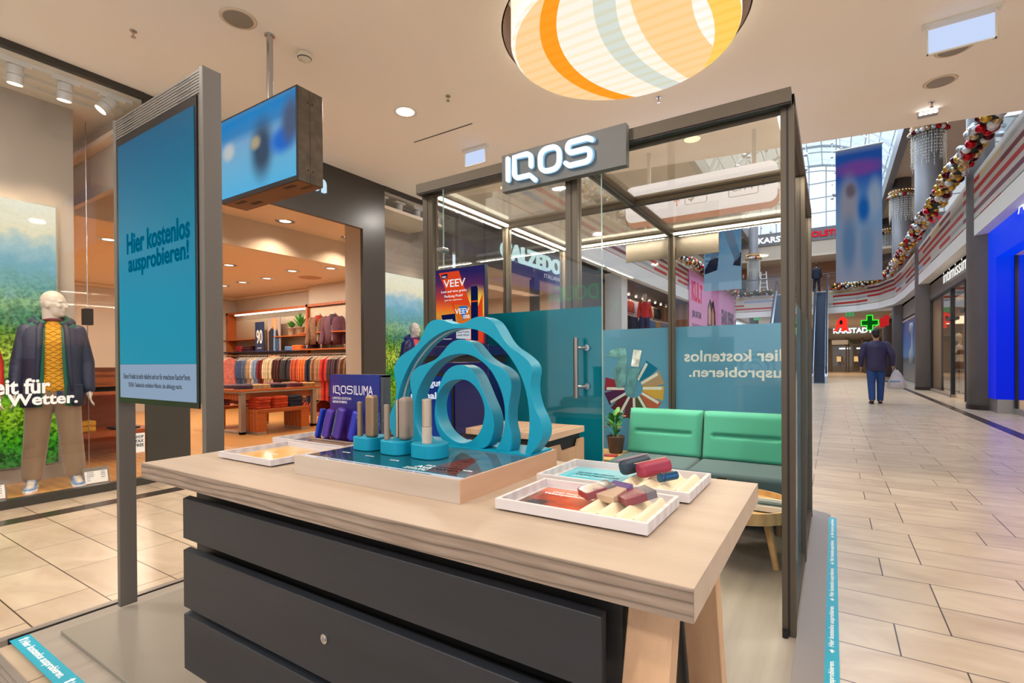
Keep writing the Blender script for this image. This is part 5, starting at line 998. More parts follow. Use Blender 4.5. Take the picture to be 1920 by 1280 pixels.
def head(mb, c, yaw=0.0, s=1.0):
    """head with brow, nose, lips, chin and ears, looking along yaw from +x"""
    h = MB(); h.ball((0, 0, .02), (.098, .076, .108), 24, 16); h.ball((.024, 0, -.045), (.074, .062, .080), 18, 12); h.ball((.060, 0, -.092), (.034, .036, .026)); h.cone((-.02, 0, -.05), (-.02, 0, -.16), .060, .058, 18); h.cone((.082, 0, .012), (.112, 0, -.030), .009, .017, 12); h.ball((.106, 0, -.031), (.014, .015, .012))
    h.ball((.088, 0, -.058), (.012, .024, .006)); h.ball((.086, 0, -.067), (.011, .020, .006)); h.ball((.080, .032, .022), (.018, .030, .009)); h.ball((.080, -.032, .022), (.018, .030, .009))
    h.ball((.070, .04, -.02), (.022, .022, .02)); h.ball((.070, -.04, -.02), (.022, .022, .02))
    for sy in (-1, 1): h.ball((-.005, sy * .078, -.012), (.020, .008, .032))
    R_ = Matrix.Rotation(yaw, 3, 'Z')
    for v in h.v: v.xyz = R_ @ (v * s) + Vector(c)
    mb.add(h.v, h.f)
def figure(root, P_, parts, mbody, scale=1.0, voxel=.010):
    """P_: joints; one continuous body mesh"""
    b = MB(); g = P_.get
    if 'torso' in parts:
        b.loft([(0, 0, .86, .09, .13), (0, 0, .94, .115, .165), (0, 0, 1.06, .10, .14), (.01, 0, 1.20, .115, .155), (.01, 0, 1.34, .125, .18), (0, 0, 1.44, .105, .19), (-.005, 0, 1.50, .075, .13), (-.005, 0, 1.53, .055, .06)], 28)
    if 'neck' in parts: b.cone((-.01, 0, 1.46), (g('neck', (0, 0, 1.60))), .06, .052, 18)
    if 'head' in parts: head(b, g('head', (.01, 0, 1.71)), g('yaw', 0))
    for s_ in (-1, 1):
        k = 'L' if s_ > 0 else 'R'
        if 'arms' in parts:
            sh, el, wr = g('arm' + k); limb(b, [sh, el, wr], [.052, .042, .030]); 
            hand(b, wr, (Vector(wr) - Vector(el)), s_, g('curl', .6), 1.05)
        if 'legs' in parts:
            hp, kn, an = g('leg' + k); limb(b, [hp, kn, an], [.085, .058, .042]); t = Vector(g('toe' + k)); cap_(b, Vector(an) + Vector((-.02, 0, -.03)), t, .042, .03)
    me = skin('body', b, voxel, 4 if voxel > .007 else 5, .4)
    return make('body', me, mbody, root, off=Vector((0, 0, 0)))
def shell(secs, gap, th=.014, n=40):
    """open-fronted garment: C-shaped rings about +x"""
    R_ = []
    for (x, y, z, rx, ry), g in zip(secs, gap):
        o = []; i_ = []
        for k in range(n + 1):
            a = g + (2 * pi - 2 * g) * k / n; o.append(Vector((x + rx * cos(a), y + ry * sin(a), z))); i_.append(Vector((x + (rx - th) * cos(a), y + (ry - th) * sin(a), z)))
        R_.append(o + i_[::-1])
    return MB().rings(R_)
STD = dict(armL=((0, .175, 1.45), (-.02, .235, 1.16), (.03, .255, .90)), armR=((0, -.175, 1.45), (-.02, -.235, 1.16), (.03, -.255, .90)), legL=((0, .09, .90), (.01, .12, .50), (-.01, .15, .10)), legR=((0, -.09, .90), (.01, -.12, .50), (-.01, -.15, .10)), toeL=(.17, .17, .035), toeR=(.17, -.17, .035))
def sleeve(root, P_, k, r, mat, seed=1, stop=.93):
    sh, el, wr = [Vector(v) for v in P_['arm' + k]]; m = MB(); e = el.lerp(wr, stop); limb(m, [sh, el, e], r); m.jig(.014, 14, seed)
    return make('sleeve', skin('sleeve', m, .012, 4), mat, root, off=Vector((0, 0, 0)))
def trousers(root, P_, mat, r=(.105, .088, .082), top=.98, hem=.09, name='trousers', seed=3):
    m = MB(); m.loft([(0, 0, .84, .105, .15), (0, 0, .90, .12, .168), (0, 0, top, .112, .155)], 24)
    for k in 'LR':
        hp, kn, an = [Vector(v) for v in P_['leg' + k]]; e = kn.lerp(an, (kn.z - hem) / max(.01, kn.z - an.z)) if hem > an.z else an; limb(m, [hp, kn, e], r)
    m.jig(.010, 10, seed); return make(name, skin(name, m, .013, 4), mat, root, off=Vector((0, 0, 0)))
def shoe(root, P_, k, m_up, m_sole, laces=True):
    an = Vector(P_['leg' + k][2]); t = Vector(P_['toe' + k]); d = (t - an); d.z = 0; d.normalize(); s = Vector((-d.y, d.x, 0)); o = Vector((an.x, an.y, 0)) - d * .05
    def ringat(u, w, h0, h1): return [o + d * u + s * (w * cos(a)) + Vector((0, 0, h0 + (h1 - h0) * (.5 + .5 * sin(a)))) for a in [2 * pi * i / 16 for i in range(16)]]
    up = MB().rings([ringat(0, .028, .02, .10), ringat(.03, .036, .018, .115), ringat(.09, .038, .018, .11), ringat(.15, .042, .018, .078), ringat(.21, .044, .018, .06), ringat(.25, .036, .018, .048), ringat(.272, .014, .02, .036)])
    q = make('shoe', up, m_up, root, smooth=True, off=Vector((0, 0, 0)))
    so = MB().prism([o + d * u + s * w for u, w in ((-.012, -.02), (.0, -.036), (.08, -.036), (.17, -.047), (.24, -.045), (.285, -.018), (.285, .018), (.24, .045), (.17, .047), (.08, .036), (0, .036), (-.012, .02))], (0, 0, .026)); make('sole', so, m_sole, q, bev=.004, off=Vector((0, 0, 0)))
    if laces:
        l = MB()
        for j in range(5): u = .075 + j * .022; z = .116 - j * .011; l.tube([o + d * u + s * w + Vector((0, 0, z - 6 * w * w)) for w in (-.026, -.01, .01, .026)], .004, 6)
        make('laces', l, m_wtext, q, smooth=True, off=Vector((0, 0, 0)))
m_navyc = P('navy_jacket', (40, 42, 66), .55, bump=.4, bscale=24); m_green = P('green_lining', (16, 92, 70), .5, bump=.7, bscale=30); m_must = NM('mustard_knit')
hh = []
for sg in (-1, 1):
    wv = m_must.N('ShaderNodeTexWave'); wv.bands_direction = 'Z'; wv.inputs['Scale'].default_value = 8; m_must.L(m_must.coord((1, 1, 1), rot=(sg * radians(35), 0, 0)), wv.inputs['Vector']); pw_ = m_must.N('ShaderNodeMath', operation='POWER'); pw_.inputs[1].default_value = 4; m_must.L(wv.outputs['Fac'], pw_.inputs[0]); hh.append(pw_)
mxm = m_must.N('ShaderNodeMath', operation='MAXIMUM'); m_must.L(hh[0].outputs[0], mxm.inputs[0]); m_must.L(hh[1].outputs[0], mxm.inputs[1]); bp = m_must.N('ShaderNodeBump'); bp.inputs['Strength'].default_value = 1; bp.inputs['Distance'].default_value = .012; m_must.L(mxm.outputs[0], bp.inputs['Height']); m_must.L(bp.outputs['Normal'], m_must.b.inputs['Normal'])
m_must.b.inputs['Base Color'].default_value = rgb(226, 158, 20); m_must.b.inputs['Roughness'].default_value = .8; m_must = m_must.m
m_cord = P('beige_corduroy', (140, 112, 84), .85, sheen=.4, bump=.3, bscale=40); m_blues = P('blue_suede', (110, 140, 180), .7, var=.2, vscale=30)
def mannequin(name_lb, loc, rz, yaw, jm, lining, sw, tm, sc=1.0, puffer=False, base=True, label=None):
    t = empty('mannequin', label, 'mannequin', (0, 0, 0)); Pn = dict(STD); Pn['yaw'] = yaw
    figure(t, Pn, ('torso', 'neck', 'head', 'arms', 'legs'), m_skinm, voxel=.0065 if name_lb == 'a' else .009)
    trousers(t, Pn, tm, hem=.13)
    swm = MB().loft([(0, 0, .90, .125, .175), (0, 0, .96, .13, .18), (0, 0, 1.08, .118, .155), (.01, 0, 1.22, .124, .165), (.01, 0, 1.36, .132, .182), (0, 0, 1.46, .108, .175), (-.005, 0, 1.52, .075, .11), (-.005, 0, 1.555, .064, .068)], 30)
    make('sweater', skin('sweater', swm, .012, 3), sw, t, off=Vector((0, 0, 0)))
    make('collar', MB().tube([(-.005 + .064 * cos(a), .066 * sin(a), 1.555 + .01 * cos(a)) for a in [2 * pi * i / 18 for i in range(18)]], .014, 8, closed=True), P('shirt_collar_' + name_lb, (110, 30, 36), .7), t, smooth=True, off=Vector((0, 0, 0)))
    secs = [(-.01, 0, .76, .165, .235), (-.01, 0, .90, .162, .228), (-.005, 0, 1.05, .155, .215), (0, 0, 1.22, .158, .22), (0, 0, 1.38, .155, .235), (-.01, 0, 1.47, .13, .225), (-.02, 0, 1.52, .10, .14)]
    gp = [.62, .60, .56, .50, .42, .44, .6]
    jb = shell(secs, gp, .016); jb.jig(.012 if not puffer else .02, 9, 5); make('jacket_body', jb, jm, t, smooth=True, off=Vector((0, 0, 0)))
    li = shell([(x, y, z + .002, rx - .017, ry - .017) for x, y, z, rx, ry in secs], [g * .62 for g in gp], .006); make('jacket_lining', li, lining, t, smooth=True, off=Vector((0, 0, 0)))
    # turned-out lining strips along both fronts
    for s_ in (-1, 1):
        st = []
        for (x, y, z, rx, ry), g in zip(secs[1:], gp[1:]):
            a = g * s_; c = Vector((x + rx * cos(a), y + ry * sin(a), z)); st.append(c + Vector((.006, 0, 0)))
        make('front_edge', MB().tube(st, [.014, .016, .018, .022, .024, .02], 8), jm, t, smooth=True, off=Vector((0, 0, 0)))
        make('pocket', MB().box((.075, s_ * .115 - .045, .82), (.155, s_ * .115 + .045, .98)) if False else MB().hexa([(.135, s_ * .10, .80), (.075, s_ * .205, .80), (.06, s_ * .195, .80), (.12, s_ * .09, .80)], [(.145, s_ * .10, .96), (.085, s_ * .21, .96), (.06, s_ * .195, .96), (.12, s_ * .09, .96)]), jm, t, bev=.006, off=Vector((0, 0, 0)))
    for s_ in (-1, 1):
        lp = MB().grid(lambda u, v: ((.045 + .115 * v - .02 * u * (1 - v), s_ * (.085 + .10 * u * (1 - v) + .015 * v), 1.565 - .30 * v - .05 * u * (1 - v))), 6, 10); lp.jig(.008, 16, s_); make('lapel', lp, lining, t, smooth=True, off=Vector((0, 0, 0)))
    hd = MB().tube([(-.03 + .13 * cos(a) * (1 if cos(a) < 0 else .8), .135 * sin(a), 1.545 - .03 * cos(a)) for a in [.7 + (2 * pi - 1.4) * i / 20 for i in range(21)]], [.020 + .026 * sin(pi * i / 20) for i in range(21)], 10)
    make('hood', hd, jm, t, smooth=True, off=Vector((0, 0, 0)))
    make('hood_lining', MB().tube([(-.025 + .10 * cos(a), .105 * sin(a), 1.57 - .05 * cos(a)) for a in [.5 + (2 * pi - 1.0) * i / 20 for i in range(21)]], .022, 8), lining, t, smooth=True, off=Vector((0, 0, 0)))
    for k in 'LR': sleeve(t, Pn, k, [.074, .066, .056], jm, 2 if k == 'L' else 7)
    for k in 'LR': shoe(t, Pn, k, m_blues, m_wtext)
    if base: make('tag', MB().box((.135, .02, .80), (.139, .06, .90)), P('tag_blue_' + name_lb, (30, 40, 80), .5), t, off=Vector((0, 0, 0)))
    t.location = loc; t.rotation_euler = (0, 0, rz); t.scale = (sc, sc, sc); return t
mannequin('a', (-6.14, 1.655, .06), radians(-14), radians(62), m_navyc, m_green, m_must, m_cord, .995, label='mannequin in navy parka, yellow knit sweater and beige trousers')
mannequin('b', (-6.18, 1.03, .06), radians(-5), radians(-20), P('red_jacket', (196, 44, 30), .5, bump=.4, bscale=24), P('red_lining', (150, 30, 26), .6), P('grey_knit', (120, 120, 124), .8), P('dark_trousers', (56, 44, 38), .8), .99, label='mannequin in a red jacket cut by the left picture edge')
mannequin('c', (-6.22, 6.55, .06), radians(-15), radians(30), P('navy_puffer', (28, 28, 52), .35, bump=.8, bscale=12), P('navy_puffer_lining', (30, 34, 80), .4), P('orange_knit', (216, 70, 30), .7), P('brown_trousers', (86, 60, 46), .8), 1.0, puffer=True, label='mannequin in a dark puffer jacket in the narrow forest window')
mannequin('d', (-6.22, 7.12, .06), radians(-15), radians(0), P('tan_coat', (190, 160, 130), .6, bump=.3), P('tan_lining', (150, 120, 90), .7), P('white_knit', (220, 214, 200), .7), P('grey_trousers', (90, 90, 96), .8), .97, label='mannequin in a tan coat behind the booth corner post')
# lettering on the window glass
t = empty('window_lettering', 'white serif lettering stuck on the left shop window', 'lettering', (XF, 1.3, .9)); gx = XF + .002
text('lettering', 'Zeit f\u00fcr', m_wtext, t, (gx, at(95, 735, x=gx).y - .46, at(60, 736, x=gx).z - .01), (0, 1, 0), (0, 0, 1), .46, .135, .002, bold=.03)
text('lettering', 'jedes Wetter.', m_wtext, t, (gx, at(146, 760, x=gx).y - .80, at(100, 762, x=gx).z - .01), (0, 1, 0), (0, 0, 1), .80, .135, .002, bold=.03)
for y, z, lb in ((1.91, .06, 'price card in a clear holder by the right shoe of the parka mannequin'), (1.19, .06, 'price card in a clear holder at the lower left window corner')):
    t = empty('price_card', lb, 'price card', (-5.93, y, z)); pl = [(-5.93, y - .10, z), (-5.93, y + .10, z), (-5.97, y + .10, z + .155), (-5.97, y - .10, z + .155)]
    make('holder', MB().prism(pl, (-.01, 0, -.002)), P('holder_grey', (120, 112, 104), .2), t); make('card', MB().prism([(x + .001, yy + (.012 if yy < y else -.012), zz + (.012 if zz < z + .1 else -.012)) for x, yy, zz in pl], (.001, 0, .0003)), m_paper, t)
    l = MB()
    for k in range(5): zz = z + .11 - k * .018; xx = -5.9295 - .04 * (zz - z) / .155 + .003; l.box((xx, y - .075, zz), (xx + .0004, y - (.02 if k < 3 else .05), zz + .004)); l.box((xx, y + .035, zz), (xx + .0004, y + .07, zz + .004)) if k < 4 else None
    make('print', l, m_dtext, t)
# track spotlights in both windows
def trackspot(x, y, lb, tilt=0, grp=None):
    t = empty('track_spotlight', lb, 'spotlight', (x, y, 3.83), grp)
    make('adapter', MB().box((x - .03, y - .1, 3.805), (x + .03, y + .1, 3.83)), m_white, t)
    c = make('barrel', MB().cyl((0, 0, 0), (0, 0, -.075), .055, 28).cyl((0, 0, -.079), (0, 0, -.15), .055, 28), P('spot_white', (200, 200, 198), .4), t, off=Vector((0, 0, 0))); c.location = (0, 0, -.03); c.rotation_euler = (0, radians(-10), tilt)
    make('lamp_face', MB().cyl((0, 0, -.151), (0, 0, -.153), .05, 28), E_('spot_face', (255, 236, 190), 7), c, off=Vector((0, 0, 0))); c.rotation_euler = (radians(tilt * 1.0), radians(10), 0)
for i, (y, tl, w_) in enumerate(((1.386, 0, 'leftmost'), (1.72, 0, 'middle'), (2.08, -35, 'tilted'))): trackspot(-5.99, y, w_ + ' white track spotlight inside the left shop window', tl)
for i, (y, w_) in enumerate(((5.62, 'first'), (6.0, 'middle'), (6.42, 'third'), (6.95, 'fourth'))): trackspot(-6.0, y, w_ + ' white track spotlight in the narrow window, counted from the shop entrance')
for y in (1.2, 1.7): lamp('window_spot_beam', 'SPOT', (-6.0, y, 3.62), 90, (255, 226, 190), .05, aim=(-.22, 0, -1), spot=75)
lamp('window_spot_beam', 'SPOT', (-6.0, .2, 3.62), 90, (255, 226, 190), .05, aim=(-.22, 0, -1), spot=75)
for y in (6.0, 6.9): lamp('window_spot_beam', 'SPOT', (-6.0, y, 3.62), 80, (255, 226, 190), .05, aim=(-.22, 0, -1), spot=75)
# ================================================================ SHOP STOCK
m_shopwood = wood('cherry_wood', (150, 70, 26), (192, 102, 44), 'y', .8, .4); m_hanger = P('hanger_cream', (222, 210, 190), .4)
def garment(col, L_=.95, w=.2, name='hanging_shirt', pat=None):
    t = empty(name, None, 'garment', (0, 0, 0))
    ol = [(.04, -.02), (.10, -.05), (.17, -.09), (.20, -.20), (.215, -.40), (.205, -.56), (.165, -.56), (.16, -.36), (.15, -.26), (.16, -.55), (.17, -L_), (0, -L_ - .01), (-.17, -L_), (-.16, -.55), (-.15, -.26), (-.16, -.36), (-.165, -.56), (-.205, -.56), (-.215, -.40), (-.20, -.20), (-.17, -.09), (-.10, -.05), (-.04, -.02), (0, -.045)]
    mb = MB().prism([(-.03, y * w / .2, z) for y, z in ol], (.06, 0, 0)); mb.jig(.012, 9, random.random() * 9)
    o = make('cloth', mb, pat or P(name + '_cloth_%d_%d' % (col[0], col[1]), col, .85, bump=.3, bscale=20), t, bev=.012, off=Vector((0, 0, 0)))
    make('hanger', MB().tube([(0, -.17, -.085), (0, -.05, -.015), (0, 0, .0), (0, .05, -.015), (0, .17, -.085)], .007, 6).tube([(0, 0, 0), (0, 0, .05), (0, .02, .075), (0, .035, .055)], .003, 6), m_hanger, t, off=Vector((0, 0, 0)))
    return t
random.seed(11)
cm = {}
def clothmat(c):
    if c not in cm: cm[c] = P('cloth_%d_%d_%d' % c, c, .85, bump=.3, bscale=20, var=.12, vscale=14)
    return cm[c]
ORD = ['first', 'second', 'third', 'fourth', 'fifth', 'sixth', 'seventh', 'eighth', 'ninth', 'tenth']
def rack(x0, y, z, seq, where, step=.085, L_=.92, kind='hanging_garment', turn=0, axis='x'):
    i = 0
    for cname, c, n, ln in seq:
        src = None
        for k in range(n):
            if src is None: t = garment(c, ln, random.uniform(.19, .22), kind, clothmat(c)); src = t
            else: t = clone(src)
            t['label'] = '%s garment, %s of that colour on the %s' % (cname, ORD[k], where); t['category'] = 'garment'; t['group'] = 'garments on the ' + where
            p = i * step + random.uniform(-.012, .012); t.location = (x0 + p, y, z) if axis == 'x' else (x0, y + p, z); t.rotation_euler = (0, 0, turn + random.uniform(-.22, .22)); i += 1
rack(-14.1, 7.35, 1.36, [('salmon pink', (206, 116, 104), 5, .75)], 'far left shop rail', .10)
rack(-13.75, 7.62, 1.36, [('denim blue', (70, 92, 136), 5, .9), ('blue grey', (96, 108, 130), 2, .9), ('sand', (180, 148, 116), 2, .9), ('white', (206, 196, 184), 1, .9), ('light blue', (128, 156, 196), 2, .9), ('wine red', (110, 28, 34), 3, .9), ('cream', (208, 190, 158), 4, .9), ('dark brown', (70, 30, 28), 3, .9)], 'left shop rail', .098)
rack(-11.55, 7.62, 1.36, [('black', (40, 38, 46), 7, .95)], 'middle shop rail', .085)
rack(-10.78, 7.40, 1.36, [('rust', (176, 74, 44), 4, .85), ('orange', (206, 100, 40), 3, .95), ('midnight blue', (32, 36, 60), 4, 1.05), ('ochre plaid', (150, 108, 76), 4, 1.0), ('scarlet', (176, 36, 28), 4, 1.0), ('dark floral', (66, 40, 50), 5, .9), ('brown check', (120, 84, 60), 5, .9), ('apricot', (196, 120, 90), 3, .9)], 'right shop rail', .072)
rack(-10.6, 7.42, .36, [('rust red trouser', (140, 44, 24), 7, .34)], 'low right shop rail', .11)
t = empty('shelving_unit', 'lit wall shelving with wooden frame at the back of the shop', 'shelving', (-12.9, 8.0, 0))
make('back_panel', MB().box((-14.62, 8.02, .1), (-10.98, 8.08, 2.56)), ramp_mat('painted_glow_back', (0, 8, 1.5), (0, 8, 2.6), [(0, (120, 92, 70)), (.4, (178, 150, 122)), (1, (206, 196, 180))]), t)  # panel colour pales upward: the strip's glow is put into the colour
make('frame', MB().box((-14.72, 7.78, 0), (-14.62, 8.1, 2.64)).box((-14.72, 7.78, 2.58), (-10.98, 8.1, 2.64)), m_shopwood, t); make('light_strip', MB().box((-14.3, 7.8, 2.54), (-10.98, 7.84, 2.575)), m_led, t)
make('shelf', MB().box((-14.75, 7.72, 1.845), (-13.3, 8.05, 1.87)), m_shopwood, t); make('shelf', MB().box((-12.3, 7.72, 1.88), (-10.98, 8.05, 1.905)), m_shopwood, t)
make('shelf', MB().box((-14.75, 7.72, 1.505), (-10.98, 8.05, 1.53)), P('shelf_navy', (40, 50, 90), .5), t); make('shelf', MB().box((-12.5, 7.6, 1.18), (-11.65, 8.0, 1.20)), P('shelf_navy2', (40, 50, 90), .5), t)
make('shelf', MB().box((-12.5, 7.6, .86), (-11.65, 8.0, .88)), P('shelf_navy3', (40, 50, 90), .5), t)
make('hanging_rail', MB().cyl((-14.1, 7.62, 1.41), (-12.4, 7.62, 1.41), .012, 10).cyl((-11.6, 7.62, 1.41), (-10.9, 7.62, 1.41), .012, 10), m_steel, t)
t = empty('shelving_unit', 'wooden shelving with two dressed busts, nearest the shop entrance', 'shelving', (-9.9, 7.8, 0))
make('back_panel', MB().box((-10.9, 7.80, 1.0), (-8.8, 7.84, 2.56)), P('panel_cream', (206, 188, 166), .6), t); make('frame', MB().box((-10.95, 7.72, 1.0), (-10.88, 7.84, 2.64)).box((-10.95, 7.72, 2.58), (-8.8, 7.84, 2.64)), m_shopwood, t)
make('shelf', MB().box((-10.96, 7.45, 1.90), (-8.9, 7.8, 1.925)), m_shopwood, t); make('shelf', MB().box((-10.96, 7.35, 1.505), (-8.9, 7.8, 1.535)), m_shopwood, t)
make('hanging_rail', MB().cyl((-11.0, 7.40, 1.41), (-8.6, 7.40, 1.41), .012, 10), m_steel, t); make('base', MB().box((-10.9, 7.2, 0), (-8.95, 7.8, .08)), m_shopwood, t)
def bust(x, y, jm, label, sm):
    t = empty('display_bust', label, 'mannequin', (0, 0, 0)); Pn = dict(STD); b = MB()
    b.loft([(0, 0, .95, .11, .15), (.01, 0, 1.20, .11, .15), (.01, 0, 1.36, .12, .175), (0, 0, 1.46, .09, .17), (-.005, 0, 1.52, .055, .06), (-.005, 0, 1.60, .055, .055), (-.005, 0, 1.61, .02, .02)], 24)
    for k, s_ in (('L', 1), ('R', -1)): sh, el, wr = Pn['arm' + k]; limb(b, [sh, el, wr], [.05, .04, .03]); hand(b, wr, Vector(wr) - Vector(el), s_)
    make('body', skin('bust', b, .014, 4), m_skinm, t, off=Vector((0, 0, 0)))
    make('jacket_body', shell([(0, 0, .88, .15, .20), (0, 0, 1.1, .14, .185), (.01, 0, 1.34, .15, .215), (-.005, 0, 1.46, .12, .20), (-.01, 0, 1.53, .08, .10)], [.12, .06, .06, .2, .5], .012).jig(.01, 9), jm, t, smooth=True, off=Vector((0, 0, 0)))
    make('scarf', MB().loft([(0, 0, 1.30, .145, .10), (0, 0, 1.50, .10, .11), (0, 0, 1.56, .06, .065)], 18), sm, t, smooth=True, off=Vector((0, 0, 0)))
    for k in 'LR': sleeve(t, Pn, k, [.07, .062, .055], jm, 3)
    t.location = (x, y - .04, 1.535 - .80); t.rotation_euler = (0, 0, radians(-55)); t.scale = (1.02,) * 3
bust(-10.25, 7.62, P('tweed', (110, 78, 58), .9, var=.4, vscale=60), 'shop bust in a brown tweed jacket with a red roll-neck', P('red_roll', (150, 36, 24), .8)); bust(-9.72, 7.62, P('plum_top', (96, 56, 72), .8, var=.1), 'shop bust in a plum coloured zip top', P('plum_dark', (70, 40, 56), .8))
def folded(loc, c, lb, grp, w=.30, d=.24, h=.05, rz=0, kind='folded_sweater'):
    mb = MB().box((-w / 2, -d / 2, 0), (w / 2, d / 2, h)); 
    o = bpy.data.objects.get('__f%s' % (c,)) if False else None
    key = ('f', c, round(w, 2), round(h, 3))
    if key not in cm:
        g = MB(); n = 8; R_ = []
        for z, s_ in ((0, .93), (h * .25, 1), (h * .5, .99), (h * .55, .96), (h * .8, 1), (h, .9)): R_.append([Vector((w / 2 * s_ * max(-1, min(1, 1.25 * cos(a))), d / 2 * s_ * max(-1, min(1, 1.25 * sin(a))), z)) for a in [2 * pi * i / 24 for i in range(24)]])
        g.rings(R_).jig(.008, 12, random.random() * 5); cm[key] = g.mesh('folded')
        cm[key].materials.append(clothmat(c))
        for p in cm[key].polygons: p.use_smooth = True
    o = bpy.data.objects.new(kind, cm[key]); COL.objects.link(o); o.location = loc; o.rotation_euler = (0, 0, rz + random.uniform(-.12, .12)); return tidy(o, lb, 'folded clothes', grp)
RANK = lambda k, n: 'topmost' if k == n - 1 else ('lowest' if k == 0 else ORD[k] + ' from below')
def stack(x, y, z, c, cname, n, where, rz=0, h=.05, **kw):
    for k in range(n): folded((x + random.uniform(-.012, .012), y + random.uniform(-.012, .012), z + k * h), c, '%s folded garment, %s of its stack %s' % (cname, RANK(k, n), where), 'folded clothes ' + where, h=h, rz=rz, **kw)
for x0, c, cn, n in ((-14.1, (150, 30, 36), 'dark red', 3), (-13.75, (70, 24, 36), 'burgundy', 3), (-11.75, (90, 124, 168), 'pale denim', 2)): stack(x0, 7.88, 1.53, c, cn, n, 'on the navy wall shelf')
for x0, c, cn, n in ((-11.0, (220, 100, 36), 'bright orange', 2), (-10.55, (64, 28, 44), 'aubergine', 4)): stack(x0, 7.58, 1.536, c, cn, n, 'on the bust shelf', w=.36)
for x0, c, cn, n in ((-12.35, (214, 138, 92), 'apricot', 4), (-11.95, (104, 128, 160), 'light denim', 3)): stack(x0, 7.80, 1.20, c, cn, n, 'on the short upper shelf')
for x0, c, cn, n in ((-12.35, (190, 36, 40), 'bright red', 4), (-11.95, (76, 88, 96), 'slate grey', 4)): stack(x0, 7.80, .88, c, cn, n, 'on the lowest short shelf')
# table, bench and their stacks
t = empty('sales_table', 'cherry wood sales table with chrome frame legs in the shop', 'table', (-8.85, 5.4, 0))
make('top', MB().box((-9.35, 4.62, .72), (-8.32, 6.2, .76)), m_shopwood, t, bev=.004); make('apron', MB().box((-9.3, 4.7, .58), (-8.42, 6.1, .72)), m_shopwood, t); make('metal_edge', MB().box((-9.36, 4.61, .70), (-8.31, 4.625, .72)).box((-8.325, 4.62, .70), (-8.31, 6.2, .72)), m_steel, t)
for y in (4.70, 6.08):
    l = MB().box((-8.45, y - .04, 0), (-8.37, y + .04, .72)).box((-9.3, y - .04, 0), (-9.22, y + .04, .72)).box((-9.3, y - .04, 0), (-8.37, y + .04, .04)); make('leg_frame', l, m_alu, t)
def bench(x0, x1, y0, y1, lb):
    t = empty('bench', lb, 'bench', ((x0 + x1) / 2, (y0 + y1) / 2, 0)); make('seat', MB().box((x0, y0, .36), (x1, y1, .42)), m_shopwood, t, bev=.004)
    for ya_, yb_ in ((y0, y0 + .16), (y1 - .16, y1)): make('leg', MB().box((x0 + .01, ya_, .05), (x1 - .01, yb_, .36)), m_shopwood, t); make('foot', MB().box((x0 + .01, ya_, 0), (x1 - .01, yb_, .05)), m_alu, t)
bench(-8.62, -8.08, 4.78, 5.76, 'cherry wood bench with rust sweaters in front of the sales table'); bench(-9.9, -9.42, 4.8, 5.8, 'second cherry wood bench behind the sales table')
for y0, c, cn, n in ((4.98, (180, 56, 16), 'rust orange', 4), (5.30, (196, 66, 20), 'orange red', 4), (5.60, (34, 38, 56), 'dark navy', 4)): stack(-8.36, y0, .42, c, cn, n, 'on the front bench', rz=pi / 2, w=.28, d=.30)
for y0, c, cn in ((5.0, (90, 22, 24), 'maroon'), (5.4, (110, 30, 28), 'brick red')): stack(-9.66, y0, .42, c, cn, 3, 'on the rear bench', rz=pi / 2, w=.28)
tb = [((-8.55, 4.80), (70, 54, 74), 'violet grey'), ((-8.52, 5.10), (176, 142, 100), 'camel'), ((-8.52, 5.42), (50, 44, 66), 'ink blue'), ((-8.52, 5.74), (100, 40, 54), 'raspberry'), ((-8.52, 6.02), (184, 140, 86), 'honey'), ((-8.98, 4.85), (110, 80, 92), 'dusty rose'), ((-8.98, 5.2), (84, 50, 70), 'plum'), ((-8.98, 5.6), (120, 44, 70), 'cranberry'), ((-8.98, 5.95), (150, 110, 60), 'mustard')]
for (x, y), c, cn in tb: stack(x, y, .76, c, cn, 2, 'on the sales table', rz=pi / 2, h=.035, w=.26)
# posters, plants
def standee(x, y, z, w, h, lb, blocks, bm):
    t = empty('poster', lb, 'poster', (x, y, z)); make('board', MB().box((x - w / 2, y, z), (x + w / 2, y + .02, z + h)), bm, t)
    for nm, a, b, c in blocks: make(nm, MB().box((x + a[0] * w, y - .002, z + a[1] * h), (x + b[0] * w, y, z + b[1] * h)), P('poster_%d_%d' % (c[0], c[2]), c, .5), t)
    return t
t = standee(-12.98, 7.74, 1.53, .40, .78, 'navy poster with a large white 90 on the shop shelf', [], P('poster_navy2', (34, 50, 92), .5)); text('lettering', '90', m_paper, t, (-13.12, 7.738, 1.72), (1, 0, 0), (0, 0, 1), .28, .38, .001, bold=.02); text('lettering', 'JAHRE', m_paper, t, (-13.08, 7.738, 1.58), (1, 0, 0), (0, 0, 1), .2, .05, .001)
t = empty('poster', 'tall poster of a person in a dark coat over a pale blue dress', 'poster', (-12.35, 7.74, 1.53)); xx = -12.35
make('board', MB().box((xx - .28, 7.76, 1.53), (xx + .28, 7.78, 2.40)), P('poster_grey', (170, 150, 146), .5), t)
def pf(nm, pts, c, k=0): make(nm, MB().prism([(xx + u, 7.758 - .001 * k, 1.53 + v) for u, v in pts], (0, -.001, 0)), P('pp_%d_%d' % (c[0], c[1]), c, .6), t)
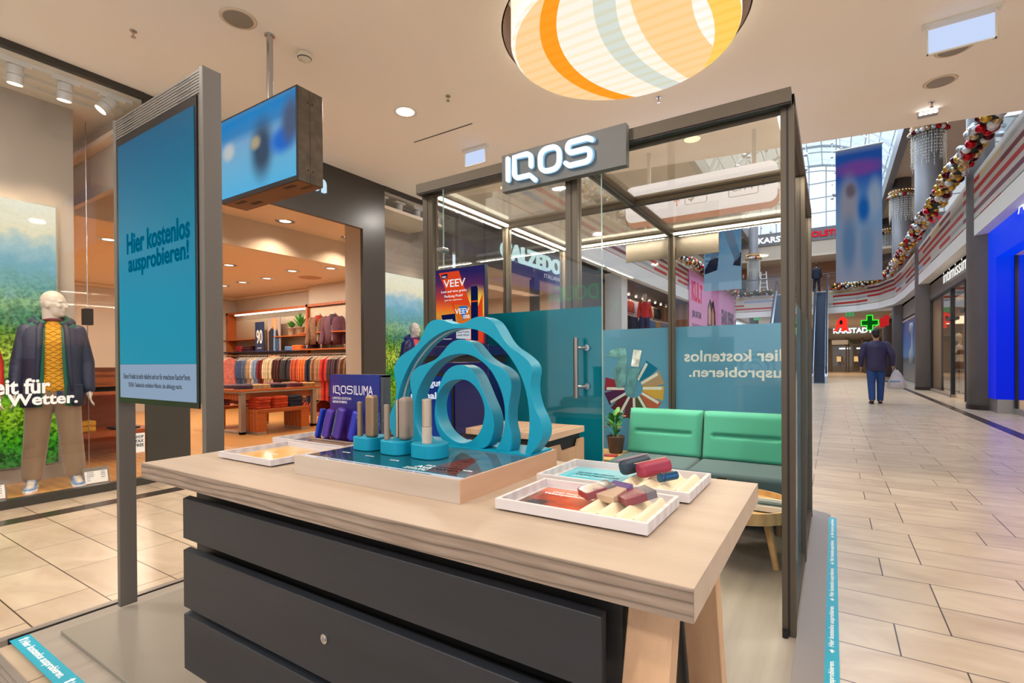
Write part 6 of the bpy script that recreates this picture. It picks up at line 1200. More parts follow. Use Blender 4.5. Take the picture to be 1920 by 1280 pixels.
pf('coat_print', [(-.24, 0), (.2, 0), (.22, .35), (.14, .6), (-.1, .6), (-.24, .5)], (38, 32, 40)); pf('dress_print', [(-.02, 0), (.1, 0), (.08, .56), (0, .56)], (120, 156, 206), 1); pf('face_print', [(-.02, .56), (.08, .56), (.11, .68), (.09, .80), (-.01, .80), (-.04, .68)], (206, 150, 120), 2); pf('hair_print', [(.08, .50), (.14, .55), (.14, .78), (.06, .86), (-.04, .84), (-.08, .7), (-.06, .55), (-.03, .7), (0, .79), (.08, .79), (.1, .68)], (196, 150, 90), 3); pf('label_print', [(.05, .02), (.24, .02), (.24, .34), (.05, .34)], (50, 74, 110), 4)
def aloe(x, y, z, lb, h, n, w):
    t = empty('potted_plant', lb, 'potted plant', (x, y, z)); make('pot', MB().lathe([(.07, 0), (.10, .2), (.11, .2), (.10, .18), (0, .18)], (x, y, z), 20), P('pot_stone', (170, 150, 130), .7), t, smooth=True); lf = MB()
    for k in range(n): a = 2.4 * k; r = .05 + h * .5 * (k % 5) / 4; leaf(lf, (x, y, z + .18), (x + r * cos(a), y + r * sin(a), z + .18 + h * (1 - .08 * (k % 5))), w, .1)
    make('leaves', lf, m_leaf, t, smooth=True)
aloe(-11.72, 7.85, 1.905, 'bushy green plant in a stone pot on the upper shop shelf', .22, 36, .04); aloe(-11.28, 7.8, 1.905, 'spiky aloe in a pot on the upper shop shelf', .42, 18, .06)
# shop ceiling lights and track
for i, (x, y) in enumerate(((-9.94, 5.32), (-10.8, 6.63), (-9.5, 6.39), (-8.6, 6.65), (-11.77, 6.62), (-12.7, 6.66), (-10.6, 4.1), (-12.2, 4.6), (-9.4, 3.2), (-11.6, 2.6), (-10.2, 1.6), (-13.2, 3.4))):
    t = empty('shop_downlight', 'round downlight in the lower shop ceiling', 'downlight', (x, y, 3.12), 'downlights in the lower shop ceiling'); make('trim_ring', MB().lathe([(.08, -.002), (.12, -.008), (.15, 0)], (x, y, 3.12), 24), m_steel, t, smooth=True); make('lens', MB().cyl((x, y, 3.117), (x, y, 3.119), .08, 20), m_lens, t)
for x, y, lb in ((-7.81, 5.13, 'left of the two downlights above the shop entrance'), (-7.80, 6.46, 'right of the two downlights above the shop entrance')):
    t = empty('shop_downlight', lb, 'downlight', (x, y, 3.6)); make('trim_ring', MB().lathe([(.09, -.002), (.13, -.01), (.16, 0)], (x, y, 3.6), 24), m_steel, t, smooth=True); make('lens', MB().cyl((x, y, 3.597), (x, y, 3.599), .09, 20), m_lens, t)
t = empty('ceiling_speaker', 'round air outlet in the lower shop ceiling', 'vent', (-9.3, 6.3, 3.12)); make('rings', MB().lathe([(.0, -.012), (.08, -.012), (.09, 0), (.14, -.012), (.16, 0), (.22, -.012), (.25, 0)], (-9.9, 7.1, 3.12), 32), P('vent_tan', (190, 150, 116), .5), t, smooth=True)
# shoes, folded knits and wooden box seen through the left window
t = empty('display_shelf', 'dark wooden display unit behind the left window glass', 'shelf', (-8.0, 2.45, 0))
make('box', MB().box((-8.3, 2.1, .92), (-7.7, 3.1, 1.16)), wood('burl_wood', (110, 50, 16), (170, 90, 30), 'y', 2, .3, 12, .6), t); make('shelf', MB().box((-8.3, 2.1, .82), (-7.65, 3.1, .86)).box((-8.3, 2.1, .30), (-7.6, 3.1, .36)), m_shopwood, t); make('side', MB().box((-8.35, 2.1, 0), (-8.3, 3.1, 1.1)), m_shopwood, t)
for k in range(2): folded((-7.85, 2.35, .36 + k * .07), (206, 150, 40), 'mustard yellow folded knit, %s of two behind the window' % ('lower', 'upper')[k], 'mustard knits behind the window', h=.07, rz=pi / 2)
for k, y in enumerate((2.72, 2.92)):
    t = empty('ankle_boot', '%s black boot on the window shelf' % ('left', 'right')[k], 'boot', (-7.85, y, .36)); make('upper', skin('boot', MB().cone((-7.9, y, .45), (-7.9, y, .60), .05, .055, 16).ball((-7.87, y, .42), (.09, .045, .05)).ball((-7.80, y, .40), (.08, .045, .035)), .01, 3), P('boot_leather', (40, 34, 32), .3), t); make('sole', MB().box((-7.98, y - .045, .36), (-7.73, y + .045, .385)), m_black, t, bev=.01)
t = empty('loudspeaker', 'small black loudspeaker on a thin wire in the left window', 'loudspeaker', (-6.9, 2.1, 1.9)); p = at(164, 594, x=-6.9); make('box', MB().box((-6.95, p.y - .04, p.z - .09), (-6.85, p.y + .04, p.z + .09)), m_black, t, bev=.006, off=None); make('wire', MB().cyl((-6.9, p.y, .06), (-6.9, p.y, 3.86), .004, 8), m_steel, t)
t = empty('sticker', 'white tax free shopping sticker on the shop window', 'sticker', (XF, 2.2, .6)); a = at(258, 812, x=XF + .002); make('backing', MB().box((XF, a.y - .03, a.z - .19), (XF + .002, a.y + .06, a.z)), m_paper, t)
for k, s_ in enumerate(('SHOP', 'TAX', 'FREE')): text('lettering', s_, m_dtext, t, (XF + .003, a.y - .024, a.z - .05 - k * .042), (0, 1, 0), (0, 0, 1), .075, .03, .001, bold=.02)
t = empty('shop_sign', 'glowing white letter above the shop entrance, half hidden by the monitor', 'sign', (XF, 4.2, 3.5)); a = at(611, 362, x=XF + .04); text('lettering', 'n', E_('sign_pale', (200, 230, 245), 1.0), t, (XF + .01, a.y - .17, a.z), (0, 1, 0), (0, 0, 1), .17, .17, .05, bold=.02)
# ================================================================ ATRIUM
m_fir = P('fir_green', (20, 44, 26), .8); BC = [('gold', (206, 160, 60)), ('champagne', (190, 164, 128)), ('silver', (196, 200, 206)), ('red', (176, 20, 30)), ('wine', (84, 16, 28)), ('white', (220, 216, 210))]
BM = [P('bauble_' + n, c, .14, .75 if n != 'white' else .1) for n, c in BC]; BME = []
for i, m in enumerate(BM):
    me = MB().ball((0, 0, 0), 1, 16, 10).mesh('bauble'); me.materials.append(m)
    for p in me.polygons: p.use_smooth = True
    BME.append(me)
def garland(path, lb, dens, n_ind, rmin=.045, rmax=.085, tube=.11, lights=False):
    """evergreen rope full of baubles; the nearest n_ind are parts of their own"""
    P_ = [Vector(p) for p in path]; t = empty('bauble_garland', lb, 'garland', P_[0])
    Q = [Vector(p) for p in path]; make('greenery', MB().tube(Q, tube, 10).jig(.05, 7), m_fir, t)
    L_ = [0]
    for a, b in zip(P_, P_[1:]): L_.append(L_[-1] + (b - a).length)
    N = int(L_[-1] * dens); rest = MB(); spots = []
    for k in range(N):
        s = L_[-1] * (k + random.random()) / N; j = max(i for i in range(len(L_) - 1) if L_[i] <= s); d = (P_[j + 1] - P_[j]); p = P_[j] + d * ((s - L_[j]) / d.length); d.normalize()
        a = random.uniform(0, 2 * pi); side = d.cross(Vector((0, 0, 1))).normalized(); r = random.uniform(rmin, rmax); p = p + (side * cos(a) + Vector((0, 0, 1)) * sin(a)) * (tube + r * .35); spots.append((p, r, random.choice((0, 0, 1, 1, 2, 2, 3, 3, 4, 5))))
    spots.sort(key=lambda q: q[0].length)
    for p, r, c in spots[:n_ind]:
        o = bpy.data.objects.new('bauble', BME[c]); COL.objects.link(o); o.parent = t; o.location = p - t.location; o.scale = (r, r, r)
    left = spots[n_ind:]
    if left:
        me = bpy.data.meshes.new('baubles'); vs = []; fs = []; mi = []
        for p, r, c in left:
            b = MB().ball(p - t.location, r, 8, 6); n0 = len(vs); vs += [tuple(v) for v in b.v]; fs += [tuple(i + n0 for i in f) for f in b.f]; mi += [c] * len(b.f)
        me.from_pydata(vs, [], fs)
        for m in BM: me.materials.append(m)
        for p_, c in zip(me.polygons, mi): p_.material_index = c; p_.use_smooth = True
        o = bpy.data.objects.new('baubles', me); COL.objects.link(o); o.parent = t; o['kind'] = 'stuff'
    return t
random.seed(5)
def sag(y): return 5.66 + .0 * y
garland([(2.44, 11.2 + .9 * k, 5.60 + .05 * sin(k * 1.3)) for k in range(24)] + [(2.40, 32.6, 5.65), (2.02, 34.7, 5.65), (1.2, 36.2, 5.65), (-.02, 36.85, 5.65)], 'thick rope of gold, red and silver baubles along the right gallery edge', 30, 100, .05, .10, .13)
garland([(-5.36, 8.6 + 1.2 * k, 5.62 + .05 * sin(k)) for k in range(24)], 'bauble rope on the left gallery seen through the booth glass', 18, 100, .05, .095, .12)
garland([(-5.4 + .25 * k, 37.1, 5.64 + .04 * sin(k * 2)) for k in range(9)], 'short dark fir garland with baubles at the left end of the far gallery', 16, 100, .05, .08, .14)
def pillar_ring(x, y, z, r, lb):
    t = empty('pillar_wreath', lb, 'garland', (x, y, z)); make('band', MB().lathe([(r + .06, 0), (r + .12, .02), (r + .12, .30), (r + .06, .32)], (x, y, z), 36), P('gold_band', (150, 110, 60), .4, .3), t)
    for k in range(22):
        a = 2 * pi * k / 22; o = bpy.data.objects.new('bauble', BME[random.choice((0, 1, 2, 3, 4, 5))]); COL.objects.link(o); o.parent = t; o.location = ((r + .14) * cos(a), (r + .14) * sin(a), -.03); o.scale = (.09,) * 3
    st = MB()
    for k in range(24): a = 2 * pi * k / 24; st.ball((x + (r + .13) * cos(a), y + (r + .13) * sin(a), z + .22), .022, 6, 4)
    make('star_lights', st, E_('star_light', (255, 240, 210), 1.6), t)['kind'] = 'stuff'
    cu = MB()
    for k in range(60):
        a = 2 * pi * k / 60 + random.uniform(-.04, .04); h = random.uniform(.9, 1.5); xx, yy_ = x + (r + .10) * cos(a), y + (r + .10) * sin(a); cu.cyl((xx, yy_, z - h), (xx, yy_, z), .004, 4)
        for j in range(int(h / .12)): cu.ball((xx + random.uniform(-.02, .02), yy_, z - j * .12 - .06), .016, 6, 4)
    make('light_curtain', cu, P('fairy_lights', (200, 196, 186), .3, emit=.2), t)['kind'] = 'stuff'
pillar_ring(3.14, 25.2, 10.0, .43, 'gold wreath with hanging fairy lights high on the nearest tall pillar'); pillar_ring(3.14, 34.3, 10.0, .43, 'gold wreath with fairy lights on the middle tall pillar')
pillar(44.0 - .6, 'furthest grey pillar of the upper gallery', 11.0, 3.3, .43); pillar_ring(3.3, 43.4, 9.9, .43, 'smallest gold wreath on the furthest pillar')
pillar(38.2, 'grey pillar on the left side of the far gallery', 10.9, -4.6, .30); pillar_ring(-4.6, 38.2, 8.2, .30, 'wreath of baubles on the pillar seen through the booth glass')
# hanging ball strings under the skylight
random.seed(9)
for i in range(26):
    x, y = random.uniform(-4.6, 1.8), random.uniform(14, 43); z0 = 11.1 + 4.4 * sqrt(max(0, 1 - ((x + 1.5) / 5) ** 2)) - .1; z1 = random.uniform(9.6, 11.2) if y > 30 else random.uniform(10.2, 12)
    t = empty('ball_string', 'thin string of silver balls hanging below the glass roof', 'hanging decoration', (x, y, z0), 'silver ball strings below the glass roof'); mb = MB(); make('wire', MB().cyl((x, y, z1), (x, y, z0), .006, 4), m_steel, t)
    for k in range(5): z = z0 - (z0 - z1) * (k + 1) / 5; r = random.choice((.05, .09, .13)); o = make('ball', MB().ball((x, y, z), r, 10, 7), BM[2], t, smooth=True)
# banners
t = empty('hanging_banner', 'tall blurred blue and grey banner hanging in the atrium', 'banner', (.72, 20, 8.17)); bx0, bx1, bz0, bz1 = .09, 1.34, 3.76, 8.14
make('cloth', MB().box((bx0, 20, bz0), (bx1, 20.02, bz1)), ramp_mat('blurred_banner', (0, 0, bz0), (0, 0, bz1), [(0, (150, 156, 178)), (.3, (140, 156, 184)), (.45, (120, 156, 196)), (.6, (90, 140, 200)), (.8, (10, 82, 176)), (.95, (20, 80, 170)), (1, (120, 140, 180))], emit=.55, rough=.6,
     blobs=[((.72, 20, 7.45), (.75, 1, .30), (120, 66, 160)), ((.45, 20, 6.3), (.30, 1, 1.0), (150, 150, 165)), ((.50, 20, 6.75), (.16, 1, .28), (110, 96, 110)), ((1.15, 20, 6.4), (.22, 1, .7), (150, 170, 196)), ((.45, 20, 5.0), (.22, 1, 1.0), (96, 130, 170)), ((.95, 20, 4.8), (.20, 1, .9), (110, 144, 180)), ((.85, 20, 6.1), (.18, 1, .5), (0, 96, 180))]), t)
make('rod', MB().cyl((bx0 - .03, 20.01, bz1), (bx1 + .03, 20.01, bz1), .03, 10).cyl((.21, 20.01, bz1), (.21, 20.01, 15.43), .008, 6).cyl((1.0, 20.01, bz1), (1.0, 20.01, 15.1), .008, 6), m_alu, t)
t = empty('hanging_banner', 'light blue banner with printed boots seen through the booth glass', 'banner', (-3.1, 18, 5.9)); b0, b1, c0, c1 = -3.70, -2.53, 3.55, 6.4
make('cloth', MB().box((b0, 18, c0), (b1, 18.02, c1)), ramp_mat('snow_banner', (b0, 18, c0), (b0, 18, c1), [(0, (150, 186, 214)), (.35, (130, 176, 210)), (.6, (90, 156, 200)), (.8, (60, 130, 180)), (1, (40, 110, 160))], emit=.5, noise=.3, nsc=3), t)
make('rod', MB().cyl((b0, 18.01, c1), (-2.3, 18.01, c1), .03, 10).cyl((-3.21, 18.01, c1), (-3.21, 18.01, 15.43), .008, 6).cyl((-2.37, 18.01, c1), (-2.37, 18.01, 15.63), .008, 6), m_alu, t)
BQ = lambda u, v: Vector((b0 + (b1 - b0) * u, 17.995, c0 + (c1 - c0) * v))
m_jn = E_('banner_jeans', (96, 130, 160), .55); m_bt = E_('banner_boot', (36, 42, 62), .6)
for nm, pts, m in (('leg_print', [(.18, .36), (.40, .40), (.52, .9), (.30, .98)], m_jn), ('leg_print', [(.50, .98), (.82, .98), (.80, .66), (.98, .38), (.84, .32), (.58, .62)], m_jn), ('boot_print', [(.02, .20), (.36, .24), (.40, .38), (.22, .40), (.02, .26)], m_bt), ('boot_print', [(.78, .28), (.98, .26), (1.0, .42), (.86, .38)], m_bt)): make(nm, MB().prism([BQ(*p) for p in pts], (0, -.003, 0)), m, t)
for k, (s_, w) in enumerate((('Wir', .22), ('machen', .34), ('Outdoor', .42))): text('lettering', s_, m_dtext, t, BQ(.04, .40 - k * .06), (1, 0, 0), (0, 0, 1), w, .11, .002, bold=.02)
# escalators
m_st = P('escalator_step', (70, 80, 96), .45, .4); m_bal = P('balustrade_steel', (176, 184, 196), .22, .9)
def escalator(x0, x1, lb):
    t = empty('escalator', lb, 'escalator', ((x0 + x1) / 2, 33, 0)); ya_, yb_, zt_ = 30.3, 36.6, 5.35; n = 26; mb = MB()
    for k in range(n): y = ya_ + .6 + (yb_ - ya_ - .6) * k / n; z = zt_ * k / n; mb.box((x0 + .12, y, z - .25), (x1 - .12, y + .27, z + zt_ / n))
    mb.box((x0 + .12, ya_ - .4, 0), (x1 - .12, ya_ + .7, .03)); make('steps', mb, m_st, t)
    for x in (x0, x1 - .12):
        make('balustrade', MB().hexa([(x, ya_ - .2, 0), (x + .12, ya_ - .2, 0), (x + .12, yb_ + .3, zt_ - .7), (x, yb_ + .3, zt_ - .7)], [(x, ya_ - .2, .35), (x + .12, ya_ - .2, .35), (x + .12, yb_ + .3, zt_ + .35), (x, yb_ + .3, zt_ + .35)]), m_bal, t)
        make('glass_side', MB().hexa([(x + .05, ya_ - .1, .35), (x + .07, ya_ - .1, .35), (x + .07, yb_ + .3, zt_ + .35), (x + .05, yb_ + .3, zt_ + .35)], [(x + .05, ya_ - .1, .95), (x + .07, ya_ - .1, .95), (x + .07, yb_ + .3, zt_ + .95), (x + .05, yb_ + .3, zt_ + .95)]), m_glass, t)
        make('handrail', MB().tube([(x + .06, ya_ - .3, .5), (x + .06, ya_ - .35, .85), (x + .06, ya_ - .1, .98), (x + .06, yb_ + .3, zt_ + .98), (x + .06, yb_ + .9, zt_ + .98)], .045, 8), m_black, t)
escalator(-.98, -.24, 'long escalator rising to the far gallery beside the booth post'); escalator(-3.15, -2.35, 'second escalator rising behind the booth glass')
# people ------------------------------------------------------------------
m_pskin = P('skin', (196, 146, 120), .5); m_hair = P('dark_hair', (30, 26, 26), .7)
def person(loc, rz, sc, Pn, jm, tm, lb, bag=False, hood=False):
    t = empty('person', lb, 'person', (0, 0, 0)); figure(t, Pn, ('torso', 'neck', 'head', 'arms', 'legs'), m_pskin, voxel=.012)
    trousers(t, Pn, tm, r=(.115, .085, .07), hem=.07, seed=4)
    j = MB().loft([(0, 0, .80, .15, .205), (0, 0, .90, .165, .225), (0, 0, 1.08, .165, .22), (0, 0, 1.25, .165, .225), (-.01, 0, 1.40, .15, .235), (-.01, 0, 1.48, .115, .20), (-.01, 0, 1.55, .075, .09)], 28); j.jig(.018, 8, 2)
    make('jacket', skin('jacket', j, .014, 4), jm, t, off=Vector((0, 0, 0)))
    for k in 'LR': sleeve(t, Pn, k, [.09, .072, .055], jm, 4)
    make('hair', skin('hair', MB().ball((-.012, 0, 1.755), (.105, .088, .092), 20, 14).ball((-.045, 0, 1.70), (.075, .078, .085)), .01, 2), m_hair, t, off=Vector((0, 0, 0)))
    for k in 'LR': shoe(t, Pn, k, m_black, m_black, False)
    t.location = loc; t.rotation_euler = (0, 0, rz); t.scale = (sc,) * 3; return t
WALK = dict(armL=((0, .205, 1.44), (-.03, .30, 1.18), (.05, .30, .93)), armR=((0, -.205, 1.44), (-.06, -.31, 1.20), (.03, -.33, .95)), legL=((0, .09, .90), (-.03, .10, .50), (-.12, .09, .13)), legR=((0, -.09, .90), (.10, -.10, .52), (.10, -.09, .10)), toeL=(.03, .10, .035), toeR=(.27, -.11, .035), yaw=0, head=(.04, 0, 1.69))
person((.98, 16.8, 0), radians(92), 1.10, WALK, P('violet_navy_jacket', (52, 46, 78), .7), P('blue_jeans', (36, 72, 128), .8), 'person in dark jacket and blue jeans walking away with a carrier bag')
t = empty('carrier_bag', 'pale plastic carrier bag with a blue stripe held by the walking person', 'bag', (1.43, 16.9, .95))
bag = MB().rings([[Vector((1.42 + sx * rx, 16.87 + sy * ry, z)) for sx, sy in ((-1, -1), (-.3, -1.15), (.3, -1.1), (1, -1), (1.1, 0), (1, 1), (0, 1.1), (-1, 1))] for z, rx, ry in ((.42, .15, .05), (.46, .20, .08), (.62, .17, .08), (.80, .10, .05), (.93, .03, .02))]); bag.jig(.03, 6); make('sack', bag, P('bag_white', (196, 190, 190), .5, var=.05), t, smooth=True)
make('stripe', MB().box((1.27, 16.765, .60), (1.50, 16.775, .625)), P('bag_stripe', (70, 140, 190), .5), t); make('handles', MB().tube([(1.40, 16.87, .92), (1.385, 16.87, 1.0), (1.41, 16.87, .92)], .006, 6), m_paper, t)
ST2 = dict(STD); ST2['yaw'] = 0
person((-.84, 35.9, 5.36), radians(90), .93, ST2, P('black_coat', (24, 28, 42), .8), P('black_trousers', (22, 24, 34), .8), 'dark-clad person riding up at the top of the escalator')
person((-5.35, 38.8, 5.4), radians(-60), 1.0, ST2, P('grey_coat', (60, 60, 66), .8), P('grey_trousers2', (50, 46, 50), .8), 'person in a grey coat at the left end of the far gallery')
person((-5.9, 38.3, 5.4), radians(-120), .98, ST2, P('brown_coat', (90, 60, 50), .8), P('brown_trousers2', (50, 40, 44), .8), 'person in a brown coat behind the left end of the far garland')
t = empty('step_ladder', 'white step ladder on the far gallery', 'ladder', (-4.1, 39.3, 5.4)); l = MB()
for sx in (-1, 1): make('rail', MB().bar((-4.1 + sx * .30, 39.2, 5.4), (-4.1 + sx * .16, 39.35, 7.4), .05, .04), m_white, t); make('rear_leg', MB().bar((-4.1 + sx * .28, 39.7, 5.4), (-4.1 + sx * .16, 39.38, 7.38), .04, .03), m_white, t)
for k in range(6): z = 5.7 + k * .3; w = .30 - .14 * (z - 5.4) / 2; make('rung', MB().box((-4.1 - w, 39.2 + .075 * (z - 5.4), z), (-4.1 + w, 39.3 + .075 * (z - 5.4), z + .03)), m_white, t)
# signs ------------------------------------------------------------------
m_gw = E_('sign_white3', (240, 248, 250), 1.3)
t = empty('shop_sign', 'large glowing white stocking shop name on the dark fascia', 'sign', (-5.8, 10.5, 3.3)); text('lettering', 'CALZEDONIA', E_('sign_mint', (205, 240, 238), 1.0), t, (-5.81, 8.66, 3.36), (0, 1, 0), (0, 0, 1), 3.75, .37, .05, bold=.03); text('lettering', 'ITALIAN LEGWEAR', m_paper, t, (-5.81, 10.55, 3.20), (0, 1, 0), (0, 0, 1), 1.85, .10, .01)
t = empty('department_store_sign', 'white department store name high on the far end wall', 'sign', (-3, 43.8, 10.2)); text('lettering', 'KARSTADT', m_gw, t, (-4.95, 43.85, 10.30), (1, 0, 0), (0, 0, 1), 3.3, .45, .08, bold=.03)
t = empty('red_sign', 'red glowing letters on the upper far fascia left of the banner', 'sign', (-.6, 43.8, 10.3)); text('lettering', 'HOLSTEN', E_('sign_red', (230, 30, 50), 1.0), t, (-1.75, 43.85, 10.35), (1, 0, 0), (0, 0, 1), 2.6, .42, .08, bold=.02)
t = empty('department_store_sign', 'white department store name above the far entrance doors', 'sign', (1.6, 57.4, 3.7)); text('lettering', 'KARSTADT', m_gw, t, (.02, 57.4, 3.68), (1, 0, 0), (0, 0, 1), 3.1, .50, .08, bold=.04)
t = empty('pharmacy_sign', 'red glowing blackletter A hanging below the far gallery', 'sign', (.45, 40, 4.1)); A_ = lambda u, v: Vector((.0 + .92 * u, 40, 3.06 + 1.0 * v)); m_ra = E_('pharmacy_red', (255, 50, 40), 1.15)
make('letter', MB().prism([A_(*p) for p in ((0, .08), (.12, .02), (.30, .10), (.36, .32), (.52, .32), (.52, .16), (.44, .06), (.60, .0), (.80, .08), (1, .0), (.94, .14), (.86, .24), (.86, .78), (.62, 1.0), (.34, .84), (.22, .66), (.24, .46), (.12, .40), (.18, .34), (.16, .2))], (0, .12, 0)), m_ra, t); make('counter_shape', MB().prism([A_(*p) for p in ((.40, .48), (.52, .46), (.66, .5), (.66, .72), (.52, .84), (.40, .72))][:0] + [A_(*p) - Vector((0, .01, 0)) for p in ((.40, .48), (.58, .48), (.58, .70), (.50, .78), (.40, .70))], (0, .01, 0)), m_bronze_d, t); make('wire', MB().cyl((.3, 40.05, 3.95), (.3, 40.05, 4.15), .01, 6).cyl((.7, 40.05, 3.95), (.7, 40.05, 4.15), .01, 6), m_steel, t)
t = empty('pharmacy_sign', 'green glowing cross hanging below the far gallery', 'sign', (2.0, 40, 4.0)); K = lambda u, v: Vector((1.56 + .9 * u, 40, 3.1 + .95 * v)); cr = [(.33, 0), (.67, 0), (.67, .33), (1, .33), (1, .67), (.67, .67), (.67, 1), (.33, 1), (.33, .67), (0, .67), (0, .33), (.33, .33)]
make('body', MB().prism([K(*p) for p in cr], (0, .12, 0)), E_('cross_dark', (8, 90, 20), .8), t); make('neon_edge', MB().tube([K(*p) - Vector((0, .02, 0)) for p in cr], .04, 6, closed=True), E_('cross_neon', (60, 255, 60), 1.2), t); make('wire', MB().cyl((2.0, 40.05, 4.0), (2.0, 40.05, 4.15), .01, 6), m_steel, t)
m_gex = E_('exit_green', (20, 180, 90), 1.0)
for x, y, lb in ((.88, 37.9, 'small green exit sign above the red pharmacy letter'), (-4.35, 37.9, 'small green exit sign seen through the booth glass')): t = empty('exit_sign', lb, 'exit sign', (x, y, 4.1)); make('panel', MB().box((x - .22, y, 3.92), (x + .22, y + .05, 4.12)), m_gex, t); make('pictogram', MB().box((x - .16, y - .004, 3.96), (x - .02, y, 4.08)).box((x + .04, y - .004, 3.96), (x + .16, y, 4.08)), m_wtext, t)
for y, z, lb in ((39, 3.2, 'nearer'), (42, 3.25, 'further')): t = empty('blade_sign', lb + ' red rounded sign sticking out from the right wall', 'sign', (2.8, y, z)); make('box', MB().box((2.66, y, z + .1), (2.95, y + .12, z + .75)), E_('blade_red', (206, 40, 40), .8), t, bev=.05); make('arm', MB().box((2.95, y + .04, z + .4), (3.3, y + .08, z + .45)), m_black, t)
# entrance doors at the far end
t = empty('entrance_doors', 'bronze-framed glass entrance doors of the department store', 'doors', (1.6, 57.5, 0)); fr = MB()
for x in (-.1, 1.05, 1.25, 2.3, 3.3, 4.2): make('mullion', MB().box((x - .06, 57.44, 0), (x + .06, 57.56, 3.2)), m_bronze, t)
make('transom', MB().box((-.1, 57.44, 2.5), (4.2, 57.56, 2.62)).box((-.1, 57.44, 3.1), (4.2, 57.56, 3.25)), m_bronze, t); make('pane', MB().box((-.1, 57.5, 0), (4.2, 57.51, 3.2)), m_glass, t); make('door_header', MB().box((-.1, 57.3, 2.62), (1.2, 57.44, 3.05)), m_alu, t)
for x in (.3, 1.7, 2.7): make('shelf_light', MB().box((x, 58.6, 1.0), (x + .35, 58.7, 1.5)), E_('entry_warm', (250, 200, 130), .9), t)
make('inner_lettering', MB().box((.5, 58.9, 2.2), (1.4, 58.92, 2.35)).box((1.9, 58.9, 2.2), (2.6, 58.92, 2.35)), m_gw, t)
# left: jeans shop, pink hoarding
def tall(seq, y0, x, z, where, st): rack(x, y0, z, seq, where, st, kind='hanging_jeans', turn=pi / 2 + .3, axis='y')
tall([('black', (36, 36, 44), 6, 1.1), ('indigo', (40, 48, 84), 6, 1.2), ('checked red', (130, 40, 48), 3, 1.2), ('steel blue', (96, 116, 150), 6, 1.1), ('ochre', (170, 130, 70), 3, 1.1), ('grey', (120, 120, 130), 6, 1.1), ('off white', (196, 190, 180), 4, 1.1)], 17.0, -6.5, 2.95, 'lower rail of the jeans shop', .21)
tall([('charcoal', (56, 54, 62), 6, .8), ('navy', (36, 42, 74), 6, .8), ('brick', (150, 60, 50), 4, .8), ('light grey', (160, 160, 166), 6, .8), ('tan', (170, 136, 100), 6, .8), ('black', (32, 32, 38), 5, .8)], 17.2, -7.2, 3.75, 'upper rail of the jeans shop', .22)
t = empty('clothes_rack', 'long steel double rail in the jeans shop', 'rack', (-6.8, 20, 0)); make('rail', MB().cyl((-6.5, 16.9, 3.01), (-6.5, 24.4, 3.01), .02, 8).cyl((-7.2, 16.9, 3.81), (-7.2, 24.4, 3.81), .02, 8), m_steel, t)
for y in (16.95, 20.6, 24.35): make('post', MB().cyl((-6.5, y, 0), (-6.5, y, 3.03), .025, 8), m_steel, t); make('post', MB().cyl((-7.2, y, 0), (-7.2, y, 3.83), .025, 8), m_steel, t)
t = empty('display_bust', 'shop figure in a red top on the pedestal in the jeans shop', 'mannequin', (0, 0, 0)); Pn = dict(STD); Pn['yaw'] = 0; figure(t, Pn, ('torso', 'neck', 'head', 'arms', 'legs'), m_skinm, voxel=.014); trousers(t, Pn, clothmat((40, 48, 84)))
make('top', skin('top', MB().loft([(0, 0, .88, .13, .18), (0, 0, 1.2, .13, .17), (0, 0, 1.4, .14, .20), (0, 0, 1.5, .08, .12)], 20), .014, 3), P('red_top', (190, 36, 34), .8), t, off=Vector((0, 0, 0)))
for k in 'LR': sleeve(t, Pn, k, [.07, .06, .05], P('red_sleeve', (190, 36, 34), .8))
t.location = (-6.05, 18.9, 1.95); t.rotation_euler = (0, 0, -.9)
thing('pedestal', MB().box((-6.3, 18.65, 0), (-5.87, 19.15, 1.95)), m_darkgrey, 'dark pedestal under the red-topped shop figure', 'pedestal')
for i in range(9):
    y = 17 + i * .85; t = empty('duct_light', 'white spot on the dark jeans shop ceiling', 'spotlight', (-6.6, y, 3.85), 'spots on the jeans shop ceiling'); make('barrel', MB().cyl((-6.6, y, 3.72), (-6.6, y, 3.86), .05, 12), m_white, t); make('lamp_face', MB().cyl((-6.6, y, 3.715), (-6.6, y, 3.72), .045, 12), m_lens, t)
t = empty('hoarding', 'pink hoarding with red and dark lettering and two printed faces', 'hoarding', (-5.6, 30, 0)); hx = -5.54
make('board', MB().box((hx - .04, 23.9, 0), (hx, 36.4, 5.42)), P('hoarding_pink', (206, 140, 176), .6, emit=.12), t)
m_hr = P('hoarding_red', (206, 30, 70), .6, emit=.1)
text('lettering', 'KULT', m_hr, t, (hx + .002, 24.25, 4.0), (0, 1, 0), (0, 0, 1), 2.3, .95, .004, bold=.04); text('lettering', 'JOIN OUR TEAM', m_dtext, t, (hx + .002, 24.3, 3.15), (0, 1, 0), (0, 0, 1), 1.9, .42, .004, bold=.02); text('lettering', 'DU HAST BOCK AUF MODE', m_dtext, t, (hx + .002, 24.3, 2.75), (0, 1, 0), (0, 0, 1), 3.0, .2, .004); text('lettering', 'GRAND OPENING', m_dtext, t, (hx + .002, 31.6, 3.3), (0, 1, 0), (0, 0, 1), 4.3, .95, .004, bold=.03)
def hp(nm, pts, c, k=0): make(nm, MB().prism([(hx + .003 + .002 * k, 27.6 + u, 2.2 + v) for u, v in pts], (.002, 0, 0)), P('hp_%d_%d' % (c[0], c[2]), c, .6, emit=.1), t)
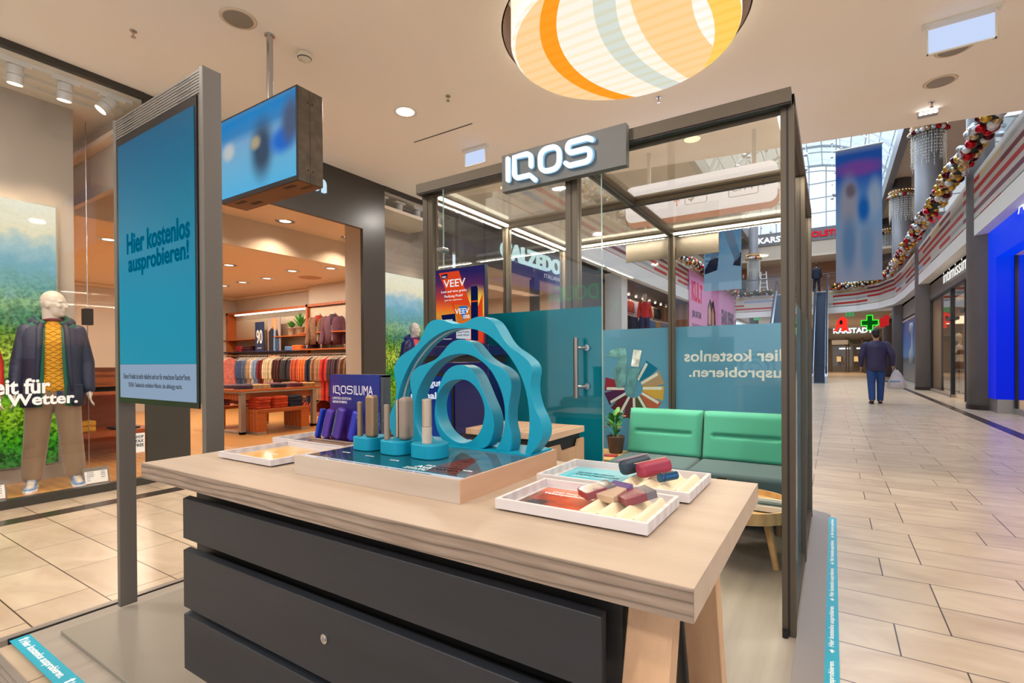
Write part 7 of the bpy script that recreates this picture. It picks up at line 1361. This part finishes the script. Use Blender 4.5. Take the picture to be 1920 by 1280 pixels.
hp('hair_print', [(.0, 0), (2.3, 0), (2.2, 1.6), (1.7, 2.3), (1.2, 2.1), (.8, 2.3), (.2, 1.8)], (60, 34, 36)); hp('face_print', [(.35, .9), (.9, .9), (1.0, 1.6), (.7, 2.0), (.35, 1.7)], (206, 150, 130), 1); hp('face_print', [(1.2, .8), (1.8, .8), (1.9, 1.5), (1.5, 1.9), (1.2, 1.5)], (196, 136, 116), 1); hp('top_print', [(.6, 0), (2.0, 0), (1.8, .8), (1.1, .85)], (190, 60, 140), 2)
t = empty('blue_screens', 'row of pale blue lit advertising screens below the far gallery', 'screen', (-3.8, 41, 1.4)); make('screen', MB().box((-5.4, 41, 2.2), (-3.9, 41.1, 3.5)), E_('screen_pale', (150, 180, 220), .8), t); make('stand', MB().box((-4.8, 41.02, 0), (-4.5, 41.08, 2.2)), m_black, t)
# stocking shop track spots and mirrored neon behind the viewpoint
for i, px in enumerate((884, 893, 901)):
    p = at(px, 508 + i * 4, x=-6.6); t = empty('track_spotlight', '%s of three grey track spotlights in the stocking shop' % ('left', 'middle', 'right')[i], 'spotlight', (-6.6, p.y, p.z)); make('barrel', MB().cyl((-6.6, p.y, p.z), (-6.68, p.y + .03, p.z - .26), .075, 16), P('spot_grey', (170, 160, 150), .4), t); make('bracket', MB().cyl((-6.6, p.y, p.z), (-6.6, p.y, 3.12), .015, 8), m_white, t)
t = empty('neon_sign', 'green neon shop name behind the viewpoint, mirrored in the booth glass', 'sign', (0, -8, 2.5)); vy = 2.409 * 2 + 8
a = at(1122, 566, y=vy); b = at(1000, 530, y=vy); text('lettering', 'DOUGLAS', E_('neon_green', (40, 240, 170), 3), t, (a.x, -8, a.z + .1), (-1, 0, 0), (0, 0, 1), (a - b).length, .42, .03)
# lingerie figure
t = empty('display_bust', 'white lingerie figure on a stand in the cream shop window', 'mannequin', (0, 0, 0)); b = MB()
b.loft([(0, 0, .72, .09, .13), (0, 0, .85, .12, .17), (0, 0, 1.05, .09, .12), (.01, 0, 1.25, .11, .14), (0, 0, 1.40, .09, .16), (-.01, 0, 1.46, .05, .05), (-.01, 0, 1.56, .05, .045)], 22); b.ball((.09, .06, 1.26), .06); b.ball((.09, -.06, 1.26), .06); head(b, (.01, 0, 1.68), 0)
make('body', skin('bust', b, .013, 3), m_skinm, t, off=Vector((0, 0, 0))); m_lg = P('wine_lace', (90, 36, 40), .8)
make('bra', MB().loft([(0, 0, 1.18, .115, .145), (.02, 0, 1.26, .14, .15), (.01, 0, 1.31, .11, .15)], 22), m_lg, t, smooth=True, off=Vector((0, 0, 0))); make('briefs', MB().loft([(0, 0, .74, .10, .14), (0, 0, .86, .127, .178), (0, 0, .96, .11, .15)], 22), m_lg, t, smooth=True, off=Vector((0, 0, 0))); make('stand', MB().cyl((0, 0, 0), (0, 0, .75), .02, 12).cyl((0, 0, 0), (0, 0, .02), .18, 24), m_black, t, off=Vector((0, 0, 0)))
t.location = (3.62, 22.7, .0); t.rotation_euler = (0, 0, radians(200)); t.scale = (1.15,) * 3
t = empty('picture_frame', 'gold framed picture in the cream lingerie shop', 'picture', (4.1, 24, 2.6)); make('frame', MB().box((4.05, 22.6, 2.3), (4.09, 24.2, 3.0)), P('gold_frame', (170, 120, 50), .4, .5), t); make('picture', MB().box((4.04, 22.7, 2.38), (4.05, 24.1, 2.92)), m_paper, t)
